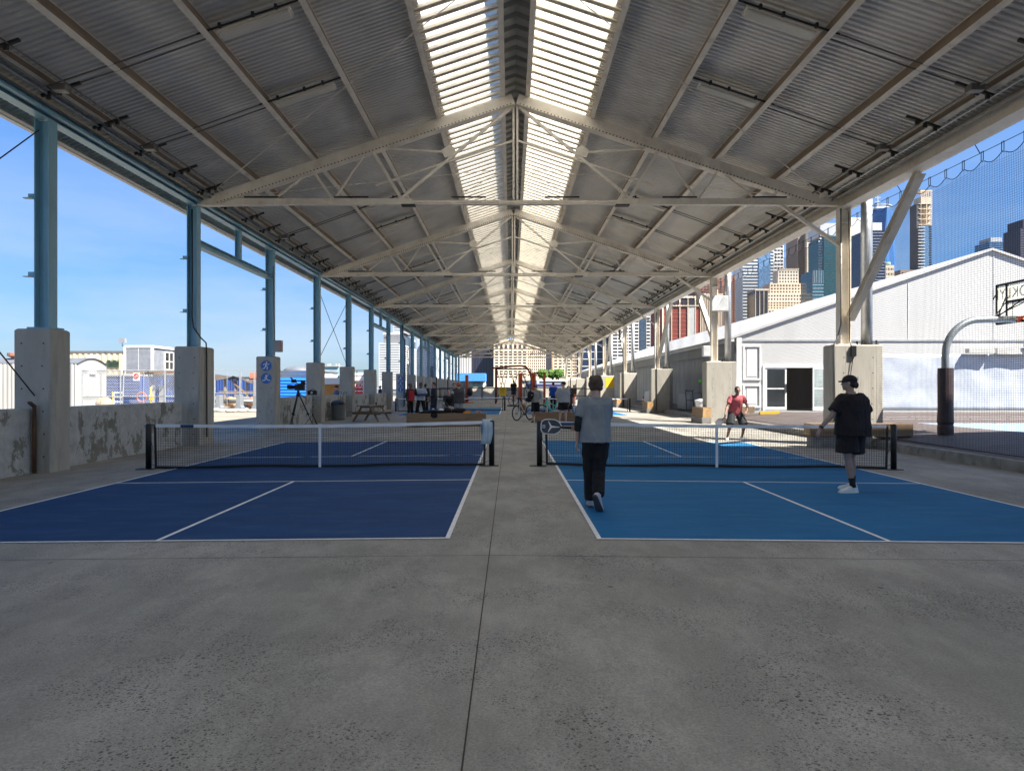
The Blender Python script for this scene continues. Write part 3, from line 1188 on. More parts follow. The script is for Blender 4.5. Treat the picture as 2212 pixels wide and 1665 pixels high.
# ================================================================ TALL SPORTS NETTING, right
for bi, (ya, yb_) in enumerate(((7.6, 20.0), (20.14, 32.8), (32.94, 45.6))):
    lab = ['black sports netting nearest the viewer at the right edge', 'black sports netting between the first two galvanised poles, before the tent doors', 'black sports netting beyond the second galvanised pole'][bi]
    t = thing('sports_net', (10.42, (ya + yb_) / 2, .2), lab, 'netting', 'tall netting panels along the right side')
    xN = 10.42
    ring = .64
    nr = int((yb_ - ya) / ring)
    cab = lambda y: 6.80 - .05 * math.sin(math.pi * (y - ya) / (yb_ - ya))
    mb = MB()
    sp = .05
    n = int((yb_ - ya) / sp)
    sc = lambda y: cab(y) - .17 - .13 * math.sin(math.pi * (((y - ya) / ring) % 1.0))
    cw = .0037
    for j in range(n + 1):
        y = ya + (yb_ - ya) * j / n
        ph = .02 * math.sin(y * 2.3)
        ps = [(xN + ph * math.sin(z * 1.1), y, z) for z in (.17, 1.8, 3.4, 5.0, sc(y))]
        for p, q in zip(ps[:-1], ps[1:]):
            mb.bar(p, q, cw, cw)
    rows = int(6.3 / sp)
    for r in range(rows):
        z = .2 + r * sp
        ys = [ya + (yb_ - ya) * q / 20 for q in range(21)]
        zz = lambda y: z + .03 * math.sin(y * 1.9 + z * .6) * (z / 6)
        for p, q in zip(ys[:-1], ys[1:]):
            mb.bar((xN, p, zz(p)), (xN, q, zz(q)), cw, cw)
    mb.build('mesh', M_cord, t)
    mb = MB()
    ys = [ya + (yb_ - ya) * q / (nr * 6) for q in range(nr * 6 + 1)]
    mb.tube([(xN, y, sc(y)) for y in ys], .009, 5)
    mb.build('edge_rope', M_cord, t)
    mb = MB()
    mb.tube([(xN, y, cab(y)) for y in ys[::6]], .008, 5)
    for q in range(4):
        y = ya + (q + .5) * (yb_ - ya) / 4
        mb.tube([(xN, y, cab(y)), (xN - .2, y, 7.1)], .01, 5)
    mb.build('top_cable', M_cord, t)
    mb = MB()
    mb.tube([(xN, ya, .16), (xN, (ya + yb_) / 2, .15), (xN, yb_, .16)], .012, 5)
    mb.build('bottom_rope', M_cord, t)
    pr = None
    for q in range(nr + 1):
        y = ya + q * ring
        if pr is None:
            mb = MB()
            k = [(xN, y - .035, cab(y) + .02), (xN, y + .035, cab(y) + .02), (xN, y + .035, cab(y) - .18), (xN, y - .035, cab(y) - .18)]
            mb.tube(k, .009, 5, closed=True)
            pr = mb.build('clip', M_cord, t)
            yp = y
        else:
            b = pr.copy()
            COL.objects.link(b)
            b.parent = t
            b.location = (0, y - yp, cab(y) - cab(yp))
# ================================================================ TENT
M_tentw = pbr('white_tent_fabric', (.53, .53, .52), .55, var=.04, scale=.8, dirt=(.47, .47, .46), dscale=.7, damt=.4, stretch=(1, 1, .4), bmp=.1, bscale=6)
M_tentg = pbr('shade_grey_tent_cloth', (.36, .37, .38), .6, var=.16, scale=1.2, stretch=(1, 3, .3), dirt=(.5, .48, .43), dscale=1.5, damt=.35)  # tent side's shade put into a grey cloth colour; cross rail shares it
m, nt, b = newmat('wrinkled_tarp')
n1 = noise_n(nt, 1.1, 9, .62, stretch=(1, 1, 1.3))
n2 = noise_n(nt, 1.1, 4, .5, stretch=(1.5, 1, .9))
c = ramp(nt, n1.outputs['Fac'], [(.3, (.40, .44, .52)), (.65, (.52, .56, .63))]).outputs['Color']
nt.links.new(c, b.inputs['Base Color'])
b.inputs['Roughness'].default_value = .45
bump(nt, b, n2.outputs['Fac'], .35, .08)
M_tarp = m
TX, TYF, TZ = 11.9, 36.4, .36
RX, RZ, EZ = 25.3, 8.75, 4.2
tent = thing('event_tent', (25.3, 36.4, TZ), 'large white event tent with gable front, glass doors and shaded side curtains', 'tent')
XR2 = 2 * RX - TX
mb = MB()
# gable front built round the door opening
DX0, DX1, DZ = 13.28, 16.55, 2.72
y = TYF
mb.prism([(TX, 0), (DX0, 0), (DX0, DZ - TZ), (DX1, DZ - TZ), (DX1, 0), (XR2, 0), (XR2, EZ - TZ), (RX, RZ - TZ), (TX, EZ - TZ)], (0, y, TZ), (1, 0, 0), (0, 0, 1), (0, .06, 0))
mb.build('gable_front', M_tentw, tent)
mb = MB()
for xa, xb in ((TX, RX), (XR2, RX)):
    o = -.35 if xa < RX else .35
    mb.cur = 0
    k = (RZ - EZ) / (RX - TX)
    p = lambda x, yy, e: (x, yy, RZ + e - k * abs(x - RX))
    yb2 = 118
    xe = xa + o
    mb.add([p(xe, y - .12, .02), p(xb, y - .12, .02), p(xb, yb2, .02), p(xe, yb2, .02), p(xe, y - .12, .14), p(xb, y - .12, .14), p(xb, yb2, .14), p(xe, yb2, .14)],
           [(3, 2, 1, 0), (4, 5, 6, 7), (0, 1, 5, 4), (1, 2, 6, 5), (2, 3, 7, 6), (3, 0, 4, 7)])
mb.build('roof', M_tentw, tent, fix=True)
mb = MB()
ys = [y + .1 + .25 * i for i in range(int(81.5 / .25))]
for i in range(len(ys) - 1):
    a, e = ys[i], ys[i + 1]
    f = lambda q, z: TX + .05 * math.sin(q * 5.1 + .6 * math.sin(z)) + .03 * mnoise.noise((q * 2, z, 0)) + (.05 if (int(q / 4.6) % 2) else 0)
    zs = (TZ, 1.3, 2.5, 3.5)
    for z0, z1 in zip(zs[:-1], zs[1:]):
        mb.quad((f(a, z0), a, z0), (f(a, z1), a, z1), (f(e, z1), e, z1), (f(e, z0), e, z0))
mb.smooth = True
mb.build('side_curtain', M_tentg, tent)
mb = MB()
for i in range(18):
    a = y + .08 + i * 4.55
    mb.box(TX - .16, TX - .08, a, a + 4.5, 3.42, 4.08)
mb.build('valance', pbr('shade_grey_valance', (.30, .31, .315), .6, var=.1), tent)  # the valance's grey also carries the shade of the tent side
mb = MB()
mb.box(TX - .34, TX - .16, y - .1, 118, 3.98, 4.12)
mb.build('gutter', M_white, tent)
mb = MB()
mb.box(TX - .05, TX + .22, y - .14, y - .002, TZ, EZ - .02)
mb.build('corner_post', M_white, tent)
mb = MB()
mb.box(TX + .23, XR2, y - .05, y - .003, 4.0, 4.08)
mb.build('cross_rail', M_tentg, tent)
for xx in (RX + .1, 20.9, 29.7):
    mb = MB()
    mb.box(xx, xx + .05, y - .02, y - .003, 4.09, RZ - .35 * abs(xx - RX) - .15)
    mb.build('seam', pbr('seam_grey', (.6, .6, .6), .6), tent)
# moulded wall panels beside the doors
for xa, xb in ((12.22, 13.16), (16.7, 18.4)):
    for z0, z1 in ((.5, 1.72), (1.95, 3.78)):
        mb = MB()
        w = .09
        mb.box(xa, xb, y - .07, y - .003, z0, z0 + w)
        mb.box(xa, xb, y - .07, y - .003, z1 - w, z1)
        mb.box(xa, xa + w, y - .07, y - .003, z0 + w, z1 - w)
        mb.box(xb - w, xb, y - .07, y - .003, z0 + w, z1 - w)
        mb.box(xa + .2, xb - .2, y - .02, y - .003, z0 + .2, z1 - .2)
        mb.build('wall_panel', M_white, tent, bevel=.012)
# doors
def leaf(mbx, x0, x1, z0, z1, yy, fr, mb2):
    mbx.box(x0, x0 + fr, yy, yy + .05, z0, z1)
    mbx.box(x1 - fr, x1, yy, yy + .05, z0, z1)
    mbx.box(x0 + fr, x1 - fr, yy, yy + .05, z0, z0 + .16)
    mbx.box(x0 + fr, x1 - fr, yy, yy + .05, z1 - fr, z1)
    mbx.box(x0 + fr, x1 - fr, yy, yy + .05, 1.47, 1.54)
    mb2.box(x0 + fr, x1 - fr, yy + .015, yy + .03, z0 + .16, 1.47)
    mb2.box(x0 + fr, x1 - fr, yy + .015, yy + .03, 1.54, z1 - fr)


mb = MB()
mb.box(DX0 - .02, DX0 + .1, y - .06, y + .1, TZ, DZ)
mb.box(DX1 - .1, DX1 + .02, y - .06, y + .1, TZ, DZ)
mb.box(DX0 + .1, DX1 - .1, y - .06, y + .1, DZ - .12, DZ + .02)
mb.build('door_frame', M_white, tent)
for k, (x0, x1) in enumerate(((13.4, 14.52),)):
    mb, m2 = MB(), MB()
    leaf(mb, x0, x1, TZ + .03, DZ - .12, y - .02, .09, m2)
    d = mb.build('door', M_white, tent)
    m2.build('pane', M_glass, d)
    mb = MB()
    mb.box(x1 - .07, x1 - .02, y - .07, y - .021, 1.3, 1.75)
    mb.build('handle', M_dark, d)
# right leaf stands open, hinged at the right jamb
mb, m2 = MB(), MB()
leaf(mb, -1.1, 0, TZ + .03, DZ - .12, -.02, .09, m2)
ang = R(38)
for q in (mb, m2):
    q.v = [Matrix.Rotation(ang, 3, 'Z') @ v + V((DX1 - .1, y - .05, 0)) for v in q.v]
d = mb.build('door', M_white, tent)
m2.build('pane', glassy('door_glass', (.20, .24, .24), .05), d)
# dim interior seen through the opening
mb = MB()
mb.box(12.6, 18, y + 4, y + 4.2, TZ, 4)
mb.build('inner_partition', pbr('brick_red_backdrop', (.10, .05, .04), .9, var=.5, scale=9, stretch=(1, 1, 4)), tent)
mb = MB()
mb.box(TX + .3, XR2 - .3, y + .4, 117, TZ - .02, TZ + .01)
mb.build('inner_floor', M_greywood, tent)
# wrinkled tarp over the lower right of the front
mb = MB()
nx, nz = 60, 14
xa, xb, za, zb = 18.9, 37.5, TZ, 3.32
g = lambda i, j: (xa + (xb - xa) * i / nx, y - .12 - .05 * mnoise.noise((i * .35, j * .3, 2)) - .04 * math.sin(i * .5 - j * .7) * (1 - j / nz) * (i > 25), za + (zb - za) * j / nz + .04 * mnoise.noise((i * .2, 5, 1)) * (j == nz))
vs = [g(i, j) for j in range(nz + 1) for i in range(nx + 1)]
mb.smooth = True
mb.add(vs, [(j * (nx + 1) + i, j * (nx + 1) + i + 1, (j + 1) * (nx + 1) + i + 1, (j + 1) * (nx + 1) + i) for j in range(nz) for i in range(nx)])
o = mb.build('tarpaulin', M_tarp, org=(28, y, TZ))
md = o.modifiers.new('Solidify', 'SOLIDIFY')
md.thickness = .01
tag(o, 'wrinkled bluish white tarpaulin hung along the foot of the tent front', 'tarp')
mb = MB()
mb.box(23.8, 25.15, y - .5, y - .18, 3.36, 3.58)
mb.box(25.3, 29.5, y - .45, y - .2, 3.3, 3.62)
tag(mb.build('air_duct', pbr('grey_duct', (.5, .5, .47), .6), org=(26, y - .3, 3.3)), 'grey duct lying along the top of the wrinkled tarpaulin', 'duct')
mb = MB()
mb.tube([(26.9 + .2 * math.cos(a * .3142), y - .5, 3.75 + .2 * math.sin(a * .3142)) for a in range(20)], .07, 8, closed=True)
tag(mb.build('cable_drum', M_black, org=(26.9, y - .5, 3.55)), 'small black ring on top of the duct by the tent', 'cable drum')

# ================================================================ BASKETBALL GOAL
gx, gy, gzb = 11.82, 18.8, .285
t = thing('basketball_goal', (gx, gy, gzb), 'gooseneck basketball goal with brown padded pole and lettered clear backboard', 'basketball hoop')
M_gpole = pbr('dull_galvanised', (.30, .33, .34), .4, .5, var=.15)
mb = MB()
pts = [(gx, gy, gzb), (gx, gy, 2.4)]
for k in range(1, 10):
    a = k * math.pi / 20
    pts.append((gx + .95 * (1 - math.cos(a)), gy, 2.46 + .95 * math.sin(a)))
pts += [(gx + 1.1, gy, 3.41), (13.72, gy, 3.42)]
mb.tube(pts, .093, 14)
mb.build('pole', M_gpole, t)
mb = MB()
mb.lathe([(.195, gzb + .01), (.2, .5), (.185, .56), (.205, .62), (.19, 1.0), (.195, 1.9), (.19, 2.09), (.1, 2.095)], (gx, gy, 0), 18)
mb.build('pole_pad', pbr('brown_pole_pad', (.045, .028, .03), .5, var=.25, scale=4, bmp=.4, bscale=9), t)
bx = 13.86
mb = MB()
mb.box(bx + .006, bx + .012, gy - .91, gy + .91, 3.38, 4.45)
m, nt, b = newmat('clear_backboard')
b.inputs['Base Color'].default_value = (.72, .70, .62, 1)
b.inputs['Roughness'].default_value = .15
tl = N(nt, 'ShaderNodeBsdfTranslucent')
tl.inputs['Color'].default_value = (.85, .82, .72, 1)
tp = N(nt, 'ShaderNodeBsdfTransparent')
ma = N(nt, 'ShaderNodeMixShader')
ma.inputs[0].default_value = .55
nt.links.new(tp.outputs[0], ma.inputs[1])
nt.links.new(tl.outputs[0], ma.inputs[2])
mb_ = N(nt, 'ShaderNodeMixShader')
mb_.inputs[0].default_value = .12
nt.links.new(ma.outputs[0], mb_.inputs[1])
nt.links.new(b.outputs[0], mb_.inputs[2])
nt.links.new(mb_.outputs[0], nt.nodes['Material Output'].inputs['Surface'])
bb = mb.build('backboard', m, t)
mb = MB()
for a, e in (((bx + .01, gy - .92, 3.37), (bx + .01, gy + .92, 3.37)), ((bx + .01, gy - .92, 4.46), (bx + .01, gy + .92, 4.46)), ((bx + .01, gy - .92, 3.36), (bx + .01, gy - .92, 4.47)), ((bx + .01, gy + .92, 3.36), (bx + .01, gy + .92, 4.47)),
             ((bx + .01, gy + .52, 3.38), (bx + .01, gy + .52, 4.45)), ((bx + .01, gy - .52, 3.38), (bx + .01, gy - .52, 4.45)), ((bx + .01, gy - .9, 3.95), (bx + .01, gy + .5, 3.95))):
    mb.bar(a, e, .06, .055)
for a, e in (((bx + .024, gy - .3, 3.5), (bx + .024, gy + .3, 3.5)), ((bx + .024, gy - .3, 3.92), (bx + .024, gy + .3, 3.92)), ((bx + .024, gy - .3, 3.5), (bx + .024, gy - .3, 3.92)), ((bx + .024, gy + .3, 3.5), (bx + .024, gy + .3, 3.92))):
    mb.bar(a, e, .04, .008)
mb.build('board_frame', M_black, bb)
mt = Matrix(((0, 0, 1, bx + .028), (1, 0, 0, gy), (0, 1, 0, 4.2), (0, 0, 0, 1)))
mt = Matrix.Translation(-base(t)) @ mt
letter('BROOKLYN', .42, M_black, bb, mt, space=1.05)
mb = MB()
for s in (-1, 1):
    mb.tube([(13.25, gy, 3.5), (bx - .02, gy + s * .52, 4.1)], .018, 6)
    mb.tube([(13.15, gy, 3.48), (bx - .02, gy + s * .52, 3.95)], .015, 6)
mb.build('board_strut', M_dark, t)
mb = MB()
mb.bar((13.7, gy, 3.42), (bx + .16, gy, 3.42), .17, .15)
mb.tube([(bx + .42 + .23 * math.cos(a * .3927), gy + .23 * math.sin(a * .3927), 3.44) for a in range(16)], .012, 6, closed=True)
mb.build('rim', pbr('rim_orange', (.55, .07, .015), .4), t)

# invented canopy out of frame at right, added to shade the near ground
t = thing('added_shade_canopy', (17.1, 0, .36), 'unseen flat canopy added at the right outside the frame to cast shade', 'canopy')
mb = MB()
mb.box(13.3, 21.2, -16, 13.8, 12.0, 12.3)
mb.build('roof', M_deck, t)
for x in (13.8, 20.7):
    for yy in (-15, 0, 13.4):
        mb = MB()
        mb.ibeam((x, yy, .3), (x, yy, 11.99), .3, .3, up=(1, 0, 0))
        mb.build('post', M_cream, t)

# ================================================================ TIMBER BLOCKS, BENCHES
def timber(x0, x1, y0, y1, z0, z1, lab, cat='timber block', group=None, ends=True, name='timber_block'):
    mb = MB()
    n = max(1, round((x1 - x0) / .38)) if (x1 - x0) < (y1 - y0) else 1
    mb.cur = 0
    h = (z1 - z0) / 2
    for k in range(2):
        mb.box(x0 + .004 * k, x1 - .004 * (1 - k), y0 + .006 * k, y1, z0 + k * h + (.004 if k else 0), z0 + (k + 1) * h)
    mb.cur = 1
    if x1 - x0 > y1 - y0:
        mb.box(x0 - .003, x0 - .001, y0 + .015, y1 - .015, z0 + .015, z1 - .015)
        mb.box(x1 + .001, x1 + .003, y0 + .015, y1 - .015, z0 + .015, z1 - .015)
    else:
        mb.box(x0 + .015, x1 - .015, y0 - .003, y0 - .001, z0 + .015, z1 - .015)
    o = mb.build(name, [M_wood, M_woodend], org=((x0 + x1) / 2, (y0 + y1) / 2, z0), bevel=.006)
    return tag(o, lab, cat, group)


def cblock(x0, x1, y0, y1, z0, z1, lab):
    mb = MB()
    mb.box(x0, x1, y0, y1, z0, z1)
    o = mb.build('concrete_block', M_kerb, org=((x0 + x1) / 2, (y0 + y1) / 2, z0), bevel=.02)
    return tag(o, lab, 'concrete block', 'concrete bases under the timber blocks')


timber(-4.22, -1.0, 28.0, 28.42, -.03, .52, 'long timber bench beam with jackets on it, left of the floor joint', 'bench', 'long timber bench beams', name='timber_bench')
timber(1.1, 4.35, 31.0, 31.42, -.02, .45, 'long dark timber bench beam with a bottle and shoes on it, right of the joint', 'bench', 'long timber bench beams', name='timber_bench')
timber(8.22, 11.04, 18.95, 19.4, .23, .57, 'long timber laid before the sunlit pier behind the player in black', 'timber block', 'timbers round the right piers')
cblock(8.3, 9.95, 18.98, 19.4, -.1, .228, 'concrete base under the long timber before the nearest sunlit pier')
for k, lab in ((1, 'timber block left of the pier behind the pink shirted player'), (2, 'timber block left of the pier with the diagonal shadow'), (3, 'timber block left of the third pier from the sunlit one')):
    yy = TY[3 + k]
    timber(8.78, 9.17, yy - 1.25, yy + .6, .19, .64, lab, 'timber block', 'timbers round the right piers')
    cblock(8.74, 9.18, yy - 1.28, yy + .65, -.1, .188, lab.replace('timber block', 'concrete base under the timber block'))
timber(11.35, 12.0, 34.0, 34.35, .24, .62, 'dark timber block on the paving right of the pink shirted player', 'timber block')

# ================================================================ PICNIC TABLE
t = thing('picnic_table', (-6.75, 33.6, gz(-6.7)), 'weathered wooden picnic table with A frame legs and a dark cup on top', 'picnic table', rz=R(-18))
L = .82


def part(name, m, *bars, parent=None):
    mb = MB()
    for a, e, w, h, *u in bars:
        mb.bar(a, e, w, h, *u)
    return mb.build(name, m, parent or t, local=True, bevel=.004)


part('tabletop', M_greywood, *[((x, -L, .76), (x, L, .76), .135, .04) for x in (-.29, -.145, 0, .145, .29)])
for s in (-1, 1):
    part('seat', M_greywood, *[((s * .68 + d, -L, .45), (s * .68 + d, L, .45), .135, .04) for d in (-.072, .072)])
    for yy in (-.55, .55):
        part('leg', M_wood, ((s * .22, yy, .74), (s * .68, yy, 0), .045, .14, (0, 1, 0)))
for yy in (-.55, .55):
    part('cross_beam', M_wood, ((-.76, yy + .05, .40), (.76, yy + .05, .40), .045, .12), ((-.34, yy + .05, .70), (.34, yy + .05, .70), .045, .08))
mb = MB()
mb.lathe([(.03, 0), (.04, .11), (.042, .115), (.02, .125)], (0, 0, 0), 12)
o = mb.build('paper_cup', M_black)
o.location = (-6.55, 33.7, gz(-6.6) + .781)
tag(o, 'small dark cup standing on the picnic table', 'cup')

# ================================================================ TRASH CAN, CAMERA TRIPOD, LAMP STAND
cx, cy = -8.82, 35.4
z0 = gz(cx)
t = thing('trash_can', (cx, cy, z0), 'grey metal trash can with rounded lid beside the low wall', 'trash can')
mb = MB()
mb.lathe([(.30, .01), (.325, .03), (.36, .72), (.37, .73), (.37, .76), (.34, .765)], (cx, cy, z0), 24)
mb.smooth = True
mb.build('bin', M_grey, t)
mb = MB()
mb.lathe([(.375, .765), (.36, .86), (.29, .96), (.16, 1.02), (.02, 1.04)], (cx, cy, z0), 24)
mb.build('lid', pbr('dark_bin_lid', (.055, .06, .065), .35), t)
mb = MB()
mb.cbox((cx + .22, cy - .29, z0 + .84), .22, .1, .14, rz=.5)
mb.build('flap', M_black, t)
# bent black rods behind the bin
mb = MB()
for q in (0, .26):
    mb.tube([(cx - .15 + q, cy + .55, z0), (cx - .15 + q, cy + .55, 1.15), (cx - .11 + q, cy + .55, 1.3), (cx + q, cy + .55, 1.34), (cx + .06 + q, cy + .5, 1.22)], .014, 6)
tag(mb.build('hooked_rods', M_black, org=(cx, cy + .55, z0)), 'pair of thin hooked black rods behind the trash can', 'rod')

cx, cy = -8.72, 28.4
z0 = gz(cx)
t = thing('camera_tripod', (cx, cy, z0), 'black video camera tripod standing before the low wall', 'tripod')
for i, a in enumerate((-100, 20, 140)):
    dx, dy = math.cos(R(a)), math.sin(R(a))
    mb = MB()
    mb.tube([(cx + dx * .05, cy + dy * .05, 1.22), (cx + dx * .62, cy + dy * .62, z0 + .02)], .016, 6)
    mb.tube([(cx + dx * .08 - dy * .02, cy + dy * .08 + dx * .02, 1.2), (cx + dx * .40 - dy * .02, cy + dy * .40 + dx * .02, z0 + .55)], .012, 6)
    mb.tube([(cx + dx * .08 + dy * .02, cy + dy * .08 - dx * .02, 1.2), (cx + dx * .40 + dy * .02, cy + dy * .40 - dx * .02, z0 + .55)], .012, 6)
    mb.cbox((cx + dx * .39, cy + dy * .39, z0 + .56), .08, .08, .07)
    mb.build('leg', M_black, t)
mb = MB()
mb.lathe([(.09, 1.18), (.1, 1.24), (.07, 1.3), (.05, 1.42), (.07, 1.44)], (cx, cy, 0), 12)
mb.bar((cx - .02, cy, 1.36), (cx + .38, cy - .3, 1.15), .025, .025)
mb.build('head', M_black, t)
t = thing('video_camera', (cx, cy, 1.44), 'black shoulder video camera mounted on the tripod', 'camera')
mb = MB()
mb.box(cx - .12, cx + .26, cy - .11, cy + .11, 1.45, 1.68)
mb.box(cx - .02, cx + .3, cy - .09, cy + .09, 1.68, 1.73)
mb.build('body', M_black, t, bevel=.015)
mb = MB()
mb.tube([(cx - .12, cy, 1.58), (cx - .36, cy - .03, 1.58)], [.075, .095], 14)
mb.box(cx - .42, cx - .33, cy - .13, cy + .08, 1.5, 1.67)
mb.build('lens', M_black, t)
mb = MB()
mb.tube([(cx - .05, cy - .02, 1.73), (cx - .08, cy - .02, 1.84), (cx + .16, cy - .02, 1.84), (cx + .18, cy - .02, 1.73)], .02, 8)
mb.build('carry_handle', M_black, t)
mb = MB()
mb.box(cx - .24, cx - .06, cy - .16, cy - .05, 1.76, 1.9)
mb.tube([(cx - .22, cy - .05, 1.9), (cx - .30, cy - .05, 1.97)], .03, 8)
mb.build('viewfinder', M_black, t)
mb = MB()
mb.box(cx + .14, cx + .3, cy - .14, cy - .02, 1.7, 1.86)
mb.build('battery', M_black, t)
cx, cy = -8.22, 28.75
t = thing('lamp_stand', (cx, cy, z0), 'short black stand with a small panel light right of the video camera', 'light stand')
for a in (80, 200, 320):
    mb = MB()
    dx, dy = math.cos(R(a)), math.sin(R(a))
    mb.tube([(cx, cy, .42), (cx + dx * .42, cy + dy * .42, z0 + .01)], .011, 6)
    mb.build('leg', M_black, t)
mb = MB()
mb.tube([(cx, cy, .12), (cx, cy, 1.26)], [.015, .011], 8)
for z in (.42, .74, 1.02):
    mb.tube([(cx, cy, z), (cx, cy, z + .06)], .026, 8)
mb.build('mast', M_black, t)
mb = MB()
mb.box(cx - .2, cx + .17, cy - .08, cy + .06, 1.26, 1.44)
mb.tube([(cx - .14, cy, 1.44), (cx, cy, 1.5), (cx + .12, cy, 1.44)], .014, 6)
mb.build('lamp_head', M_black, t, bevel=.01)
mb = MB()
mb.tube([(cx - .03, cy - .081, 1.35), (cx - .03, cy - .09, 1.35)], .05, 12)
mb.build('lamp_lens', M_white, t)

# ================================================================ TOWEL on the left net post
def towel():
    mb = MB()
    x, y = -.47, 13.87
    nx, nz = 10, 14
    mb.smooth = True
    def g(i, j):
        u = i / nx
        w = j / nz
        s = w * 1.02
        dz = .93 + gz(x)
        fold = .018 * math.sin(u * 15 + w * 3) * (.3 + abs(w - .5) * 1.6)
        if w < .5:
            zz = dz - (.5 - w) * .98
            yy = y - .075 - .02 * (1 - 2 * w) + fold
        else:
            zz = dz - (w - .5) * .6
            yy = y + .075 + fold
        if abs(w - .5) < .05:
            yy = y + (w - .5) * 1.2
            zz = dz + .005
        return (x - .10 + .19 * u + .03 * math.sin(w * 6) - .05 * (.5 - w) * (w < .5), yy, zz)
    vs = [g(i, j) for j in range(nz + 1) for i in range(nx + 1)]
    mb.add(vs, [(j * (nx + 1) + i, j * (nx + 1) + i + 1, (j + 1) * (nx + 1) + i + 1, (j + 1) * (nx + 1) + i) for j in range(nz) for i in range(nx)])
    o = mb.build('towel', pbr('pale_blue_towel', (.44, .55, .63), .9, var=.12, scale=9, bmp=.6, bscale=120), org=(x, y, .8))
    md = o.modifiers.new('Solidify', 'SOLIDIFY')
    md.thickness = .012
    tag(o, 'pale blue towel draped over the right end of the near left net', 'towel')


towel()

# ball in flight
mb = MB()
mb.smooth = True
mb.ball((0, 0, 0), .037, 18, 12)
o = mb.build('pickleball', pbr('lime_ball', (.12, .55, .03), .45, bmp=0))
o.location = (3.78, 13.8, 1.68)
tag(o, 'small lime green ball in the air above the right net', 'ball')

# ================================================================ THINGS ON THE BEAMS
def blob(name, parts, m, lab, cat, org, group=None, amp=.03):
    mb = MB()
    mb.smooth = True
    for c, r, sc in parts:
        mb.ball(c, r, 14, 9, sc)
    for i, v in enumerate(mb.v):
        mb.v[i] = v + V((mnoise.noise(v * 9), mnoise.noise(v * 9 + V((3, 1, 0))), mnoise.noise(v * 9 + V((0, 7, 2))))) * amp
    o = mb.build(name, m, org=org)
    return tag(o, lab, cat, group)


M_cloth = pbr('black_cloth', (.008, .008, .010), .9, var=.3, scale=6)
blob('jacket', [((-3.4, 28.2, .56), .3, (1.4, .6, .25)), ((-3.15, 28.1, .60), .2, (1.2, .9, .3)), ((-3.1, 27.99, .45), .14, (1.0, .2, .9))], M_cloth, 'crumpled black jacket hanging over the left bench beam edge', 'jacket', (-3.4, 28.2, .5))
blob('jacket', [((-2.85, 28.25, .57), .28, (1.5, .6, .25)), ((-2.6, 28.25, .63), .16, (1.1, .9, .7))], M_cloth, 'black jacket heaped in the middle of the left bench beam', 'jacket', (-2.8, 28.2, .5))
blob('backpack', [((-2.1, 28.3, .62), .2, (1.6, .7, .55))], M_cloth, 'low black bag by the squatting man on the left bench beam', 'bag', (-2.1, 28.3, .5))
mb = MB()
mb.smooth = True
mb.lathe([(.075, .525), (.08, .56), (.055, .66), (.045, .70), (.05, .71), (.005, .715)], (-3.17, 28.3, 0), 14)
tag(mb.build('water_bottle', M_white, org=(-3.17, 28.3, .525)), 'stout white bottle between the jackets on the left bench beam', 'bottle')
blob('cap', [((-3.62, 28.2, .58), .1, (1.0, .8, .6))], M_white, 'white shoe shaped bundle at the left end of the left bench beam', 'bundle', (-3.62, 28.2, .5), amp=.02)
blob('cap', [((-2.83, 28.12, .66), .09, (1.3, .8, .5))], M_white, 'white cap lying on the heaped black jacket', 'cap', (-2.83, 28.12, .63), amp=.01)
mb = MB()
mb.cbox((-1.78, 28.2, .55), .3, .2, .06, rz=.2)
mb.cbox((-1.74, 28.22, .6), .22, .16, .04, rz=-.2)
tag(mb.build('yellow_tray', pbr('amber_plastic', (.62, .25, .02), .4), org=(-1.78, 28.2, .525)), 'amber yellow tray on the left bench beam', 'tray')
for k, (xx, cc, nm) in enumerate(((-1.37, (.75, .36, .03), 'yellow'), (-1.26, (.6, .12, .02), 'orange'))):
    mb = MB()
    mb.smooth = True
    mb.ball((xx, 28.2, .57), .05, 14, 9)
    tag(mb.build('pickleball', pbr('ball_' + nm, cc, .5, bmp=0), org=(xx, 28.2, .52)), nm + ' ball at the right end of the left bench beam', 'ball')
mb = MB()
mb.smooth = True
mb.lathe([(.035, .455), (.04, .47), (.04, .64), (.02, .68), (.022, .72), (.004, .725)], (1.64, 31.15, 0), 12)
tag(mb.build('water_bottle', pbr('tan_bottle', (.55, .47, .33), .4), org=(1.64, 31.15, .455)), 'tan water bottle standing on the right bench beam', 'bottle')
blob('bag', [((1.45, 31.2, .52), .1, (1.4, .8, .7))], pbr('purple_cloth', (.10, .06, .18), .8), 'small purple bag on the right bench beam', 'bag', (1.45, 31.2, .45), amp=.02)
for k in range(2):
    blob('shoe', [((2.0 + k * .16, 31.2, .5), .075, (1.9, .8, .6)), ((2.08 + k * .16, 31.22, .54), .06, (.8, .8, .8))], pbr('grey_shoe', (.36, .38, .42), .7), ('left' if k == 0 else 'right') + ' grey shoe of the pair on the right bench beam', 'shoe', (2.0 + k * .16, 31.2, .45), amp=.012)
blob('handbag', [((3.08, 30.75, .55), .2, (.85, .5, 1.0))], M_cloth, 'black bag hanging beside the woman behind the man in grey', 'bag', (3.08, 30.75, .4), amp=.03)

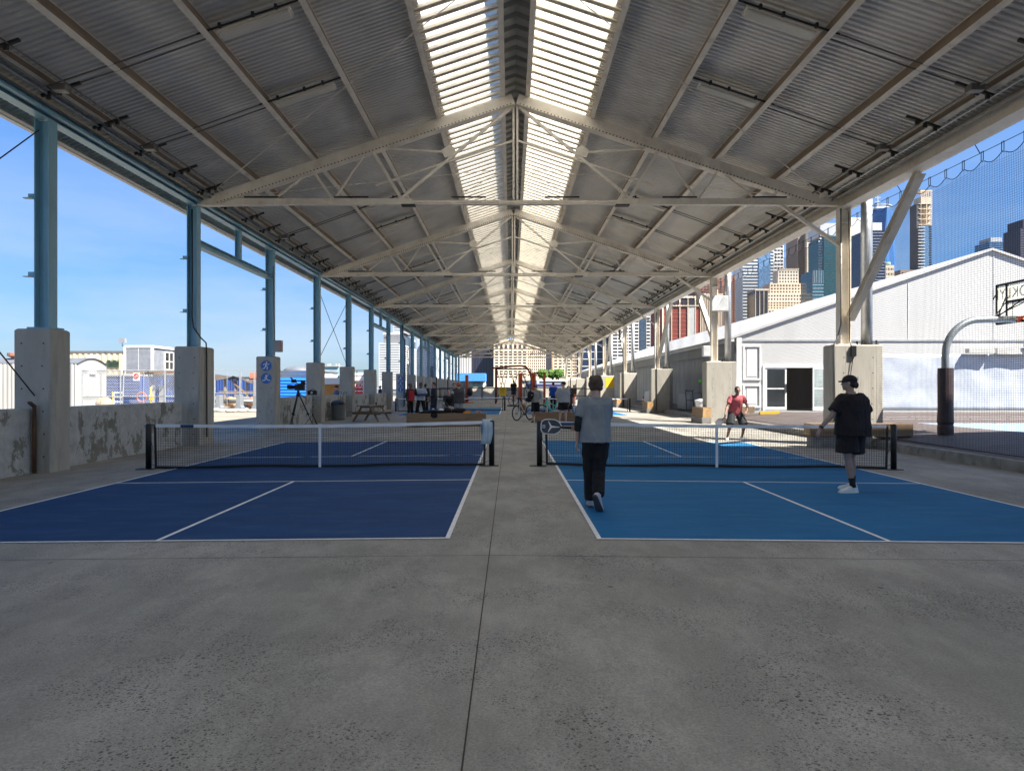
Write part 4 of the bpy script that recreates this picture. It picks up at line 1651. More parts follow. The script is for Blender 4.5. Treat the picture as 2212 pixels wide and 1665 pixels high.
# ================================================================ BICYCLES
def bicycle(loc, rz, mframe, lab, steer=0., basket=False, wide=.022):
    t = thing('bicycle', loc, lab, 'bicycle', rz=rz)
    r = .345
    def wheel(x):
        mb = MB()
        mb.tube([(x + r * math.cos(a * 2 * math.pi / 32), 0, r + wide + r * math.sin(a * 2 * math.pi / 32)) for a in range(32)], wide, 8, closed=True)
        wlo = mb.build('wheel', M_black, t, local=True)
        mb = MB()
        mb.tube([(x + (r - .03) * math.cos(a * 2 * math.pi / 32), 0, r + wide + (r - .03) * math.sin(a * 2 * math.pi / 32)) for a in range(32)], .012, 6, closed=True)
        mb.build('rim', M_dark, wlo, local=True)
        mb = MB()
        for k in range(18):
            a = k * 2 * math.pi / 18
            mb.bar((x + .03 * math.cos(a + 1), .0, r + wide + .03 * math.sin(a + 1)), (x + (r - .03) * math.cos(a), 0, r + wide + (r - .03) * math.sin(a)), .004, .004, (0, 1, 0))
        mb.tube([(x, -.05, r + wide), (x, .05, r + wide)], .05, 10)
        mb.build('spokes', M_galv, wlo, local=True)
    wheel(.55)
    wheel(-.50)
    z = r + wide
    mb = MB()
    for a, e, q in (((.36, 0, .86), (-.05, 0, .30), .042), ((.34, 0, .90), (-.16, 0, .66), .028), ((-.05, 0, .30), (-.2, 0, .80), .024)):
        mb.tube([a, e], q, 8)
    for s in (-1, 1):
        mb.tube([(-.05, s * .03, .30), (-.50, s * .06, z)], .013, 6)
        mb.tube([(-.17, s * .02, .68), (-.50, s * .06, z)], .011, 6)
    mb.tube([(.33, 0, .96), (.37, 0, .80)], .028, 8)
    mb.build('frame', mframe, t, local=True)
    mb = MB()
    for s in (-1, 1):
        mb.tube([(.375, s * .02, .82), (.40, s * .06, .72), (.55, s * .06, z)], .017, 6)
    mb.build('fork', mframe, t, local=True)
    mb = MB()
    mb.tube([(.33, 0, .95), (.30, 0, 1.06)], .018, 6)
    mb.tube([(.26, -.31, 1.07), (.31, -.1, 1.07), (.31, .1, 1.07), (.26, .31, 1.07)], .014, 6)
    for s in (-1, 1):
        mb.tube([(.26, s * .31, 1.07), (.22, s * .33, 1.07)], .02, 6)
    mb.build('handlebar', M_black, t, local=True)
    mb = MB()
    mb.tube([(-.2, 0, .80), (-.225, 0, .93)], .014, 6)
    mb.loft([[V((-.36 + u * .27, s_ * w, .945 + h)) for s_, h in ((-1, 0), (-.6, .03), (.6, .03), (1, 0), (.5, -.03), (-.5, -.03))] for u, w in ((0, .05), (.2, .08), (.5, .06), (1, .02))])
    mb.build('saddle', M_black, t, local=True)
    mb = MB()
    mb.tube([(-.05, -.09, .30), (-.05, .09, .30)], .05, 12)
    mb.bar((-.05, -.08, .30), (.06, -.08, .17), .02, .02)
    mb.bar((-.05, .08, .30), (-.16, .08, .43), .02, .02)
    mb.box(.02, .11, -.17, -.085, .155, .18)
    mb.box(-.21, -.12, .085, .17, .42, .445)
    mb.build('crank', M_dark, t, local=True)
    return t


M_silver = pbr('silver_frame_paint', (.36, .37, .36), .35, .3)
bicycle((.63, 32.9, 0), R(180 + 52), M_silver, 'silver bicycle with its front wheel turned to the viewer, by the floor joint')
bicycle((2.05, 33.7, 0), R(180 - 20), pbr('turquoise_paint', (.05, .50, .42), .4), 'turquoise bicycle behind the right bench beam', wide=.026)
blob('pannier', [((.62, 33.25, .62), .17, (.9, .6, 1.1))], pbr('orange_bag', (.50, .20, .03), .7, var=.3), 'orange brown bag strapped at the rear of the silver bicycle', 'bag', (.62, 33.25, .4), amp=.03)

# ================================================================ GYM FRAMES, far
M_gred = pbr('dark_red_tube', (.20, .025, .015), .45, var=.15)
M_ored = pbr('orange_red_post', (.42, .07, .02), .5, var=.2)
D = 62
t = thing('climbing_frame', (at(1110, D), D, 0), 'dark red arched climbing frame with rope nets at the far end', 'climbing frame')
mb = MB()
P = lambda px, py, d=D: (at(px, d), d, hz(py, d))
mb.tube([P(1063, 795), P(1080, 794), P(1105, 791), P(1125, 790), P(1137, 793), P(1144, 803), P(1149, 822), P(1153, 870)], .085, 8)
mb.tube([P(1071, 796), P(1071, 872)], .085, 8)
mb.build('arch', M_gred, t)
mb = MB()
for dx, q in ((0, D + 2.2),):
    mb.tube([P(1071, 797, q), P(1145, 797, q)], .06, 6)
    mb.tube([P(1073, 797, q), P(1073, 868, q)], .06, 6)
    mb.tube([P(1147, 797, q), P(1147, 868, q)], .06, 6)
mb.tube([P(1071, 800), P(1071, 797, D + 2.2)], .05, 6)
mb.build('back_frame', M_dark, t)
mb = MB()
for a, e in (((1074, 803), (1090, 858)), ((1080, 803), (1096, 858)), ((1090, 803), (1076, 858)), ((1097, 803), (1083, 858)), ((1100, 803), (1112, 830)), ((1120, 803), (1112, 830)), ((1104, 803), (1113, 830)), ((1116, 803), (1113, 830)),
             ((1122, 803), (1139, 850)), ((1126, 803), (1142, 840)), ((1128, 803), (1148, 850))):
    mb.tube([P(a[0], a[1], D + 1), P(e[0], e[1], D + 1)], .03, 5)
for py in (815, 828, 842):
    mb.tube([P(1076, py, D + 1), P(1096, py, D + 1)], .02, 4)
mb.build('rope_net', M_dark, t)
t = thing('pull_up_bar', (at(1140, 56), 56, 0), 'orange red pull up bars right of the climbing frame', 'exercise bar')
for px, z in ((1122, 808), (1126, 806), (1150, 806), (1155, 804), (1176, 804)):
    mb = MB()
    d = 56
    mb.tube([(at(px, d), d, -.02), (at(px, d), d, hz(z, d))], .095, 8)
    mb.build('post', M_ored, t)
mb = MB()
mb.tube([P(1152, 806, 56), P(1176, 806, 56)], .045, 6)
mb.tube([P(1122, 809, 56), P(1150, 809, 56)], .03, 6)
mb.build('bar', M_dark, t)
d = 72
t = thing('exercise_post', (at(1008.5, d), d, 0), 'orange exercise post on a flat base right of the man in the orange hat', 'exercise post')
mb = MB()
mb.tube([(at(1008.5, d), d, 0), (at(1008.5, d), d, hz(810, d))], .17, 10)
mb.build('post', M_ored, t)
mb = MB()
mb.lathe([(.75, 0), (.75, .06), (.3, .12)], (at(1008.5, d), d, gz(4)), 18)
mb.build('foot', M_ored, t)
mb = MB()
mb.smooth = True
mb.ball((at(1015, d), d - .3, hz(847, d)), .33, 14, 10, (1, .8, 1.3))
mb.build('pad', M_black, t)
d = 58
t = thing('exercise_machine', (at(1109, d), d, 0), 'dark pedal exercise machine under the far man in black', 'exercise machine')
mb = MB()
mb.box(at(1096, d), at(1124, d), d - .3, d + .5, -.02, .1)
mb.bar((at(1109, d), d, .1), (at(1109, d), d, .9), .1, .14)
mb.build('base_frame', M_dark, t)
mb = MB()
mb.tube([(at(1084, d), d, hz(846, d)), (at(1100, d), d, hz(842, d)), (at(1118, d), d, hz(843, d))], .04, 6)
mb.build('handlebar', M_dark, t)
mb = MB()
mb.tube([(at(1109, d) + .42 * math.cos(a * .3927), d - .1, .5 + .42 * math.sin(a * .3927)) for a in range(16)], .04, 6, closed=True)
mb.build('flywheel', pbr('pinkish_grey', (.25, .17, .17), .5), t)
# black railings of the fitness area
for px0, px1, d, lab in ((918, 992, 62, 'black railing behind the standing group on the left'), (1200, 1296, 66, 'black railing behind the far right net')):
    t = thing('railing', (at((px0 + px1) / 2, d), d, 0), lab, 'railing', 'black fitness area railings')
    mb = MB()
    xa, xb = at(px0, d), at(px1, d)
    for z in (1.42, .75):
        mb.tube([(xa, d, z), (xb, d, z)], .04, 6)
    mb.build('rail', M_black, t)
    for k in range(4):
        mb = MB()
        x = xa + (xb - xa) * k / 3
        mb.tube([(x, d, -.06), (x, d, 2.5 if k in (1, 2) else 1.42)], .05, 6)
        mb.build('post', M_black, t)
t = thing('yellow_notice', (at(1085.5, 46.9), 46.85, .8), 'yellow notice board hung on the far left net by its right end', 'notice board')
mb = MB()
d = 46.9
mb.box(at(1077.5, d), at(1094, d), d - .06, d - .03, hz(855, d), hz(836, d))
mb.build('panel', M_yellow, t)
mb = MB()
for k, (w, h) in enumerate(((.9, .05), (.6, .03), (.75, .03))):
    z = hz(840 + 4 * k, d)
    xm = at(1085.7, d)
    mb.box(xm - .2 * w, xm + .2 * w, d - .064, d - .0605, z - h / 2, z + h / 2)
mb.build('lettering', pbr('brown_ink', (.25, .13, .03), .6), t)

# ================================================================ END OF THE PIER
mb = MB()
mb.box(-9.2, 10.0, 126.5, 126.9, -.2, 1.56)
mb.box(-9.2, 10.0, 126.45, 126.95, 1.56, 1.64)
tag(mb.build('end_wall', M_pier, org=(0, 126.7, -.2)), 'grey concrete wall closing the far end of the pavilion', 'wall')
t = thing('mesh_fence', (0, 88, 0), 'grey mesh fence across the floor before the far end', 'fence')
mb = MB()
for k in range(90):
    x = -9 + k * .21
    mb.bar((x, 88, 0), (x, 88, 1.45), .018, .018)
mb.build('infill', M_galv, t)
mb = MB()
mb.tube([(-9.1, 88, 1.5), (9.9, 88, 1.5)], .05, 6)
mb.tube([(-9.1, 88, .1), (9.9, 88, .1)], .04, 6)
mb.build('rail', M_dark, t)
for k in range(8):
    mb = MB()
    mb.tube([(-9 + k * 2.68, 88, -.1), (-9 + k * 2.68, 88, 1.55)], .06, 6)
    mb.build('post', M_dark, t)
d = 140
t = thing('shade_canopy', (at(1020, d), d, -3), 'bright blue flat canopy beyond the far end of the pavilion', 'canopy')
mb = MB()
mb.box(at(985, d), at(1048, d), d, d + 8, hz(823, d), hz(806, d))
mb.build('roof', pbr('bright_blue_canvas', (.06, .25, .62), .6), t)
for px in (990, 1044):
    mb = MB()
    mb.tube([(at(px, d), d + 1, -4), (at(px, d), d + 1, hz(823, d))], .15, 8)
    mb.build('post', M_white, t)
mb = MB()
for k in range(16):
    random.seed(k)
    px = 990 + k * 3.6
    mb.ball((at(px, d), d + 3, hz(829 + random.uniform(-2, 2), d)), .5 + random.random() * .4, 8, 6, (1, 1, 1.2))
tag(mb.build('people_crowd', pbr('mixed_clothes', (.3, .34, .3), .8, var=.7, scale=.9)), 'mixed pale and green shapes crowding under the blue canopy', 'crowd', kind='stuff')
t = thing('ferry', (at(1200, 230), 230, -4), 'white ferry with dark window band moored beyond the pier end', 'boat')
d = 230
mb = MB()
mb.loft([[V((x, d + yy, z)) for x, yy in ((at(1135, d), 3), (at(1150, d), 0), (at(1262, d), 0), (at(1262, d), 7), (at(1150, d), 7))] for z in (-4, hz(829, d))])
mb.build('hull', pbr('navy_hull', (.05, .05, .13), .4), t)
mb = MB()
mb.loft([[V((x, d + yy, z)) for x, yy in ((at(1143, d), 3.5), (at(1160, d), .4), (at(1260, d), .4), (at(1260, d), 6.6), (at(1160, d), 6.6))] for z in (hz(829, d) + .01, hz(821, d))])
mb.build('cabin', M_white, t)
mb = MB()
mb.box(at(1165, d), at(1258, d), d + .34, d + .39, hz(827, d), hz(823.5, d))
mb.build('window', M_glass, t)

# trees at the far shore promenade
M_leaf = pbr('leaf_green', (.085, .17, .022), .7, var=.5, scale=.7, bmp=0)
M_bark = pbr('bark', (.10, .075, .05), .9)


def tree(px, py_top, d, wpx, lab, seed):
    random.seed(seed)
    x = at(px, d)
    zt2 = hz(py_top, d)
    z0 = hz(822, d)
    rad = wpx * d / F / 2
    t = thing('tree', (x, d, z0 - 3), lab, 'tree', 'trees on the far promenade')
    mb = MB()
    mb.tube([(x, d, z0 - 3), (x + .2, d, z0 + 1), (x, d, z0 + (zt2 - z0) * .6)], [.5, .35, .15], 7)
    for k in range(5):
        a = random.random() * 6.3
        mb.tube([(x + .1, d, z0 + .5 + k * .5), (x + rad * .6 * math.cos(a), d + rad * .6 * math.sin(a), z0 + 2.2 + k * .7)], [.18, .06], 5)
    mb.build('trunk', M_bark, t)
    mb = MB()
    zc = (z0 + zt2) / 2 + .6
    hh = (zt2 - z0) / 2
    for k in range(1500):
        cl = V((random.gauss(0, 1), random.gauss(0, 1), random.gauss(0, 1)))
        cl = cl.normalized() * random.random() ** .4
        lump = .8 + .35 * mnoise.noise(cl * 2.2 + V((seed, 0, 0)))
        p = V((x, d, zc)) + V((cl.x * rad, cl.y * rad, cl.z * hh)) * lump
        s = random.uniform(.25, .5)
        u = V((random.gauss(0, 1), random.gauss(0, 1), random.gauss(0, 1))).normalized()
        w2 = u.orthogonal().normalized() * s
        u = u * s
        mb.quad(p - u, p + w2, p + u, p - w2)
    mb.build('crown', M_leaf, t)


tree(1172, 797, 420, 30, 'leftmost bright green tree before the cream building', 1)
tree(1192, 799, 424, 22, 'small middle green tree before the cream building', 2)
tree(1206, 796, 418, 34, 'rightmost and largest green tree before the cream building', 3)

# ================================================================ COVERED PALLETS, BIN, CONE by the tent
def covered(x0, x1, y0, y1, z0, z1, lab):
    mb = MB()
    mb.smooth = True
    n, mlev = 28, 7
    rings = []
    cx_, cy_ = (x0 + x1) / 2, (y0 + y1) / 2
    for j in range(mlev + 1):
        f = j / mlev
        z = z0 + .04 + (z1 - z0) * (1 - (1 - f) ** 2 if f < 1 else 1)
        k = 1.06 - .16 * f ** 2 if f < .95 else .5
        ring = []
        for i in range(n):
            a = 2 * math.pi * i / n
            sx = math.copysign(abs(math.cos(a)) ** .5, math.cos(a))
            sy = math.copysign(abs(math.sin(a)) ** .5, math.sin(a))
            w = 1 + .06 * math.sin(a * 9) * (1 - f) + .05 * mnoise.noise((a * 2, f * 3, x0))
            ring.append(V((cx_ + sx * (x1 - x0) / 2 * k * w, cy_ + sy * (y1 - y0) / 2 * k * w, z + .05 * mnoise.noise((a, f * 4, y0)))))
        rings.append(ring)
    mb.loft(rings)
    o = mb.build('covered_pallet', pbr('pale_sheet', (.50, .52, .53), .6, var=.1, scale=2, bmp=.5, bscale=7), org=(cx_, cy_, z0))
    tag(o, lab, 'covered pallet', 'sheet covered pallets by the tent')


covered(10.5, 11.65, 41.6, 43.9, .2, 1.2, 'pallet under a pale sheet on the paving, left of the pink shirted player')
covered(10.75, 11.75, 53.5, 56.0, .2, 1.25, 'farther sheet covered pallet beside the traffic cone')
t = thing('storage_bin', (9.98, 36.3, .1), 'white plastic bin at the left edge of the pier behind the pink shirted player', 'bin')
mb = MB()
mb.lathe([(.22, .13), (.28, .8), (.3, .82)], (9.98, 36.3, .0), 16)
mb.build('tub', M_white, t)
mb = MB()
mb.lathe([(.32, .82), (.31, .9), (.05, .97)], (9.98, 36.3, .0), 16)
mb.build('lid', M_white, t)
t = thing('traffic_cone', (10.9, 56.8, .19), 'orange red traffic cone on the paving between two right hand piers', 'traffic cone')
mb = MB()
mb.lathe([(.17, .24), (.035, .85), (.01, .86)], (10.9, 56.8, 0), 14)
mb.build('cone', M_orange, t)
mb = MB()
mb.cbox((10.9, 56.8, .215), .42, .42, .05)
mb.build('base', M_black, t)
mb = MB()
mb.lathe([(.118, .5), (.085, .66)], (10.9, 56.8, 0), 14)
mb.build('reflective_band', M_white, t)
mb = MB()
mb.bar((11.7, 32.5, .36), (12.6, 32.5, .40), .16, .12)
o = mb.build('parking_stop', M_yellow, org=(12.1, 32.5, .3))
tag(o, 'yellow bar lying on the paving before the tent doors', 'bar')
mb = MB()
mb.bar((11.0, 32.6, .3), (11.7, 32.55, .34), .2, .08)
mb.bar((11.45, 32.58, .4), (11.47, 32.58, .6), .06, .06)
tag(mb.build('timber_offcut', M_greywood, org=(11.3, 32.6, .3)), 'grey timber offcut next to the yellow bar', 'timber')
t = thing('hand_truck', (10.95, 40.6, .2), 'black wheeled frame leaning behind the sheet covered pallet', 'hand truck')
mb = MB()
for dx in (0, .42):
    mb.tube([(10.5 + dx, 41.2, .2), (10.5 + dx, 41.5, 1.35), (10.56 + dx, 41.55, 1.42)], .022, 6)
mb.tube([(10.5, 41.5, 1.35), (10.92, 41.5, 1.35)], .022, 6)
mb.tube([(10.5, 41.35, .8), (10.92, 41.35, .8)], .018, 6)
mb.build('frame', M_black, t)

# ================================================================ YARD, left
def corrug(name, x0, x1, y, z0, z1, m, parent, pitch=.28, depth=.05, side=False, horiz=False, end=None):
    """ribbed sheet wall facing the viewer (or facing +x with side=True)"""
    mb = MB()
    pr = []
    a0, a1 = (z0, z1) if horiz else (x0, x1)
    a = a0
    while a < a1 - .01:
        for f, h in ((0, 0), (.4, 0), (.5, depth), (.9, depth)):
            if a + f * pitch < a1:
                pr.append((a + f * pitch, h))
        a += pitch
    pr.append((a1, 0))
    vs = []
    for q, h in pr:
        if horiz:
            vs += [(x0, y - h, q), (x1, y - h, q)]
        elif side:
            vs += [(y + h, q, z0), (y + h, q, z1)]
        else:
            vs += [(q, y - h, z0), (q, y - h, z1)]
    mb.add(vs, [(2 * i, 2 * i + 2, 2 * i + 3, 2 * i + 1) for i in range(len(pr) - 1)])
    return mb.build(name, m, parent)


YZ = -.15
M_greysid = pbr('grey_siding', (.36, .36, .35), .6, var=.12, scale=1, stretch=(3, 1, .3), dirt=(.3, .28, .25), dscale=1.4, damt=.4)
M_creamsid = pbr('cream_siding', (.58, .50, .34), .6, var=.06)
M_bluecont = pbr('navy_container', (.035, .075, .24), .5, var=.15, scale=1)
M_brightblue = pbr('bright_blue_container', (.02, .21, .72), .45, var=.08)
M_roofdark = pbr('dark_roof_sheet', (.12, .13, .15), .6)
# long grey site trailer
D = 46
t = thing('site_trailer', (at(90, D), D, YZ), 'long grey ribbed site trailer with curved roof, left of and behind the nearest pier', 'trailer')
xa, xb = at(-260, D), at(166, D)
corrug('side_wall', xa, xb, D, YZ, 3.15, M_greysid, t)
xe, ye = at(230, D + 3.6), D + 3.6
mb = MB()
vs = []
for k in range(13):
    f = k / 12
    vs.append((xb + (xe - xb) * f, D + 3.6 * f, 3.15 + .42 * math.sin(math.pi * f)))
mb.add([(xb, D, YZ)] + vs + [(xe, ye, YZ)], [tuple(range(15))])
mb.build('end_wall', M_greysid, t)
mb = MB()
for (a, e) in zip(vs[:-1], vs[1:]):
    a, e = V(a), V(e)
    o = V((xa - xb, 0, 0))
    mb.quad(a + V((.1, -.05, .03)), e + V((.1, -.05, .03)), e + o + V((0, 0, .03)), a + o + V((0, 0, .03)))
mb.build('roof', M_roofdark, t)
mb = MB()
mb.cbox(((xb + xe) / 2, D + 1.75, 2.75), .7, .25, .5, rz=math.atan2(3.6, xe - xb))
mb.build('vent', M_white, t)
mb = MB()
mb.lathe([(.2, 3.2), (.2, 3.6), (.42, 3.7), (.42, 3.9), (.1, 3.95)], (at(8, D), D + 1, 0), 12)
mb.build('chimney', pbr('rust_pipe', (.25, .12, .09), .8), t)
# cream building
D = 72
t = thing('warehouse', (at(210, D), D, YZ), 'cream ribbed metal warehouse with a louvred vent behind the site trailer', 'warehouse')
corrug('wall', at(40, D), at(269, D), D, YZ, hz(762, D), M_creamsid, t, pitch=.6, depth=.06)
mb = MB()
mb.box(at(40, D) - .1, at(269, D) + .1, D - .1, D + 14, hz(762, D), hz(758, D))
mb.build('roof', M_roofdark, t)
mb = MB()
mb.box(at(188, D), at(212, D), D - .14, D - .07, hz(782, D), hz(767, D))
mb.build('shutter', M_white, t)
mb = MB()
for k in range(6):
    z = hz(793, D) + k * .13
    mb.box(at(232, D), at(258, D), D - .16, D - .07, z, z + .075)
mb.build('louvre', pbr('dark_green_louvre', (.02, .06, .04), .5), t)
mb = MB()
mb.box(at(30, D), at(269, D) + .3, D + .3, D + 13.9, YZ, hz(763, D))
mb.build('core', M_roofdark, t)
# grey cabin with white corner frame stacked on the lower container
D = 58
x0, x1 = at(267, D), at(330, D)
z0, z1 = hz(808, D), hz(751, D)
t = thing('site_cabin', (x0, D, z0), 'grey site cabin with white frame stacked on a container behind the chain link fence', 'cabin')
mb = MB()
mb.box(x0 + .1, x1 - .1, D + .03, D + 5.9, z0 + .05, z1 - .05)
mb.build('panel_wall', pbr('cabin_grey', (.22, .235, .26), .5), t)
mb = MB()
for x in (x0, x1 - .18):
    for yy in (D, D + 5.8):
        mb.box(x, x + .18, yy, yy + .18, z0, z1)
mb.box(x0, x1, D - .01, D + 6, z1, z1 + .2)
mb.box(x0, x1, D - .01, D + 6, z0 - .15, z0)
mb.box((x0 + x1) / 2 - .01, (x0 + x1) / 2 + .01, D + .01, D + .029, z0, z1)
mb.build('frame', M_white, t)
mb = MB()
mb.box(x1 - .1, x1 - .06, D + 2.2, D + 3.6, z0 + .5, z1 - .35)
w = mb.build('window', M_glass, t)
mb = MB()
for a in (D + 2.1, D + 2.86, D + 3.6):
    mb.box(x1 - .1, x1 - .02, a, a + .1, z0 + .4, z1 - .25)
for z in (z0 + .4, (z0 + z1) / 2, z1 - .3):
    mb.box(x1 - .1, x1 - .025, D + 2.2, D + 3.6, z, z + .08)
mb.build('frame', M_white, w)
mb = MB()
mb.tube([(x0 - .1, D, z1 + .1), (x0 - .1, D, z1 + .55)], .05, 6)
mb.cbox((x0 - .05, D - .1, z1 + .6), .55, .3, .35)
mb.build('floodlight', M_galv, t)
# navy containers
for k, (pa, pb, D, zt_, lab) in enumerate(((186, 300, 52, 2.45, 'navy blue container behind the life ring and the fence'), (300, 400, 54, 2.5, 'darker navy container under the stacked cabin, with doors'), (466, 600, 66, 2.5, 'navy container under the orange mesh, seen through the wall opening'))):
    t = thing('shipping_container', ((at(pa, D) + at(pb, D)) / 2, D, YZ), lab, 'container', 'navy containers in the yard')
    corrug('side_wall', at(pa, D), at(pb, D), D, YZ, zt_, M_bluecont, t, horiz=(k == 0), pitch=.26)
    mb = MB()
    mb.box(at(pa, D), at(pb, D), D + .06, D + 2.4, YZ, zt_ - .02)
    mb.build('body', M_bluecont, t)
    mb = MB()
    mb.box(at(pa, D) - .05, at(pb, D) + .05, D - .12, D + 2.45, zt_ - .02, zt_ + .1)
    mb.build('roof', M_greysid if k == 0 else M_roofdark, t)
    if k == 1:
        for px in (322, 345, 398):
            mb = MB()
            mb.box(at(px, D), at(px, D) + .5, D - .12, D - .07, YZ, 1.75)
            mb.build('door', M_greysid, t)
t = thing('roof_timbers', (at(350, 53), 53, 2.6), 'heap of brown timbers and sheeting on the navy container roof', 'timber heap')
for k in range(7):
    mb = MB()
    random.seed(k + 3)
    mb.bar((at(268 + k * 18, 53), 53 + random.random(), 2.66 + .08 * (k % 3)), (at(330 + k * 14, 53), 53.5 + random.random(), 2.7 + .1 * (k % 3)), .14, .1)
    mb.build('timber', M_wood, t)
# chain link fence panels
M_link = None
m, nt, b = newmat('chain_link_mesh')
b.inputs['Base Color'].default_value = (.5, .52, .54, 1)
b.inputs['Metallic'].default_value = .4
b.inputs['Roughness'].default_value = .5
M_link = m
fi = 0
fl_ = [(176, 262, 32, 0), (262, 355, 32.4, .05), (356, 455, 32, -.03), (462, 519, 50, 0), (519, 580, 50, 0)]
for k, (pa, pb, D, lean) in enumerate(fl_):
    x0, x1 = at(pa, D), at(pb, D)
    z1 = (hz(800, D) if D < 40 else hz(799, D))
    labs = ['chain link fence panel nearest the site trailer', 'leaning chain link fence panel with the round red sign', 'chain link fence panel left of the second pier', 'open fence panel with white posts in the wall opening, left', 'open fence panel with white posts in the wall opening, right']
    t = thing('fence_panel', ((x0 + x1) / 2, D, YZ), labs[k], 'fence', 'temporary fence panels in the yard')
    mb = MB()
    for x in (x0 + .04, x1 - .04):
        mb.tube([(x, D, YZ), (x + lean, D + lean, z1)], .035, 6)
    for z in (z1, 1.15, YZ + .1):
        mb.tube([(x0 + .04 + lean * z / z1, D, z), (x1 - .04 + lean * z / z1, D, z)], .028, 6)
    mb.tube([((x0 + x1) / 2, D, YZ), ((x0 + x1) / 2 + lean, D, z1)], .02, 6)
    mb.build('frame', M_galv, t)
    if D < 40:
        mb = MB()
        sp = .11
        w_, h_ = x1 - x0, z1 - YZ
        n = int((w_ + h_) / sp)
        for s in (0, 1):
            for i in range(1, n):
                c = i * sp
                u0, v0 = (c, 0) if c < w_ else (w_, c - w_)
                u1, v1 = (0, c) if c < h_ else (c - h_, h_)
                if s:
                    u0, u1 = w_ - u0, w_ - u1
                mb.bar((x0 + u0, D + .04 + .008 * s, YZ + v0), (x0 + u1, D + .04 + .008 * s, YZ + v1), .010, .010)
        mb.build('mesh', M_link, t)
t = thing('warning_sign', (at(294, 31.9), 31.9, 1.7), 'white square sign with a red prohibition circle on the leaning fence', 'sign')
mb = MB()
D = 31.9
mb.box(at(288, D), at(302, D), D - .02, D, hz(822, D), hz(805, D))
mb.build('panel', M_white, t)
mb = MB()
c = V((at(295, D), D - .03, hz(812, D)))
mb.tube([c + V((.105 * math.cos(a * .3927), 0, .105 * math.sin(a * .3927))) for a in range(16)], .018, 5, closed=True)
mb.bar(c + V((-.08, 0, .08)), c + V((.08, 0, -.08)), .03, .012)
mb.build('prohibition_mark', pbr('sign_red', (.5, .03, .02), .5), t)
mb = MB()
D = 40
c = V((at(306, D), D, hz(858, D)))
mb.tube([c + V((.27 * math.cos(a * .2618), 0, .27 * math.sin(a * .2618))) for a in range(24)], .06, 8, closed=True)
tag(mb.build('life_ring', pbr('ring_red', (.36, .10, .07), .6, var=.2), org=c), 'red life ring standing behind the chain link fence', 'life ring')
t = thing('valve_post', (at(326, 39), 39, YZ), 'yellow standpipe with a dark top behind the fence', 'standpipe')
mb = MB()
mb.tube([(at(326, 39), 39, YZ), (at(326, 39), 39, hz(836, 39))], .05, 8)
mb.cbox((at(327, 39), 39, hz(858, 39)), .2, .16, .3)
mb.build('pipe', M_yellow, t)
mb = MB()
mb.tube([(at(326, 39), 39, hz(836, 39)), (at(319, 39), 39, hz(798, 39))], .035, 6)
mb.cbox((at(320, 39), 39, hz(807, 39)), .5, .2, .12)
mb.build('mast', M_dark, t)
blob('straw_bale', [((at(225, 38), 38, .7), .42, (1.05, .8, .85))], pbr('tan_sack', (.50, .36, .22), .9, var=.2, scale=6), 'round tan sack behind the chain link fence', 'sack', (at(225, 38), 38, .4), amp=.05)
mb = MB()
mb.tube([(at(380, 40), 40, YZ), (at(380, 40), 40, hz(850, 40)), (at(384, 40), 40, hz(846, 40)), (at(388, 40), 40, hz(850, 40))], .11, 8)
tag(mb.build('bollard', pbr('rust_orange', (.45, .18, .08), .7), org=(at(380, 40), 40, YZ)), 'rust orange bent pipe bollard left of the second pier', 'bollard')
t = thing('metal_rack', (at(255, 41), 41, YZ), 'white metal rack beside the tan sack behind the fence', 'rack')
mb = MB()
for px in (246, 265):
    mb.tube([(at(px, 41), 41, YZ), (at(px, 41), 41, hz(847, 41))], .03, 6)
for py in (848, 858, 868):
    mb.tube([(at(246, 41), 41, hz(py, 41)), (at(265, 41), 41, hz(py, 41))], .03, 6)
mb.build('frame', M_white, t)
mb = MB()
mb.tube([(at(243, 40), 40, YZ), (at(243, 40), 40, hz(846, 40))], .03, 6)
tag(mb.build('marker_pole', M_yellow, org=(at(243, 40), 40, YZ)), 'thin yellow pole left of the white rack', 'pole')
# tarp shelter, barriers and rubble in the opening
t = thing('tarp_shelter', (at(495, 56), 56, YZ), 'shelter of timber posts under a sagging brown tarp in the wall opening', 'shelter')
mb = MB()
D = 56
mb.smooth = True
g = lambda i, j: (at(440 + 10.5 * i, D), D + j * .8, hz(807 + 1.6 * i + 5 * math.sin(i * .8) * (j == 0) + (6 if j == 0 and i < 6 else 0), D) + .12 * mnoise.noise((i, j, 0)))
vs = [g(i, j) for j in range(4) for i in range(11)]
mb.add(vs, [(j * 11 + i, j * 11 + i + 1, (j + 1) * 11 + i + 1, (j + 1) * 11 + i) for j in range(3) for i in range(10)])
mb.build('tarp_roof', pbr('brown_tarp', (.07, .055, .045), .8, var=.3), t)
for px in (482, 505, 530, 546):
    mb = MB()
    mb.bar((at(px, D), D + .4, YZ), (at(px, D), D + .4, hz(818, D)), .16, .16)
    mb.build('post', M_greywood, t)
mb = MB()
mb.bar((at(498, D), D + .3, hz(822, D)), (at(530, D), D + .3, hz(852, D)), .14, .14)
mb.bar((at(470, D), D + .3, hz(846, D)), (at(545, D), D + .3, hz(846, D)), .1, .1)
mb.build('brace', M_wood, t)
t = thing('safety_mesh', (at(580, 65), 65, 2.5), 'orange safety mesh band along the navy container roof', 'mesh')
mb = MB()
D = 65
for k in range(4):
    mb.bar((at(540, D), D, hz(816 - 3.2 * k, D)), (at(615, D), D, hz(816 - 3.2 * k, D)), .04, .1)
for k in range(26):
    mb.bar((at(540 + 3 * k, D), D, hz(817, D)), (at(540 + 3 * k, D), D, hz(804.5, D)), .05, .03)
mb.build('netting', pbr('safety_orange', (.75, .18, .08), .6), t)
bars_ = ['left', 'middle', 'right']
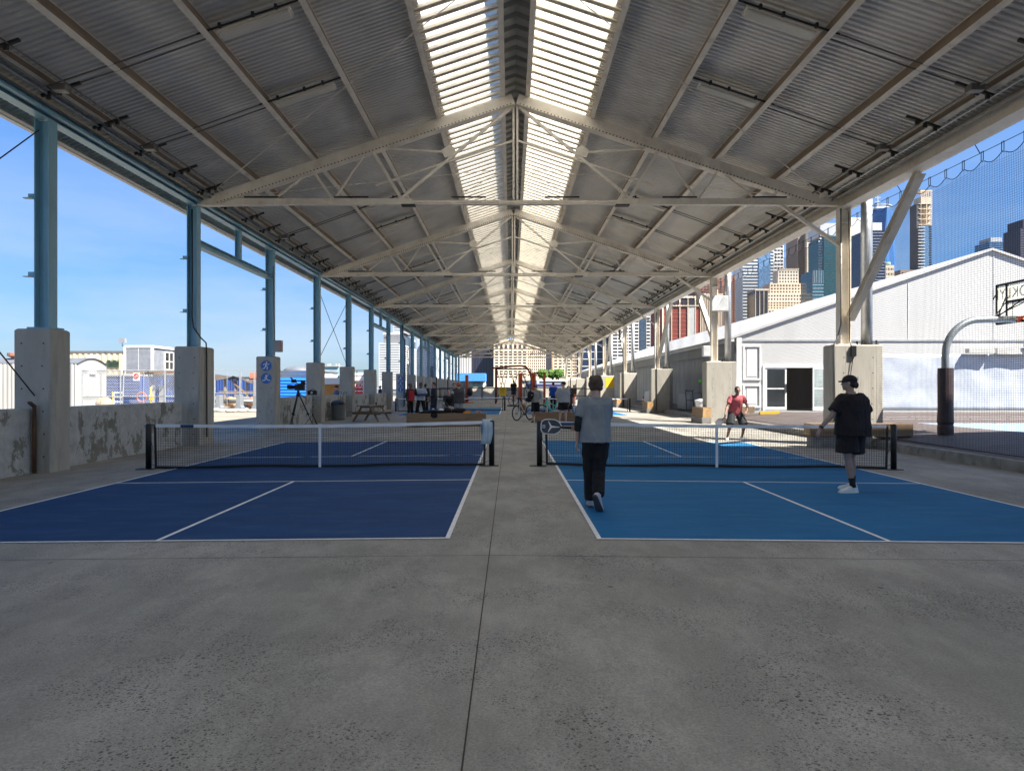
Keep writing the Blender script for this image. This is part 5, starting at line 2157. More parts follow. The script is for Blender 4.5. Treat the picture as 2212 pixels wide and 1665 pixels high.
for k, px in enumerate((474, 518, 554)):
    D = 49
    t = thing('water_barrier', (at(px, D), D, YZ), '%s one of three grey plastic barriers in the wall opening' % bars_[k], 'barrier', 'grey plastic barriers in the yard')
    mb = MB()
    x = at(px, D)
    mb.loft([[V((x + a * w, D + b2 * .3, z)) for a, b2 in ((-1, -1), (1, -1), (1, 1), (-1, 1))] for w, z in ((.26, YZ + .02), (.26, .15), (.17, .3), (.15, hz(853, D)))])
    mb.build('body', pbr('barrier_grey', (.2, .215, .23), .5), t, bevel=.02)
    mb = MB()
    mb.box(x - .34, x + .34, D - .36, D + .36, YZ - .02, YZ + .06)
    mb.build('foot', M_galv, t)
for k in range(9):
    random.seed(k + 40)
    px = 466 + k * 11
    D = 47 + random.random() * 3
    r = random.uniform(.2, .34)
    blob('sandbag', [((at(px, D), D, YZ + r * .4), r, (1.4, 1, .45))], pbr('pale_sandbag', (.45, .43, .39), .9), '%s pale sandbag from the left along the barriers in the opening' % ORD[k].replace('nearest', 'first'), 'sandbag', (at(px, D), D, YZ), 'pale sandbags in the yard', amp=.05)
for k, (px, D, c, lab) in enumerate(((500, 53, (.30, .2, .12), 'brown crate of scrap under the brown tarp'), (532, 54, (.12, .13, .14), 'dark grey crate right of the brown scrap crate'), (550, 52.5, (.45, .2, .13), 'reddish round tank lid by the right barrier'))):
    blob('scrap_heap', [((at(px, D), D, .45), .5, (1.1, .8, .8)), ((at(px, D) + .4, D, .2), .4, (1, .8, .7))], pbr('scrap%d' % k, c, .8, var=.4, scale=5), lab, 'scrap heap', (at(px, D), D, YZ), amp=.12)
mb = MB()
mb.tube([(at(462, 51), 51, .55), (at(556, 51), 51, .55)], .14, 10)
tag(mb.build('steel_pipe', M_pipe, org=(at(510, 51), 51, .4)), 'long grey pipe lying behind the plastic barriers', 'pipe')
# bright blue container and the white one above it
D = 55
t = thing('shipping_container', (at(640, D), D, YZ), 'bright blue ribbed container behind the video camera', 'container')
corrug('side_wall', at(606, D), at(664, D), D, YZ, hz(816, D), M_brightblue, t, horiz=True, pitch=.24, depth=.045)
mb = MB()
mb.box(at(600, D), at(664, D), D + .05, D + 2.4, YZ, hz(816, D))
mb.build('body', M_brightblue, t)
t = thing('white_shed', (at(640, 58), 58, YZ), 'white flat roofed shed showing above the bright blue container', 'shed')
D = 58
mb = MB()
mb.box(at(600, D), at(690, D), D, D + 6, YZ, hz(803, D))
mb.build('wall', M_white, t)
mb = MB()
mb.box(at(598, D), at(692, D), D - .2, D + 6.2, hz(803, D), hz(800.5, D))
mb.box(at(598, D), at(692, D), D - .12, D - .01, hz(811, D), hz(809.5, D))
mb.build('roof', M_roofdark, t)
blob('roof_cover', [((at(642, 60), 60, hz(802, 60)), .9, (1.35, 1, .5))], M_roofdark, 'dark curved cover on the white shed roof', 'cover', (at(642, 60), 60, 2.9), amp=.02)
t = thing('kiosk', (at(722, 47), 47, YZ), 'tan plywood kiosk with white awning behind the trash can', 'kiosk')
D = 47
mb = MB()
mb.box(at(695, D), at(742, D), D, D + 3, YZ, hz(829, D))
mb.build('wall', pbr('tan_plywood', (.55, .27, .08), .7, var=.15), t)
mb = MB()
mb.box(at(690, D), at(760, D), D - .7, D + 3.2, hz(829, D) + .01, hz(822, D))
mb.box(at(690, D), at(760, D), D - .74, D - .71, hz(830, D), hz(816, D))
mb.build('awning', M_white, t)
t = thing('rooftop_plant', (at(718, 150), 150, 2), 'distant glass roofed building between the fourth and fifth piers', 'building')
D = 150
mb = MB()
mb.box(at(690, D), at(745, D), D, D + 8, -4, hz(812, D))
mb.build('wall', M_greysid, t)
mb = MB()
mb.box(at(698, D), at(735, D), D - .2, D + 8, hz(812, D), hz(792, D))
mb.build('glazed_floor', pbr('distant_glass', (.28, .40, .42), .2, var=.5, scale=.25), t)
mb = MB()
mb.box(at(700, D), at(733, D), D - .5, D + 8.5, hz(792, D), hz(790, D))
for px in (704, 709, 722, 728):
    mb.box(at(px, D), at(px + 1.2, D), D + 1, D + 2, hz(790, D), hz(785, D))
mb.build('roof', M_greysid, t)
# white container with red lettering
D = 60
t = thing('storage_container', (at(775, D), D, YZ), 'white storage container with red lettered panel left of the cracked pier', 'container')
mb = MB()
x0, x1 = at(757, D), at(790, D)
mb.box(x0, x1, D, D + 5, YZ, hz(806, D))
mb.build('body', M_white, t, bevel=.03)
mb = MB()
M_podred = pbr('sign_red', (.5, .03, .02), .5)
mb.box(at(763, D), at(784, D), D - .03, D - .002, hz(851, D), hz(845.5, D))
mb.build('red_band', M_podred, t)
mb = MB()
mb.box(at(764, D), at(784, D), D - .03, D - .002, hz(843.5, D), hz(822, D))
pn = mb.build('red_panel', M_podred, t)
mt = Matrix.Translation(-base(t)) @ Matrix(((1, 0, 0, at(774, D)), (0, 0, -1, D - .036), (0, 1, 0, hz(833, D)), (0, 0, 0, 1)))
mt2 = mt @ Matrix.Scale(.62, 4, V((1, 0, 0)))
letter('PODS', .62, M_white, pn, mt2)
mb = MB()
for px in (758, 771, 789):
    mb.tube([(at(px, 57), 57, YZ), (at(px, 57), 57, hz(800, 57))], .03, 6)
for py in (800, 812):
    mb.tube([(at(752, 57), 57, hz(py, 57)), (at(795, 57), 57, hz(py, 57))], .025, 6)
tag(mb.build('pipe_fence', M_dark, org=(at(773, 57), 57, YZ)), 'thin dark pipe fence before the red lettered container', 'fence')
# ================================================================ PEOPLE
PEND = []     # (object, material, final parent) waiting for one evaluation pass


def voxel(mb, name, mat, vox, smooth=4, wrinkle=0., wscale=(6, 6, 3)):
    me = mb.mesh(name, mat)
    o = bpy.data.objects.new(name, me)
    COL.objects.link(o)
    r = o.modifiers.new('r', 'REMESH')
    r.mode = 'VOXEL'
    r.voxel_size = vox
    r.use_smooth_shade = True
    if smooth:
        s = o.modifiers.new('s', 'SMOOTH')
        s.factor = .5
        s.iterations = smooth
    PEND.append((o, mat, wrinkle, wscale))
    return o


def flush_people():
    dg = bpy.context.evaluated_depsgraph_get()
    for o, mat, wr, ws in PEND:
        me = bpy.data.meshes.new_from_object(o.evaluated_get(dg))
        o.modifiers.clear()
        old = o.data
        me.name = o.name
        if not me.materials:
            me.materials.append(mat)
        if wr:
            n = [v.normal.copy() for v in me.vertices]
            for v, nn in zip(me.vertices, n):
                p = v.co
                q = V((p.x * ws[0] + p.z * 2.0, p.y * ws[1], p.z * ws[2] - p.x * 2.5))
                v.co = p + nn * (wr * mnoise.noise(q) + wr * .5 * mnoise.noise(q * 2.3))
        me.polygons.foreach_set('use_smooth', [True] * len(me.polygons))
        o.data = me
        bpy.data.meshes.remove(old)
    PEND.clear()


DEF = dict(pelvis=(0, 0, .95), chest=(0, 0, 1.30), neck=(0, -.01, 1.49), head=(0, .02, 1.632),
           sh_l=(-.185, 0, 1.425), el_l=(-.235, -.03, 1.14), wr_l=(-.245, .05, .90),
           sh_r=(.185, 0, 1.425), el_r=(.235, -.03, 1.14), wr_r=(.245, .05, .90),
           hip_l=(-.09, 0, .92), kn_l=(-.10, .02, .49), an_l=(-.105, -.02, .085), toe_l=(-.13, .14, .03),
           hip_r=(.09, 0, .92), kn_r=(.10, .02, .49), an_r=(.105, -.02, .085), toe_r=(.13, .14, .03),
           hd_l=(0, .25, -1), hd_r=(0, .25, -1))
TORSO = [(-.28, .12, .10), (-.12, .165, .118), (.05, .172, .12), (.35, .156, .108), (.65, .150, .106), (1.0, .168, .12), (1.35, .178, .118), (1.6, .158, .10), (1.8, .085, .072), (1.92, .062, .062), (2.05, .055, .06)]


def lerp(a, b, t):
    return a + (b - a) * t


def person(loc, rz, H, label, pose=None, look=0., nod=0., skin=(.36, .20, .14), top=None, bottom=None, shoe=None, sock=None, hair=None, cap=None, detail=1, build=1.0, group=None):
    """faces +Y locally; +X is the person's right hand side"""
    k = H / 1.75
    J = dict(DEF)
    J.update(pose or {})
    J = {a: V(b) * (k if not a.startswith('hd') else 1) for a, b in J.items()}
    vox = {2: .0065, 1: .010, 0: .013}[detail]
    msk = pbr('skin_%02d%02d%02d' % tuple(int(c * 99) for c in skin), skin, .55, var=.08, scale=12, bmp=0)
    P, Cc, Nk = J['pelvis'], J['chest'], J['neck']
    up = (Cc - P).normalized()

    def tpos(t):
        return P + (Cc - P) * t if t < 1 else Cc + (Nk - Cc) * (t - 1)

    def torso_ring(t, hw, hd, n=20, sq=.85):
        hipv = (J['hip_r'] - J['hip_l']).normalized()
        shv = (J['sh_r'] - J['sh_l']).normalized()
        lat = lerp(hipv, shv, max(0, min(1, t / 1.4))).normalized()
        ax = up if t < 1 else (Nk - Cc).normalized()
        fwd = ax.cross(lat).normalized()
        c = tpos(t)
        ring = []
        for i in range(n):
            a = 2 * math.pi * i / n
            cx, cy = math.cos(a), math.sin(a)
            cx = math.copysign(abs(cx) ** sq, cx)
            cy = math.copysign(abs(cy) ** sq, cy)
            ring.append(c + lat * (cx * hw * k) + fwd * (cy * hd * k))
        return ring
    bd = build
    # ---- body: one continuous skin
    mb = MB()
    mb.loft([torso_ring(t, w * bd - .012, d * bd - .012) for t, w, d in TORSO])
    mb.capsule(tpos(1.75), J['head'] + V((0, -.01, -.05)) * k, .058 * k, .055 * k)
    # head in its own frame: X right, Y forward, Z up
    hm = Matrix.Rotation(R(look), 3, 'Z') @ Matrix.Rotation(R(nod), 3, 'X')
    hp = lambda x, y, z: J['head'] + hm @ (V((x, y, z)) * k)

    def ell(c, r, n=14, m=10):
        rings = []
        for i in range(m + 1):
            a = -math.pi / 2 * .98 + math.pi * .98 * i / m
            rings.append([hp(c[0] + r[0] * math.cos(a) * math.cos(2 * math.pi * j / n), c[1] + r[1] * math.cos(a) * math.sin(2 * math.pi * j / n), c[2] + r[2] * math.sin(a)) for j in range(n)])
        mb.loft(rings)
    ell((0, -.008, .025), (.076, .095, .092))
    ell((0, .022, -.045), (.058, .068, .07))
    ell((0, .055, -.085), (.03, .03, .025))
    mb.loft([[hp(x * w, .085 + y, z) for x, y in ((-.011, -.02), (.011, -.02), (.006, .004 + e), (-.006, .004 + e))] for z, w, e in ((.02, .7, .0), (-.005, 1.0, .012), (-.028, 1.45, .022), (-.036, 1.2, .008))])
    for s in (-1, 1):
        ell((s * .079, -.012, -.008), (.012, .024, .034), 8, 6)
    ell((0, .068, .03), (.05, .018, .012), 10, 6)
    for s, q in ((-1, 'l'), (1, 'r')):
        sh, el, wr = J['sh_' + q], J['el_' + q], J['wr_' + q]
        ab = .9 + .1 * bd
        mb.capsule(tpos(1.5), sh, .06 * k, .055 * k)
        mb.capsule(sh, lerp(sh, el, .45), .054 * k * ab, .050 * k * ab)
        mb.capsule(lerp(sh, el, .45), el, .050 * k * ab, .040 * k * ab)
        mb.capsule(el, lerp(el, wr, .35), .040 * k * ab, .041 * k * ab)
        mb.capsule(lerp(el, wr, .35), wr, .041 * k * ab, .027 * k)
        # hand
        hd = J['hd_' + q].normalized()
        fw = (wr - el).normalized()
        sidev = hd.cross(V((0, 1, 0)) if abs(hd.y) < .8 else V((0, 0, 1))).normalized()   # across the knuckles
        nrm = sidev.cross(hd).normalized()
        acr = nrm if abs(hd.z) > .5 else sidev
        pn = hd.cross(acr).normalized()
        if detail:
            kn = wr + hd * .095 * k
            for e in (-.026, -.009, .009, .026):
                mb.capsule(wr + acr * e * .6 * k, kn + acr * e * k, .015 * k, .0135 * k, 8)
            curl = -pn if (pn.x * s > 0) else pn
            for e, L in ((-.028, .062), (-.0095, .075), (.0095, .08), (.028, .072)):
                a = kn + acr * e * k
                b_ = a + (hd * .8 + curl * .45).normalized() * L * .55 * k
                c_ = b_ + (hd * .35 + curl * .9).normalized() * L * .5 * k
                mb.capsule(a, b_, .0105 * k, .0095 * k, 8)
                mb.capsule(b_, c_, .0095 * k, .008 * k, 8)
            th = wr + hd * .03 * k + acr * .026 * k
            th2 = th + (hd * .6 + acr * .75 + curl * .3).normalized() * .045 * k
            mb.capsule(th, th2, .0135 * k, .0115 * k, 8)
            mb.capsule(th2, th2 + (hd * .8 + acr * .2 + curl * .4).normalized() * .034 * k, .0115 * k, .009 * k, 8)
        else:
            mb.capsule(wr, wr + hd * .10 * k, .028 * k, .032 * k, 8)
            mb.capsule(wr + hd * .09 * k, wr + hd * .155 * k, .026 * k, .016 * k, 8)
        hi, kne, an, toe = J['hip_' + q], J['kn_' + q], J['an_' + q], J['toe_' + q]
        lb = .85 + .15 * bd
        mb.capsule(hi, lerp(hi, kne, .5), .083 * k * lb, .070 * k * lb)
        mb.capsule(lerp(hi, kne, .5), kne, .070 * k * lb, .052 * k)
        cb = lerp(kne, an, .33) + (kne - hi).normalized().cross(V((1, 0, 0))) * 0
        mb.capsule(kne, cb, .051 * k, .056 * k * lb)
        mb.capsule(cb, lerp(kne, an, .8), .056 * k * lb, .037 * k)
        mb.capsule(lerp(kne, an, .8), an, .037 * k, .036 * k)
        mb.capsule(an, toe, .034 * k, .028 * k)
    body = voxel(mb, 'person', msk, vox, 3)
    body.location = loc
    body.rotation_euler = (0, 0, rz)
    tag(body, label, 'person', group)

    def child(o):
        o.parent = body
        return o
    # ---- face details
    for s in (-1, 1):
        mb = MB()
        mb.ball(hp(s * .03, .079, .006), .0085 * k, 8, 6)
        mb.cur = 0
        o = child(mb.build('eye', pbr('eye_dark', (.02, .015, .012), .2, bmp=0)))
    mb = MB()
    mb.bar(hp(-.024, .0885, -.060), hp(.024, .0885, -.060), .008 * k, .009 * k)
    child(mb.build('mouth', pbr('lip', tuple(c * .55 for c in skin), .5, bmp=0)))
    # ---- hair and cap
    if hair:
        col, style = hair
        mb = MB()
        mh = pbr('hair_%d' % int(sum(col) * 1000), col, .75, var=.4, scale=30, stretch=(3, 3, .6), bmp=.5, bscale=90)
        def ell2(c, r, n=16, m=10):
            rings = []
            for i in range(m + 1):
                a = -math.pi / 2 * .98 + math.pi * .98 * i / m
                rings.append([hp(c[0] + r[0] * math.cos(a) * math.cos(2 * math.pi * j / n), c[1] + r[1] * math.cos(a) * math.sin(2 * math.pi * j / n), c[2] + r[2] * math.sin(a)) for j in range(n)])
            mb.loft(rings)
        if style == 'short':
            ell2((0, -.020, .038), (.083, .096, .092))
            ell2((0, -.05, -.02), (.072, .06, .06))
        elif style == 'crop':
            ell2((0, -.018, .035), (.080, .094, .090))
        elif style == 'mop':
            ell2((0, -.022, .036), (.093, .106, .088))
            ell2((0, -.045, -.012), (.086, .068, .062))
            for s in (-1, 1):
                ell2((s * .068, -.005, .005), (.032, .05, .05))
                ell2((s * .05, -.062, -.045), (.038, .04, .034))
            ell2((.02, -.03, .10), (.055, .06, .03))
            ell2((-.045, .0, .085), (.045, .06, .04))
        elif style == 'tail':
            ell2((0, -.020, .030), (.082, .095, .088))
            ell2((0, -.055, -.02), (.070, .055, .06))
            ell2((.03, -.095, -.035), (.035, .035, .05))
        else:      # long
            ell2((0, -.024, .034), (.088, .100, .096))
            ell2((0, -.06, -.06), (.085, .055, .11))
            ell2((0, -.07, -.16), (.075, .045, .12))
        child(voxel(mb, 'hair', mh, max(vox, .008), 2, .004, (40, 40, 14)))
    if cap:
        col, back = cap
        mb = MB()
        mc = pbr('cap_%d%d' % (int(col[0] * 1000), int(col[2] * 1000)), col, .85, var=.15, scale=20)
        rings = []
        for i in range(9):
            a = math.pi / 2 * i / 8 * .98
            rings.append([hp(.088 * math.cos(a) * math.cos(2 * math.pi * j / 18), -.012 + .106 * math.cos(a) * math.sin(2 * math.pi * j / 18), .035 + .085 * math.sin(a)) for j in range(18)])
        mb.loft([[hp(.086 * math.cos(2 * math.pi * j / 18), -.012 + .104 * math.sin(2 * math.pi * j / 18), .012) for j in range(18)]] + rings)
        sg = -1 if back else 1
        if back is not None:
            mb.loft([[hp(x, sg * y - .012, z) for x, y in ((-.07, .06), (.07, .06), (.06, .115), (.03, .15), (-.03, .15), (-.06, .115))] for z in (.010, .032)])
        co_ = child(voxel(mb, 'cap', mc, .006 if detail else .012, 1))
        J['_cap'] = co_
    # ---- top
    if top:
        col, ty = top['col'], top['kind']
        lo = top.get('loose', .018)
        mt = pbr('cloth_%d_%d_%d' % tuple(int(c * 999) for c in col), col, .85, var=.12, scale=7, bmp=.35, bscale=16)
        mb = MB()
        hem = top.get('hem', -.12)
        flare = top.get('flare', .02)
        rr = []
        for t, w, d in TORSO:
            if t < hem + .08 or t > 1.86:
                continue
            f = max(0, 1 - t) * flare
            wmin = .168 if t < .9 else 0
            rr.append(torso_ring(t, max(w * bd, wmin * bd) + lo + f, d * bd + lo + f * .8))
        w, d = .17 * bd + lo + flare, .122 * bd + lo + flare
        rr.insert(0, torso_ring(hem, w, d))
        rr.append(torso_ring(1.88, .075 + (.012 if ty != 'hoodie' else .03), .072 + (.006 if ty != 'hoodie' else .02)))
        if ty == 'hoodie':
            rr.append(torso_ring(2.02, .085, .085))
        mb.loft(rr)
        sl = top.get('sleeve', .7)
        for q in 'lr':
            sh, el, wr = J['sh_' + q], J['el_' + q], J['wr_' + q]
            mb.capsule(tpos(1.52), sh, .07 * k, (.064 + lo * .3) * k)
            if sl <= 1:
                e = lerp(sh, el, sl)
                rsl = (.062 + lo * .7 + top.get('wide', 0)) * k
                mb.tube([sh, e], [(.064 + lo * .3) * k, rsl], 16)
            else:
                mb.capsule(sh, el, (.064 + lo * .3) * k, (.05 + lo * .4) * k)
                e = lerp(el, wr, sl - 1)
                mb.capsule(el, lerp(el, e, .9), (.05 + lo * .4) * k, (.04 + lo * .3) * k)
        o = child(voxel(mb, {'tee': 'shirt', 'long': 'shirt', 'hoodie': 'hoodie', 'jacket': 'jacket'}[ty], mt, vox, 3, .015 if detail == 2 else .009, (9, 9, 4)))
        for nm, c2, t0, t1, hw, side in top.get('panels', ()):
            mp_ = pbr('panel_%d_%d_%d' % tuple(int(c * 999) for c in c2), c2, .8, var=.1)
            mb = MB()
            if side == 'front':
                r0 = []
                for t in (t0, (t0 + t1) / 2, t1):
                    rg = torso_ring(t, .178 * bd + lo, .124 * bd + lo + .012, 40)
                    r0.append([p for i, p in enumerate(rg) if hw[0] <= i <= hw[1]])
                vs = [p for r in r0 for p in r]
                n = len(r0[0])
                mb.add(vs, [(j * n + i, j * n + i + 1, (j + 1) * n + i + 1, (j + 1) * n + i) for j in range(2) for i in range(n - 1)])
            elif side in ('arm_l', 'arm_r'):
                q = side[-1]
                sh, el = J['sh_' + q], J['el_' + q]
                mb.tube([lerp(sh, el, t0), lerp(sh, el, t1)], (.074 + lo * .6) * k, 14)
            else:
                q = side[-1]
                el, wr = J['el_' + q], J['wr_' + q]
                mb.tube([lerp(el, wr, t0), lerp(el, wr, t1)], (.047 + lo * .4) * k, 12)
            p_ = mb.build(nm, mp_)
            if side == 'front':
                md = p_.modifiers.new('Solidify', 'SOLIDIFY')
                md.thickness = .012
                md.offset = 0
            p_.parent = o
    # ---- bottom
    if bottom:
        col = bottom['col']
        mt = pbr('cloth_%d_%d_%d' % tuple(int(c * 999) for c in col), col, .88, var=.12, scale=7, bmp=.35, bscale=16)
        lo = bottom.get('loose', .016)
        mb = MB()
        rr = [torso_ring(t, max(w, .12) * bd + lo * .7, d * bd + lo * .7) for t, w, d in TORSO if -.3 < t < .3]
        mb.loft(rr)
        for q in 'lr':
            hi, kne, an = J['hip_' + q], J['kn_' + q], J['an_' + q]
            lb = .85 + .15 * bd
            if bottom['kind'] == 'shorts':
                e = lerp(hi, kne, bottom.get('len', .85))
                mb.tube([lerp(hi, kne, -.05), lerp(hi, kne, .3), e], [(.09 + lo * .6) * k * lb, (.088 + lo) * k * lb, (.088 + lo * 1.5) * k * lb], 16)
            else:
                mb.capsule(hi, lerp(hi, kne, .5), (.087 + lo * .7) * k * lb, (.076 + lo) * k * lb)
                mb.capsule(lerp(hi, kne, .5), kne, (.076 + lo) * k * lb, (.060 + lo) * k)
                cb = lerp(kne, an, .35)
                mb.capsule(kne, cb, (.060 + lo) * k, (.058 + lo) * k)
                e = lerp(kne, an, bottom.get('len', .93))
                mb.tube([cb, e], [(.058 + lo) * k, (.048 + lo) * k], 16)
        child(voxel(mb, 'shorts' if bottom['kind'] == 'shorts' else 'trousers', mt, vox, 3, .008, (8, 8, 9)))
    # ---- shoes and socks
    for q in 'lr':
        an, toe, kne = J['an_' + q], J['toe_' + q], J['kn_' + q]
        if sock:
            ms = pbr('sock_%d' % int(sock[0][0] * 999), sock[0], .9, bmp=0)
            mb = MB()
            mb.tube([lerp(an, kne, -.02), lerp(an, kne, .12), lerp(an, kne, sock[1])], [.045 * k, .043 * k, .047 * k], 14)
            child(mb.build('sock', ms))
        if shoe:
            cu, cs = shoe
            fd = (toe - an)
            fl = V((fd.x, fd.y, fd.z + .055 * k))
            fl.normalize()
            lat = fl.cross(V((0, 0, 1))).normalized()
            un = lat.cross(fl).normalized()
            heel = an - un * .085 * k - fl * .065 * k
            def sr(t, hw, h0, h1, off=0):
                c = heel + fl * (.285 * k * t) + lat * off
                return [c + lat * (a * hw * k) + un * (h0 * k + b_ * (h1 - h0) * k) for a, b_ in ((-1, 0), (1, 0), (1.02, .35), (.75, .85), (.3, 1), (-.3, 1), (-.75, .85), (-1.02, .35))]
            mb = MB()
            mb.loft([sr(0, .026, .02, .075), sr(.06, .034, .018, .105), sr(.25, .038, .018, .115), sr(.42, .041, .018, .098), sr(.6, .047, .018, .075), sr(.8, .049, .018, .06), sr(.94, .038, .018, .048), sr(1.0, .02, .02, .036)])
            s_ = child(voxel(mb, 'shoe', pbr('shoe_%d_%d' % (int(cu[0] * 999), int(cu[2] * 999)), cu, .6, var=.12, scale=15, bmp=.2), .007 if detail == 2 else .01, 2))
            mb = MB()
            mb.loft([sr(-.01, .03, 0, .03), sr(.08, .04, 0, .032), sr(.4, .046, 0, .03), sr(.75, .053, 0, .028), sr(.95, .042, .004, .03), sr(1.03, .02, .012, .032)])
            so_ = mb.build('sole', pbr('sole_%d' % int(cs[0] * 999), cs, .6, bmp=0))
            so_.parent = s_
    return body, J, hp


def paddle(body_loc, rz, grip, face_dir, normal, label, face=(.03, .035, .05), edge=(.62, .62, .62), logo=False, size=1.0):
    """grip point, direction from grip to head and face normal, all in the holder's own frame"""
    t = thing('paddle', body_loc, label, 'paddle', rz=rz)
    d, n = V(face_dir).normalized(), V(normal).normalized()
    s = n.cross(d).normalized()
    n = d.cross(s).normalized()
    g = V(grip)
    L0 = .10 * size
    out = []
    hw, hl = .098 * size, .135 * size
    c = g + d * (L0 + hl * 1.0)
    for i in range(36):
        a = 2 * math.pi * i / 36
        x, y = math.cos(a), math.sin(a)
        x = math.copysign(abs(x) ** .55, x)
        y = math.copysign(abs(y) ** .6, y)
        w = hw * (1 if y > -.3 else 1 - .42 * ((-y - .3) / .7) ** 1.5)
        out.append((x * w, y * hl))
    mb = MB()
    mb.prism(out, c - n * .006, s, d, n * .012)
    b_ = mb.build('blade', pbr('paddle_face_%d' % int(face[2] * 999), face, .4, bmp=0), t, local=True, fix=True)
    mb = MB()
    mb.tube([c + s * x + d * y for x, y in out], .0085, 8, closed=True)
    mb.build('edge_guard', pbr('paddle_edge_%d' % int(edge[0] * 999), edge, .4, bmp=0), t, local=True)
    mb = MB()
    mb.tube([g - d * .04 * size, g + d * (L0 + .02)], .016, 10)
    mb.build('grip', M_black, t, local=True)
    if logo:
        for sg in (-1, 1):
            mb = MB()
            o = c + n * (sg * .0068) - d * .0
            for ang, L in ((180, .13), (62, .085), (-62, .085)):
                a = R(ang)
                e = d * math.cos(a) + s * math.sin(a)
                pr = e.cross(n).normalized()
                mb.add([o + e * 0 + pr * .014, o - pr * .014, o + e * L * .94 - pr * .0035, o + e * L + e * 0, o + e * L * .94 + pr * .0035], [(0, 1, 2, 3, 4)])
            for q in (-1, 0, 1):
                p0 = c + n * (sg * .0068) + d * .105 * size + s * (.016 * q)
                mb.bar(p0 - d * .022, p0 + d * .018, .006, .0006, n)
            p0 = c + n * (sg * .0068) + d * .083 * size
            mb.bar(p0 - s * .022, p0 + s * .022, .004, .0006, n)
            mb.build('emblem', M_white, b_, local=True)
    return t


GREYT = (.205, .23, .25)
BLK = (.0055, .0055, .0065)
LS = (.50, .32, .25)
DS = (.12, .065, .045)

# 1 the player in grey, walking away
pz = gz(1.1)
p1, J1, h1 = person((1.10, 8.95, pz), R(2), 1.735, 'person in a grey T-shirt and black trousers walking away with a paddle, right court', dict(
    pelvis=(0, 0, .945), chest=(.01, .03, 1.29), neck=(.01, .05, 1.48), head=(.015, .085, 1.625),
    sh_l=(-.165, .05, 1.405), el_l=(-.225, .0, 1.13), wr_l=(-.225, .10, .89), hd_l=(-.15, .45, -1),
    sh_r=(.165, .05, 1.405), el_r=(.17, .20, 1.13), wr_r=(-.14, .27, 1.055), hd_r=(-1, -.1, -.05),
    hip_l=(-.085, 0, .92), kn_l=(-.06, .14, .50), an_l=(-.04, .16, .09), toe_l=(-.03, .31, .03),
    hip_r=(.085, 0, .92), kn_r=(.045, .04, .48), an_r=(.0, -.22, .215), toe_r=(.045, -.16, .05)),
    skin=LS, top=dict(kind='tee', col=GREYT, loose=.018, hem=-.22, flare=.018, sleeve=.74, wide=.0), bottom=dict(kind='trousers', col=BLK, loose=.030, len=.97),
    shoe=((.42, .42, .45), (.05, .05, .055)), hair=((.075, .045, .03), 'mop'), detail=2, look=-4)
# compression sleeve on the left arm
mb = MB()
sh, el, wr = J1['sh_l'], J1['el_l'], J1['wr_l']
mb.capsule(lerp(sh, el, .5), el, .064, .056)
mb.tube([el, lerp(el, wr, .42)], [.056, .052], 14)
o = voxel(mb, 'arm_sleeve', pbr('black_sleeve', (.008, .008, .009), .8, bmp=0), .008, 2)
o.parent = p1
gp = J1['wr_r'] + V((-.40, -.02, .0))
# the right hand shows past the left elbow, holding the paddle
mb = MB()
paddle((1.10, 8.95, pz), R(2), (-.325, .24, 1.045), (-1, 0, .05), (0, -1, .12), 'dark paddle with white three pointed emblem held by the player in grey', logo=True, size=.98)

# 2 the player in black
x2, y2 = 5.25, 10.65
p2, J2, h2 = person((x2, y2, gz(x2)), R(14), 1.83, 'person all in black with a dark cap stepping across the right court', dict(
    pelvis=(.02, 0, .95), chest=(.01, -.01, 1.29), neck=(-.01, .0, 1.475), head=(-.03, .02, 1.615),
    sh_l=(-.175, .0, 1.395), el_l=(-.315, .02, 1.15), wr_l=(-.455, .10, .95), hd_l=(-.35, .1, -1),
    sh_r=(.175, .0, 1.395), el_r=(.265, -.02, 1.13), wr_r=(.20, .22, 1.10), hd_r=(-.4, .8, .2),
    hip_l=(-.09, 0, .92), kn_l=(-.065, .0, .50), an_l=(.0, -.03, .09), toe_l=(-.145, -.01, .03),
    hip_r=(.09, 0, .92), kn_r=(.115, .13, .51), an_r=(.136, .14, .10), toe_r=(.09, .28, .04)),
    skin=(.34, .23, .18), top=dict(kind='tee', col=(.012, .007, .009), loose=.030, hem=-.30, flare=.02, sleeve=.80, wide=.012),
    bottom=dict(kind='shorts', col=(.009, .006, .008), loose=.05, len=.76), shoe=((.66, .70, .70), (.60, .68, .60)), sock=((.01, .01, .012), .32),
    hair=((.02, .014, .012), 'tail'), cap=((.012, .011, .014), False), detail=2, build=1.26, look=40)
mb = MB()
c0 = lambda u, w: h2(u, -.124 + .12 * u * u, w)
for (a, b_) in (((-.022, .035), (0, .085)), ((.022, .035), (0, .085)), ((-.013, .055), (.013, .055))):
    mb.bar(h2(a[0] + .03, -.122, a[1] + .012), h2(b_[0] + .03, -.106, b_[1] + .012), .007, .004, (0, 1, 0))
o = mb.build('letter_emblem', M_white)
o.parent = J2['_cap']
mb = MB()
a, e = J2['el_l'], J2['wr_l']
mb.tube([lerp(a, e, .86), lerp(a, e, .97)], .036, 12)
o = mb.build('wristband', M_black)
o.parent = p2

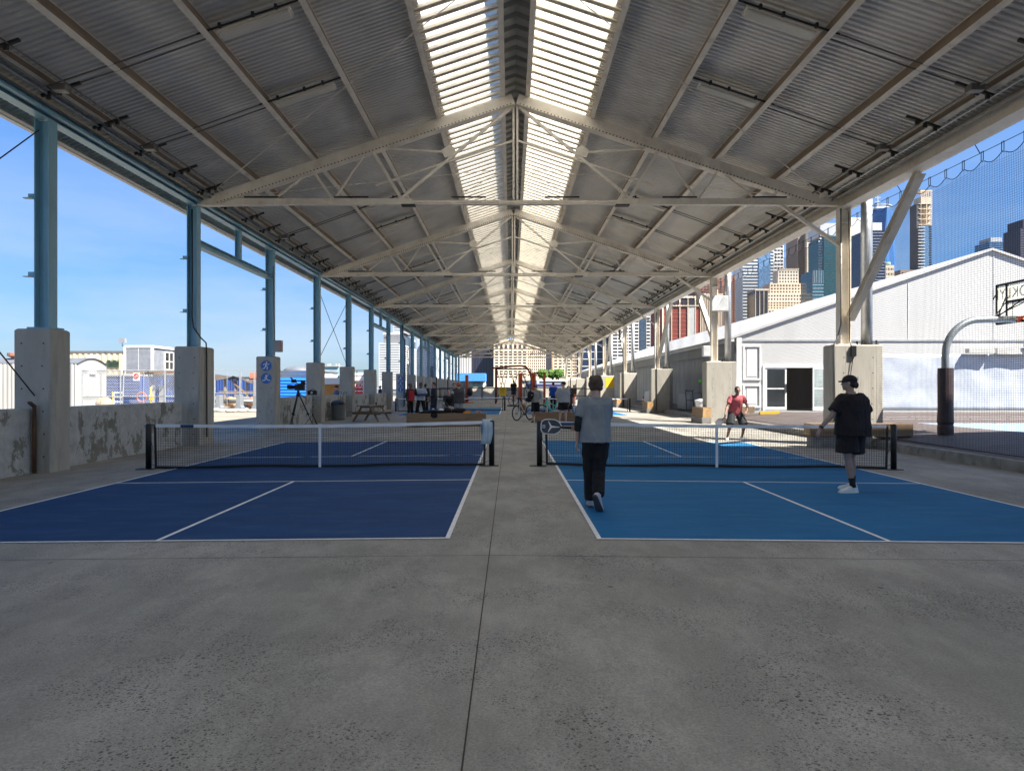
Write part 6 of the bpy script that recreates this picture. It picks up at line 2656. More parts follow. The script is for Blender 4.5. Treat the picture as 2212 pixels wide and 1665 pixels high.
# 3 the opponent in pink, waiting low
x3, y3 = 7.02, 21.6
p3, J3, h3 = person((x3, y3, gz(x3)), R(180), 1.80, 'person in a pink T-shirt and dark shorts crouching ready beyond the right net', dict(
    pelvis=(0, -.05, .86), chest=(.0, .10, 1.18), neck=(0, .17, 1.37), head=(.0, .21, 1.50),
    sh_l=(-.178, .13, 1.30), el_l=(-.32, .12, 1.04), wr_l=(-.24, .30, .86), hd_l=(.5, .5, -.4),
    sh_r=(.178, .13, 1.30), el_r=(.30, .16, 1.02), wr_r=(.40, .30, .80), hd_r=(.4, .4, -1),
    hip_l=(-.10, -.05, .83), kn_l=(-.22, .14, .45), an_l=(-.20, .0, .09), toe_l=(-.27, .15, .03),
    hip_r=(.10, -.05, .83), kn_r=(.20, .14, .45), an_r=(.24, -.02, .09), toe_r=(.30, .14, .03)),
    skin=(.22, .12, .085), top=dict(kind='tee', col=(.40, .085, .10), loose=.014, hem=-.2, flare=.02, sleeve=.62), bottom=dict(kind='shorts', col=(.022, .024, .028), loose=.03, len=.95),
    shoe=((.72, .72, .70), (.72, .72, .70)), hair=((.015, .012, .01), 'short'), detail=1, build=1.0, nod=-6)
paddle((x3, y3, gz(x3)), R(180), J3['wr_r'] + V((.03, .05, -.09)), (.75, .25, -.62), (.3, 1, .5), 'dark paddle held low by the player in pink', edge=(.05, .05, .055))

FAR = []
def far(x, y, rzdeg, H, label, z=None, **kw):
    g = kw.pop('grp', None)
    return person((x, y, gz(x) if z is None else z), R(rzdeg), H, label, group=g, detail=kw.pop('detail', 0), **kw)


GB = 'people gathered behind the left bench beam'
far(at(886, 34), 34, 235, 1.82, 'person in a red vest over a dark jacket, a hand at the face', grp=GB, pose=dict(
    el_l=(-.30, .12, 1.22), wr_l=(-.12, .22, 1.50), hd_l=(.3, -.1, 1), kn_r=(.09, .0, .49)), skin=DS, top=dict(kind='jacket', col=(.03, .025, .025), loose=.02, sleeve=1.95, hem=-.1, panels=(('vest_front', (.42, .02, .03), -.05, 1.5, (3, 17), 'front'),)),
    bottom=dict(kind='trousers', col=BLK, loose=.012), shoe=((.6, .6, .62), (.6, .6, .6)), hair=((.012, .01, .01), 'crop'))
far(at(909, 34.5), 34.5, 178, 1.86, 'person in a white and blue polo shirt with arms crossed, standing legs apart', grp=GB, pose=dict(
    el_l=(-.27, .06, 1.17), wr_l=(.08, .20, 1.19), hd_l=(1, .1, .1), el_r=(.27, .06, 1.17), wr_r=(-.08, .23, 1.16), hd_r=(-1, .1, .1),
    kn_l=(-.17, .01, .48), an_l=(-.25, -.02, .085), toe_l=(-.3, .13, .03), kn_r=(.17, .01, .48), an_r=(.25, -.02, .085), toe_r=(.3, .13, .03)),
    skin=DS, top=dict(kind='long', col=(.52, .58, .68), loose=.025, sleeve=.8, hem=-.1, panels=(('blue_cuff', (.03, .09, .38), .05, .75, 0, 'fore_l'), ('blue_cuff', (.03, .09, .38), .05, .75, 0, 'fore_r'))),
    bottom=dict(kind='trousers', col=BLK, loose=.022), shoe=((.1, .1, .1), (.1, .1, .1)), hair=((.012, .01, .01), 'crop'))
far(at(919, 45), 45, 20, 1.86, 'person in black seen from behind between the white polo and the dark jacket', grp=GB, skin=DS, top=dict(kind='long', col=(.02, .015, .016), loose=.02, sleeve=1.9), bottom=dict(kind='trousers', col=BLK), shoe=(BLK, BLK), hair=((.012, .01, .01), 'crop'))
far(at(937, 34), 34, 110, 1.86, 'person in a dark jacket and shorts looking left with crossed arms', grp=GB, pose=dict(
    el_l=(-.25, .03, 1.15), wr_l=(-.10, .22, 1.05), hd_l=(.5, .6, -.2), el_r=(.25, .03, 1.15), wr_r=(.20, .2, .98), hd_r=(0, .5, -.8)),
    skin=LS, top=dict(kind='jacket', col=(.022, .022, .03), loose=.03, sleeve=1.8, hem=-.15, panels=(('shirt_front', (.26, .30, .28), .0, 1.7, (8, 12), 'front'),)), bottom=dict(kind='shorts', col=(.015, .018, .04), loose=.03, len=1.0),
    shoe=((.08, .08, .09), (.1, .1, .1)), hair=((.05, .03, .02), 'short'))
far(at(971, 29.1), 29.1, 185, 1.76, 'person in a black top squatting on the left bench beam holding something', z=.53, grp=GB, detail=1, pose=dict(
    pelvis=(0, -.02, .18), chest=(.02, .12, .52), neck=(.03, .17, .71), head=(.03, .21, .85), sh_l=(-.17, .15, .64), el_l=(-.17, .32, .42), wr_l=(-.05, .46, .25), hd_l=(.4, .6, -.4), sh_r=(.21, .15, .64), el_r=(.20, .34, .42), wr_r=(.03, .47, .24), hd_r=(-.5, .6, -.4),
    hip_l=(-.09, 0, .16), kn_l=(-.10, .42, .16), an_l=(-.04, .12, .06), toe_l=(.06, .02, .03), hip_r=(.09, 0, .16), kn_r=(.24, .36, .36), an_r=(.22, .2, .07), toe_r=(.26, .34, .03)),
    skin=LS, top=dict(kind='long', col=(.014, .013, .016), loose=.022, sleeve=1.9), bottom=dict(kind='trousers', col=(.33, .34, .32), loose=.02), shoe=(BLK, BLK), hair=((.04, .025, .018), 'short'))
far(at(990.5, 30), 30, 25, 1.80, 'person in a bright orange beanie and dark grey hoodie, back turned', grp=GB, detail=1, pose=dict(
    el_l=(-.26, .08, 1.16), wr_l=(-.18, .26, 1.02), hd_l=(.2, .8, -.2), el_r=(.26, .08, 1.16), wr_r=(.18, .26, 1.02), hd_r=(-.2, .8, -.2)), skin=LS,
    top=dict(kind='hoodie', col=(.055, .05, .052), loose=.05, sleeve=1.9, hem=-.2, flare=.03, panels=(('white_stripe', (.6, .6, .6), .18, .34, 0, 'arm_l'), ('white_stripe', (.6, .6, .6), .42, .52, 0, 'arm_l'))),
    bottom=dict(kind='trousers', col=(.34, .34, .37), loose=.03), shoe=((.3, .3, .3), (.3, .3, .3)), hair=((.05, .03, .02), 'crop'), cap=((.58, .085, .02), None), build=1.1)
far(at(981, 34), 34, 200, 1.80, 'dark haired person mostly hidden behind the orange beanie', grp=GB, skin=LS, top=dict(kind='tee', col=(.2, .2, .22), loose=.02), bottom=dict(kind='trousers', col=BLK), shoe=(BLK, BLK), hair=((.015, .012, .01), 'short'))
far(at(1109.5, 58), 58, 0, 1.75, 'person in a black T-shirt on the far exercise machine', z=.42, skin=LS, top=dict(kind='tee', col=BLK, loose=.03), bottom=dict(kind='shorts', col=(.03, .03, .05), loose=.02), shoe=(BLK, BLK), hair=((.015, .012, .01), 'crop'))
far(at(1157, 31.5), 31.5, 172, 1.69, 'woman in a grey hoodie and black shorts walking past the silver bicycle', detail=1, pose=dict(
    el_l=(-.27, -.04, 1.18), wr_l=(-.20, .16, 1.02), hd_l=(.3, .6, -.5), el_r=(.24, .10, 1.16), wr_r=(.20, .24, 1.20), hd_r=(-.2, .5, .6),
    kn_l=(-.09, -.02, .50), an_l=(-.07, -.30, .18), toe_l=(-.08, -.16, .05), kn_r=(.10, .14, .50), an_r=(.12, .10, .085), toe_r=(.14, .26, .03)),
    skin=LS, top=dict(kind='hoodie', col=(.26, .275, .28), loose=.02, sleeve=1.9, hem=-.05), bottom=dict(kind='shorts', col=BLK, loose=.012, len=1.0), shoe=((.02, .02, .02), (.04, .04, .04)), hair=((.02, .014, .01), 'short'), cap=((.03, .03, .03), None))
blob('backpack', [((at(1146, 31.3), 31.3, 1.22), .2, (.75, .5, 1.0)), ((at(1142, 31.3), 31.3, 1.02), .13, (1.1, .6, .8))], M_cloth, 'black bag swinging from the shoulder of the woman in the grey hoodie', 'bag', (at(1145, 31.3), 31.3, 1.0), amp=.03)
far(at(1217, 29.9), 29.9, -8, 1.85, 'person in a grey T-shirt, black shorts and black cap by the right bench beam', detail=1, pose=dict(
    el_l=(-.30, -.02, 1.14), wr_l=(-.20, .14, .96), hd_l=(.4, .4, -.6), kn_l=(-.12, .02, .48), an_l=(-.16, -.02, .085), toe_l=(-.22, .12, .03)),
    skin=LS, top=dict(kind='tee', col=(.27, .30, .33), loose=.035, hem=-.15, flare=.02, sleeve=.75), bottom=dict(kind='shorts', col=BLK, loose=.03, len=.75), shoe=((.5, .5, .5), (.5, .5, .5)), hair=((.1, .07, .05), 'crop'), cap=((.014, .014, .018), False), look=55, build=1.15)
far(at(1228, 31.9), 31.9, 190, 1.66, 'woman with reddish hair half hidden behind the man in grey and black shorts', skin=LS, top=dict(kind='tee', col=(.02, .02, .022)), bottom=dict(kind='shorts', col=BLK, len=.7), shoe=(BLK, BLK), hair=((.14, .045, .02), 'long'))
far(at(1195, 48.4), 48.4, 10, 1.93, 'person in a royal blue T-shirt beyond the far right net', skin=LS, top=dict(kind='tee', col=(.012, .055, .30), loose=.04, hem=-.15), bottom=dict(kind='trousers', col=BLK, loose=.02), shoe=(BLK, BLK), hair=((.02, .015, .015), 'crop'), cap=((.02, .02, .08), None), build=1.15)
far(at(1239.5, 68), 68, 170, 1.88, 'distant person in a dark top and orange trousers near the railing', skin=DS, top=dict(kind='tee', col=(.02, .015, .016)), bottom=dict(kind='trousers', col=(.5, .14, .05), loose=.02), shoe=(BLK, BLK), hair=((.012, .01, .01), 'crop'))
far(at(727, 41.5), 41.5, 100, 1.80, 'person in a blue checked shirt and dark cap outside the low wall', z=-.12, skin=LS, top=dict(kind='long', col=(.05, .12, .26), loose=.03, sleeve=1.9), bottom=dict(kind='trousers', col=BLK), shoe=(BLK, BLK), hair=((.02, .015, .01), 'crop'), cap=((.012, .012, .015), False))
far(at(821.5, 55), 55, 80, 1.84, 'person in a navy top outside the low wall, right of the cracked pier', z=-.12, skin=DS, top=dict(kind='tee', col=(.015, .025, .11), loose=.03), bottom=dict(kind='trousers', col=BLK), shoe=(BLK, BLK), hair=((.012, .01, .01), 'crop'))
flush_people()
# ================================================================ SKYLINE
def rows_part(t, name, m, x0, x1, y, z0, z1, n, fill=.55, cols=0, cfill=.6, side=None, ydeep=30, scols=0, proud=.12, xside=None):
    """n floor rows of openings, each row one part; side=-1/+1 adds the same row on the visible side face"""
    h = (z1 - z0) / n
    for k in range(n):
        za = z0 + h * (k + (1 - fill) / 2)
        zb = za + h * fill
        mb = MB()
        if cols and cols <= 9 and cols * n <= 100 and not side:
            w = (x1 - x0) / cols
            for c in range(cols):
                mb = MB()
                a = x0 + w * (c + (1 - cfill) / 2)
                mb.box(a, a + w * cfill, y - proud, y - .01, za, zb)
                mb.build('window', m, t)
            continue
        if cols:
            w = (x1 - x0) / cols
            for c in range(cols):
                a = x0 + w * (c + (1 - cfill) / 2)
                mb.box(a, a + w * cfill, y - proud, y - .01, za, zb)
        else:
            mb.box(x0, x1, y - proud, y - .01, za, zb)
        if side:
            xs = x0 if side < 0 else x1
            if xside is not None:
                xs = xside
            if scols:
                w = ydeep / scols
                for c in range(scols):
                    a = y + w * (c + (1 - cfill) / 2)
                    mb.box(min(xs, xs + side * proud), max(xs, xs + side * proud), a, a + w * cfill, za, zb)
            else:
                mb.box(min(xs + side * .01, xs + side * proud), max(xs + side * .01, xs + side * proud), y, y + ydeep, za, zb)
        mb.build(name, m, t)


def mass(t, name, m, px0, px1, py, D, deep, z0=-2, py_bot=None):
    mb = MB()
    mb.box(at(px0, D), at(px1, D), D, D + deep, hz(py_bot, D) if py_bot else z0, hz(py, D))
    return mb.build(name, m, t)


def bld(px0, px1, D, lab, cat='building', name='office_building'):
    return thing(name, (at((px0 + px1) / 2, D), D, -2), lab, cat)


def stripes(t, name, m, px0, px1, D, py0, py1, n, w=.35, proud=.3):
    x0, x1 = at(px0, D), at(px1, D)
    for k in range(n + 1):
        x = x0 + (x1 - x0) * k / n
        hw = (x1 - x0) / n * w / 2
        mb = MB()
        mb.box(x - hw, x + hw, D - proud, D - .01, hz(py1, D), hz(py0, D))
        mb.build(name, m, t)


C = lambda n, c, **k: pbr(n, c, k.pop('rough', .8), bmp=0, scale=k.pop('scale', .05), **k)
cCream = C('cream_stone', (.74, .60, .44), var=.06)
cWhite = C('white_stone', (.66, .65, .62), var=.06)
cGrey = C('grey_panel_facade', (.40, .41, .44), var=.06)
cTan = C('tan_stone', (.62, .52, .40), var=.08)
cBrown = C('brown_granite', (.26, .19, .15), var=.08)
cBrick = C('brown_brick', (.20, .095, .07), var=.12)
cRed = C('red_facade', (.33, .055, .04), var=.12)
cDarkP = C('dark_purple_facade', (.045, .04, .06), var=.1, rough=.4)
wDark = glassy('window_dark', (.045, .04, .045), .15, .5)
wBlue = glassy('window_blue', (.06, .09, .13), .12, .6)
wTeal = glassy('glass_teal', (.035, .13, .17), .1, .6)
wSky = glassy('glass_sky', (.11, .20, .33), .08, .8)
wNavy = glassy('glass_navy', (.02, .03, .07), .1, .6)
wPale = glassy('glass_pale', (.32, .42, .48), .1, .6)

# ---- behind the end of the pavilion
D = 700
t = bld(1067, 1138, D, 'large cream building with rows of wide dark windows, centred beyond the pavilion end')
mass(t, 'wall', cCream, 1066.5, 1138, 733, D, 30)
rows_part(t, 'window_row', wDark, at(1068, D), at(1138, D), D, hz(817, D), hz(757, D), 10, .5, 7, .68)
rows_part(t, 'window_row', wDark, at(1068, D), at(1138, D), D, hz(754, D), hz(743, D), 1, .8, 7, .55)
t = bld(1138, 1180, D + 6, 'cream wing with small square windows joined to the right of the large cream building')
mass(t, 'wall', cCream, 1138.3, 1179, 742, D + 6, 30)
rows_part(t, 'window_row', wDark, at(1139.5, D + 6), at(1178.5, D + 6), D + 6, hz(820, D + 6), hz(750, D + 6), 11, .52, 9, .48)
D = 760
t = bld(1179, 1194, D, 'narrow dark purple brick tower between the two cream buildings')
mass(t, 'wall', cDarkP, 1179, 1195, 748, D, 30)
rows_part(t, 'window_row', wBlue, at(1180, D), at(1193, D), D, hz(820, D), hz(752, D), 11, .5, 3, .45)
D = 720
t = bld(1194, 1246, D, 'smaller cream building with dark window rows right of the narrow purple tower')
mass(t, 'wall', cCream, 1194.5, 1246, 757, D, 30)
rows_part(t, 'window_row', wDark, at(1195.5, D), at(1244, D), D, hz(822, D), hz(762, D), 9, .45, 5, .66)
D = 560
t = bld(1120, 1275, D, 'long low sandstone terminal building under the green trees')
mb = MB()
mb.box(at(1120, D), at(1290, D), D, D + 20, -2, hz(815, D))
mb.build('wall', cTan, t)
mb = MB()
mb.box(at(1120, D), at(1290, D), D - .5, D - .01, hz(826, D), hz(822, D))
mb.build('window_row', wDark, t)
D = 720
t = bld(1018, 1066, D, 'dark navy tower with fine vertical ribs left of the large cream building')
mass(t, 'wall', wNavy, 1018, 1066, 725, D, 30)
stripes(t, 'rib', cDarkP, 1019, 1066, D, 725, 832, 14, .4)
D = 690
t = bld(985, 1019, D, 'white tower with vertical dark stripes left of the dark navy tower')
mass(t, 'wall', wDark, 984, 1018, 725, D, 30)
stripes(t, 'rib', cWhite, 985, 1017, D, 725, 832, 9, .55)

# ---- left group, seen between the blue columns
D = 800
t = bld(818, 864, D, 'broad grey office block with a gridded front and bright right side beyond the blue columns')
dp = 150
mass(t, 'wall', cWhite, 818.5, 864, 741, D, dp)
rows_part(t, 'window_row', wBlue, at(819.5, D), at(863, D), D, hz(822, D), hz(742.5, D), 15, .62, 22, .62, side=1, ydeep=dp, scols=9, xside=at(864, D))
mass(t, 'crown_storey', wDark, 828, 864, 723, D + 8, dp - 20, py_bot=740.9)
stripes(t, 'crown_rib', cGrey, 829, 863, D + 8, 723.5, 740, 16, .35)
mass(t, 'crown_cap', cWhite, 827.5, 864, 719, D + 7.5, dp - 18, py_bot=722.8)
mass(t, 'tower', cGrey, 849, 875, 640, D + 30, 60, py_bot=718.8)
rows_part(t, 'window_row', wBlue, at(850, D + 30), at(874, D + 30), D + 30, hz(716, D + 30), hz(640, D + 30), 14, .6, 11, .6)
D = 860
t = bld(903, 925, D, 'pale lavender tower right of the broad grey block')
mass(t, 'wall', C('lavender_facade', (.42, .44, .58), var=.06), 900, 926, 690, D, 30)
rows_part(t, 'window_row', wPale, at(901, D), at(925, D), D, hz(822, D), hz(692, D), 22, .45)
t = bld(925, 941, 830, 'dark navy gridded tower between the blue columns')
D = 830
mass(t, 'wall', wNavy, 925.5, 941, 700, D, 30)
rows_part(t, 'window_row', wBlue, at(926, D), at(941, D), D, hz(822, D), hz(702, D), 20, .45, 5, .5)
t = bld(941, 986, 780, 'pale tower with white vertical fins left of the striped white tower')
D = 780
mass(t, 'wall', wPale, 941.5, 984, 700, D, 30)
stripes(t, 'fin', cWhite, 942, 983, D, 700, 830, 10, .5)

# ---- right of the pavilion
D = 650
t = bld(1240, 1318, D, 'dark glass block with pale floor lines beyond the right hand piers')
mass(t, 'wall', wNavy, 1246, 1318, 690, D, 30)
rows_part(t, 'floor_line', cWhite, at(1246, D), at(1318, D), D, hz(830, D), hz(690, D), 9, .10, proud=.3)
D = 640
t = bld(1322, 1405, D, 'white banded tower with a dark glass strip, over the tent roof')
mass(t, 'wall', cWhite, 1322, 1405, 652, D, 35)
rows_part(t, 'window_row', wDark, at(1323, D), at(1380, D), D, hz(800, D), hz(655, D), 20, .5, 5, .82)
rows_part(t, 'window_row', wDark, at(1397, D), at(1404, D), D, hz(800, D), hz(655, D), 20, .5)
mb = MB()
mb.box(at(1382, D), at(1396, D), D - .6, D - .15, -2, hz(660, D))
mb.build('glass_strip', wBlue, t)
t = bld(1405, 1424, 645, 'dark navy slab standing right of the white banded tower')
mass(t, 'wall', cDarkP, 1405.6, 1426, 640, 645, 35)
rows_part(t, 'window_row', wNavy, at(1407, 645), at(1424, 645), 645, hz(800, 645), hz(645, 645), 18, .5)
D = 560
t = bld(1430, 1528, D, 'red panelled building with cream piers and a dark windowed top floor')
mass(t, 'wall', cRed, 1430, 1513, 643, D, 40)
for k, (a, e) in enumerate(((1430, 1433), (1449, 1451.5), (1467, 1469.5), (1484.5, 1487), (1500.5, 1503), (1512, 1514))):
    mb = MB()
    mb.box(at(a, D), at(e, D), D - .8, D - .02, -2, hz(640, D))
    mb.build('pier', cCream, t)
rows_part(t, 'floor_line', C('pink_line', (.45, .22, .18)), at(1433.2, D), at(1484.2, D), D, hz(735, D), hz(662, D), 8, .10, proud=.2)
mb = MB()
mb.box(at(1487.2, D), at(1500.3, D), D - .5, D - .02, -2, hz(661, D))
mb.build('white_bay', cWhite, t)
for k in range(5):
    a = (1433.5, 1452, 1470, 1487.5, 1503.2)[k]
    mb = MB()
    mb.box(at(a, D), at(a + (9 if k == 4 else 13), D), D - .4, D - .02, hz(659, D), hz(645, D))
    mb.build('window', wDark, t)
mb = MB()
mb.box(at(1429, D), at(1514.5, D), D - 1, D + 1, hz(662, D), hz(659.5, D))
mb.box(at(1429, D), at(1514.5, D), D - 1, D + 1, hz(644, D), hz(640, D))
mb.build('cornice', cCream, t)
D = 690
t = bld(1512, 1590, D, 'tall brown brick tower left of the blue and white striped tower')
mass(t, 'wall', cBrick, 1505, 1589, 596, D, 35)
rows_part(t, 'window_row', wDark, at(1563, D), at(1588, D), D, hz(735, D), hz(600, D), 24, .55, 4, .5)
rows_part(t, 'window_row', wDark, at(1506, D), at(1560, D), D, hz(735, D), hz(600, D), 24, .55, 8, .5)
t = bld(1530, 1563, 640, 'plain tan slab in front of the brown brick tower')
mass(t, 'wall', cTan, 1514.5, 1562, 634, 640, 20)
stripes(t, 'groove', cBrown, 1516, 1561, 640, 640, 735, 9, .25, .2)
D = 900
t = bld(1590, 1604, D, 'old stone tower with a pyramid roof', 'tower', 'stone_tower')
mass(t, 'wall', cTan, 1590.5, 1606, 668, D, 9)
rows_part(t, 'window_row', wDark, at(1591, D), at(1605, D), D, hz(715, D), hz(672, D), 6, .5, 4, .4)
mb = MB()
xa, xb, zq = at(1590, D), at(1606.5, D), hz(668, D)
xm, zm = (xa + xb) / 2, hz(630, D)
mb.loft([[V((xa, D - .4, zq)), V((xb, D - .4, zq)), V((xb, D + 9.4, zq)), V((xa, D + 9.4, zq))], [V((xm - .3, D + 4.2, zm)), V((xm + .3, D + 4.2, zm)), V((xm + .3, D + 4.8, zm)), V((xm - .3, D + 4.8, zm))]])
mb.build('roof', cTan, t)
D = 760
t = bld(1604, 1693, D, 'blue and white striped glass tower with rounded top tier')
mass(t, 'wall', cWhite, 1604.5, 1671, 540, D, 35)
mass(t, 'high_tier', cWhite, 1671.2, 1693, 520, D, 35)
rows_part(t, 'window_row', wBlue, at(1605, D), at(1671, D), D, hz(720, D), hz(542, D), 26, .55, side=-1, ydeep=35)
rows_part(t, 'window_row', wDark, at(1672, D), at(1692, D), D, hz(720, D), hz(522, D), 26, .5, 3, .8)
mb = MB()
mb.box(at(1638, D), at(1664, D), D - .5, D - .14, -2, hz(545, D))
mb.build('glass_bay', wSky, t)
D = 600
t = bld(1630, 1660, D, 'low dark building with tan columns before the striped tower')
mass(t, 'wall', wDark, 1631, 1660, 628, D, 20)
stripes(t, 'column', cTan, 1632, 1659, D, 628, 720, 3, .14)
mb = MB()
mb.box(at(1630, D), at(1661, D), D - .5, D + 20, hz(628, D) + .01, hz(624, D))
mb.build('roof', cTan, t)
D = 660
t = bld(1650, 1745, D, 'stepped cream stone tower with many small windows, ziggurat top')
tiers = [(1646, 1757, 668, 10, 17), (1650, 1752, 650, 3, 16), (1657, 1745, 634, 2, 14), (1663, 1736, 612, 3, 11), (1681, 1725, 583, 4, 7)]
bot = 740
for k, (a, e, py, nr, nc) in enumerate(tiers):
    d = D + 5 * k
    mass(t, 'tier', cCream if k % 2 else C('pale_stone', (.72, .64, .52), var=.06), a, e, py, d, 34 - 5 * k, py_bot=None if k == 0 else tiers[k - 1][2] + .5)
    zb = hz(bot, d)
    rows_part(t, 'window_row', wDark, at(a + 1, d), at(e - 1, d), d, zb, hz(py + 1.5, d), nr, .5, nc, .5)
    bot = py
mb = MB()
for k in range(9):
    px = 1683 + k * 5
    mb.box(at(px, D + 20), at(px + 2.4, D + 20), D + 19.5, D + 24, hz(583, D + 20), hz(580, D + 20))
mb.build('parapet', cTan, t)
D = 820
t = bld(1727, 1772, D, 'tall brown-tan tower rising behind the stepped one')
mass(t, 'wall', cTan, 1743, 1772, 494, D, 40)
mb = MB()
mb.box(at(1727, D), at(1742.8, D), D + 6, D + 40, -2, hz(497, D))
mb.build('shade_toned_wing', cBrown, t)  # shade of the tower's left side put into a darker brown
rows_part(t, 'window_row', wDark, at(1746, D), at(1771, D), D, hz(690, D), hz(497, D), 34, .5, 6, .45)
D = 620
t = bld(1754, 1779, D, 'short dark teal glass block at the foot of the teal tower')
mass(t, 'wall', wTeal, 1755, 1779, 584, D, 25)
stripes(t, 'mullion', cGrey, 1756, 1778, D, 584, 612, 6, .2)
rows_part(t, 'floor_line', cGrey, at(1755, D), at(1779, D), D, hz(700, D), hz(612, D), 12, .2, proud=.2)
D = 760
t = bld(1779, 1867, D, 'broad teal glass tower behind the cream steel column')
mass(t, 'wall', wTeal, 1780, 1867, 510, D, 40)
mass(t, 'crown', cGrey, 1772, 1835, 482, D + 3, 34, py_bot=509.8)
mass(t, 'plant_room', cWhite, 1838, 1866, 470, D + 3, 30, py_bot=509.8)
rows_part(t, 'floor_line', C('teal_spandrel', (.03, .06, .08)), at(1780, D), at(1867, D), D, hz(690, D), hz(511, D), 34, .28, proud=.2, side=-1, ydeep=40)
rows_part(t, 'side_band', cWhite, at(1771.5, D), at(1779.5, D), D + 4, hz(690, D), hz(511, D), 30, .5, proud=.3)
D = 700
t = bld(1868, 1912, D, 'dark glass tower between the galvanised pole and the slanted brace')
mass(t, 'wall', wNavy, 1868, 1911, 498, D, 35)
rows_part(t, 'floor_line', cGrey, at(1868, D), at(1911, D), D, hz(690, D), hz(500, D), 30, .16, proud=.2)
mass(t, 'plant_room', cWhite, 1884, 1905, 481, D + 2, 20, py_bot=497.8)
# tall tapering glass tower with a mast
D = 1500
t = bld(1884, 1947, D, 'tallest blue glass tower, tapering, with ringed mast', 'skyscraper', 'skyscraper')
xc, hw = at(1916, D), 31.5
zb, zt3 = 45, hz(449, D)
sq = lambda h, z: [V((xc + h * a, D + 31 + h * b2, z)) for a, b2 in ((-1, -1), (0, -1), (1, -1), (1, 0), (1, 1), (0, 1), (-1, 1), (-1, 0))]
top = [V((xc + 31 * a, D + 31 + 31 * b2, zt3)) for a, b2 in ((-.52, -.52), (0, -1), (.52, -.52), (1, 0), (.52, .52), (0, 1), (-.52, .52), (-1, 0))]
mb = MB()
mb.loft([sq(hw, -2), sq(hw, zb)])
mb.loft([sq(hw, zb), top])
mb.build('shaft', glassy('glass_azure', (.06, .16, .38), .06, 1.0), t)
mb = MB()
mb.tube([(xc, D + 31, zt3), (xc, D + 31, zt3 + 6)], 20, 20)
mb.build('ring_base', cWhite, t)
mb = MB()
mb.tube([(xc + 24 * math.cos(a * .3142), D + 31 + 24 * math.sin(a * .3142), zt3 + 9) for a in range(20)], 1.2, 6, closed=True)
mb.build('ring', cGrey, t)
mb = MB()
mb.tube([(xc - 4, D + 31, zt3), (xc - 4, D + 31, zt3 + 30), (xc - 4, D + 31, hz(414, D))], [2, 1.4, .8], 6)
for z in (hz(419, D), hz(428, D)):
    mb.tube([(xc - 10, D + 31, z), (xc + 3, D + 31, z)], 1.0, 5)
mb.build('mast', cGrey, t)
D = 900
t = bld(1980, 2013, D, 'slim tower still being built, bare concrete floors above glass and balconies', 'tower', 'tower_block')
mass(t, 'glass_shaft', wSky, 1989, 2013, 487, D, 16)
mb = MB()
mb.box(at(1980.5, D), at(1988.8, D), D + .5, D + 16, -2, hz(440, D))
mb.build('side_wall', C('dark_concrete', (.10, .10, .11)), t)
rows_part(t, 'balcony', cWhite, at(1982.5, D), at(1997, D), D, hz(620, D), hz(488, D), 20, .22, proud=1.4)
rows_part(t, 'window_row', wDark, at(2007, D), at(2012, D), D, hz(620, D), hz(488, D), 26, .5, proud=.3)
mass(t, 'concrete_core', cTan, 1992, 2010, 425, D + 4, 12, py_bot=487)
mass(t, 'raw_top', cTan, 1989, 2013, 425, D, 16, py_bot=441)
for py in (441, 452, 463, 474, 486):
    mb = MB()
    mb.box(at(1984, D), at(2013, D), D - .4, D + 16, hz(py, D), hz(py - 1.3, D))
    mb.build('floor_slab', cCream, t)
for px in (1989, 2001, 2012):
    mb = MB()
    mb.box(at(px, D), at(px + 1.2, D), D - .3, D + .6, hz(486, D), hz(412, D))
    mb.build('column', cCream, t)
for px in (1993, 1997, 2005, 2009):
    mb = MB()
    mb.box(at(px, D), at(px + .8, D), D - .3, D + .4, hz(426, D), hz(412, D))
    mb.build('column', cCream, t)
mb = MB()
mb.box(at(1988, D), at(2013.5, D), D - .4, D + 16, hz(413, D), hz(411, D))
mb.build('roof_slab', cCream, t)
mb = MB()
for px in (1991, 1995, 2000, 2006):
    mb.box(at(px, D), at(px + 3, D), D + 2, D + 8, hz(411, D), hz(408, D))
mb.build('roof_plant', C('dark_plant', (.06, .06, .07)), t)
for a, e, py, D, lab, m in ((1913, 1932, 573, 700, 'small tan brick block with water tank beside the tent ridge slope', cTan), (1932, 1964, 606, 720, 'lowest tan flat roof above the tent slope', cCream), (1945, 1984, 583, 900, 'low dark flat roof left of the slim tower', cBrown)):
    t = bld(a, e, D, lab)
    mass(t, 'wall', m, a, e, py, D, 20)
    rows_part(t, 'window_row', wDark, at(a + 1, D), at(e - 1, D), D, hz(640, D), hz(py + 3, D), 6, .45, 5, .4)
    if a == 1913:
        mb = MB()
        mb.tube([(at(1922, D), D + 6, hz(573, D)), (at(1922, D), D + 6, hz(565, D))], at(1930, D) - at(1922, D), 12)
        mb.build('water_tank', C('green_copper', (.22, .33, .30)), t)
D = 800
t = bld(2135, 2170, D, 'blue glass block peeping over the tent ridge')
mass(t, 'wall', wSky, 2137, 2170, 522, D, 25)
mass(t, 'upper_tier', cGrey, 2140, 2164, 513, D + 2, 20, py_bot=521.8)
rows_part(t, 'floor_line', wNavy, at(2137, D), at(2170, D), D, hz(560, D), hz(523, D), 8, .3, side=-1, ydeep=25, proud=.2)
D = 720
t = bld(2204, 2240, D, 'very dark tower cut by the right edge of the picture')
mass(t, 'wall', cDarkP, 2204, 2240, 493, D, 25)
mass(t, 'upper_tier', cDarkP, 2209, 2240, 474, D + 2, 22, py_bot=492.8)
rows_part(t, 'window_row', wPale, at(2205, D), at(2238, D), D, hz(570, D), hz(495, D), 14, .3, 7, .18)
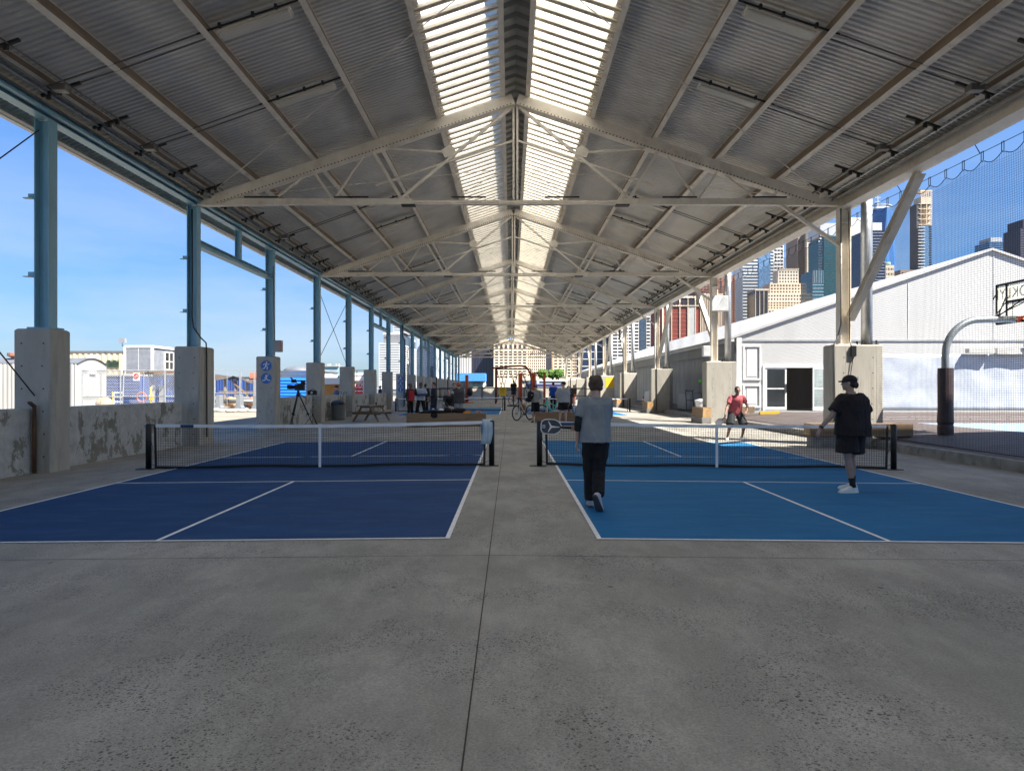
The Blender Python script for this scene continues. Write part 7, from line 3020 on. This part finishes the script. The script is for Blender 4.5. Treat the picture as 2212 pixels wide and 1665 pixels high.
# ================================================================ LIGHT, SKY, CAMERA
SUNV = V((1, -.70, 1.60)).normalized()
sun = bpy.data.lights.new('sun', 'SUN')
sun.energy = 3.9
sun.angle = R(.5)
sun.color = (1, .94, .84)
so = bpy.data.objects.new('sun', sun)
COL.objects.link(so)
so.rotation_euler = (-SUNV).to_track_quat('-Z', 'Y').to_euler()
so.location = (60, -60, 90)
w = bpy.data.worlds.new('World')
SC.world = w
w.use_nodes = True
nt = w.node_tree
bg = nt.nodes['Background']
sk = nt.nodes.new('ShaderNodeTexSky')
sk.sky_type = 'NISHITA'
sk.sun_disc = False
sk.sun_elevation = math.asin(SUNV.z)
sk.sun_rotation = math.atan2(SUNV.x, SUNV.y)
sk.air_density = 1.0
sk.dust_density = .4
sk.ozone_density = 3.0
# soft thin clouds low in the sky
tc = nt.nodes.new('ShaderNodeTexCoord')
mp = nt.nodes.new('ShaderNodeMapping')
mp.inputs['Scale'].default_value = (1.6, 1.6, 6.5)
nt.links.new(tc.outputs['Generated'], mp.inputs['Vector'])
cn = nt.nodes.new('ShaderNodeTexNoise')
cn.inputs['Scale'].default_value = 1.5
cn.inputs['Detail'].default_value = 7
cn.inputs['Roughness'].default_value = .58
nt.links.new(mp.outputs['Vector'], cn.inputs['Vector'])
cr = nt.nodes.new('ShaderNodeValToRGB')
cr.color_ramp.elements[0].position = .33
cr.color_ramp.elements[0].color = (0, 0, 0, 1)
cr.color_ramp.elements[1].position = .60
cr.color_ramp.elements[1].color = (.64, .64, .64, 1)
nt.links.new(cn.outputs['Fac'], cr.inputs['Fac'])
sx = nt.nodes.new('ShaderNodeSeparateXYZ')
nt.links.new(tc.outputs['Generated'], sx.inputs[0])
lo = nt.nodes.new('ShaderNodeMapRange')
lo.inputs[1].default_value = .02
lo.inputs[2].default_value = .34
lo.inputs[3].default_value = 1.0
lo.inputs[4].default_value = .12
nt.links.new(sx.outputs['Z'], lo.inputs[0])
mu = nt.nodes.new('ShaderNodeMath')
mu.operation = 'MULTIPLY'
nt.links.new(cr.outputs['Color'], mu.inputs[0])
nt.links.new(lo.outputs[0], mu.inputs[1])
mx = nt.nodes.new('ShaderNodeMix')
mx.data_type = 'RGBA'
nt.links.new(mu.outputs[0], mx.inputs[0])
hs = nt.nodes.new('ShaderNodeHueSaturation')
hs.inputs['Saturation'].default_value = 1.2
nt.links.new(sk.outputs['Color'], hs.inputs['Color'])
gr = nt.nodes.new('ShaderNodeValToRGB')
ge = gr.color_ramp.elements
ge[0].position, ge[0].color = 0.0, (.30, .40, .57, 1)
ge[1].position, ge[1].color = .50, (.92, .95, 1, 1)
g2 = ge.new(.14)
g2.color = (.46, .58, .77, 1)
g3 = ge.new(.28)
g3.color = (.60, .74, .93, 1)
gm = nt.nodes.new('ShaderNodeMix')
gm.data_type = 'RGBA'
gm.blend_type = 'MULTIPLY'
gm.inputs[0].default_value = 1
nt.links.new(hs.outputs['Color'], gm.inputs[6])
nt.links.new(gr.outputs[0], gm.inputs[7])
nt.links.new(sx.outputs['Z'], gr.inputs[0])
nt.links.new(gm.outputs[2], mx.inputs[6])
mx.inputs[7].default_value = (3.3, 3.9, 4.7, 1)
nt.links.new(mx.outputs[2], bg.inputs['Color'])
bg.inputs['Strength'].default_value = .05

cam = bpy.data.cameras.new('camera')
co = bpy.data.objects.new('camera', cam)
COL.objects.link(co)
co.location = (0, 0, CAMZ)
co.rotation_euler = (R(90), 0, 0)
cam.sensor_width = 36
cam.lens = 36 * F / 2212
cam.shift_x = 3 / 2212
cam.shift_y = 4.5 / 2212
cam.clip_start = .05
cam.clip_end = 6000
SC.camera = co
SC.view_settings.view_transform = 'Standard'
SC.view_settings.look = 'None'
SC.view_settings.exposure = 2.1
SC.view_settings.gamma = 1
SC.cycles.max_bounces = 8
SC.cycles.diffuse_bounces = 5
SC.cycles.use_denoising = True
SC.cycles.caustics_reflective = False
SC.cycles.caustics_refractive = False
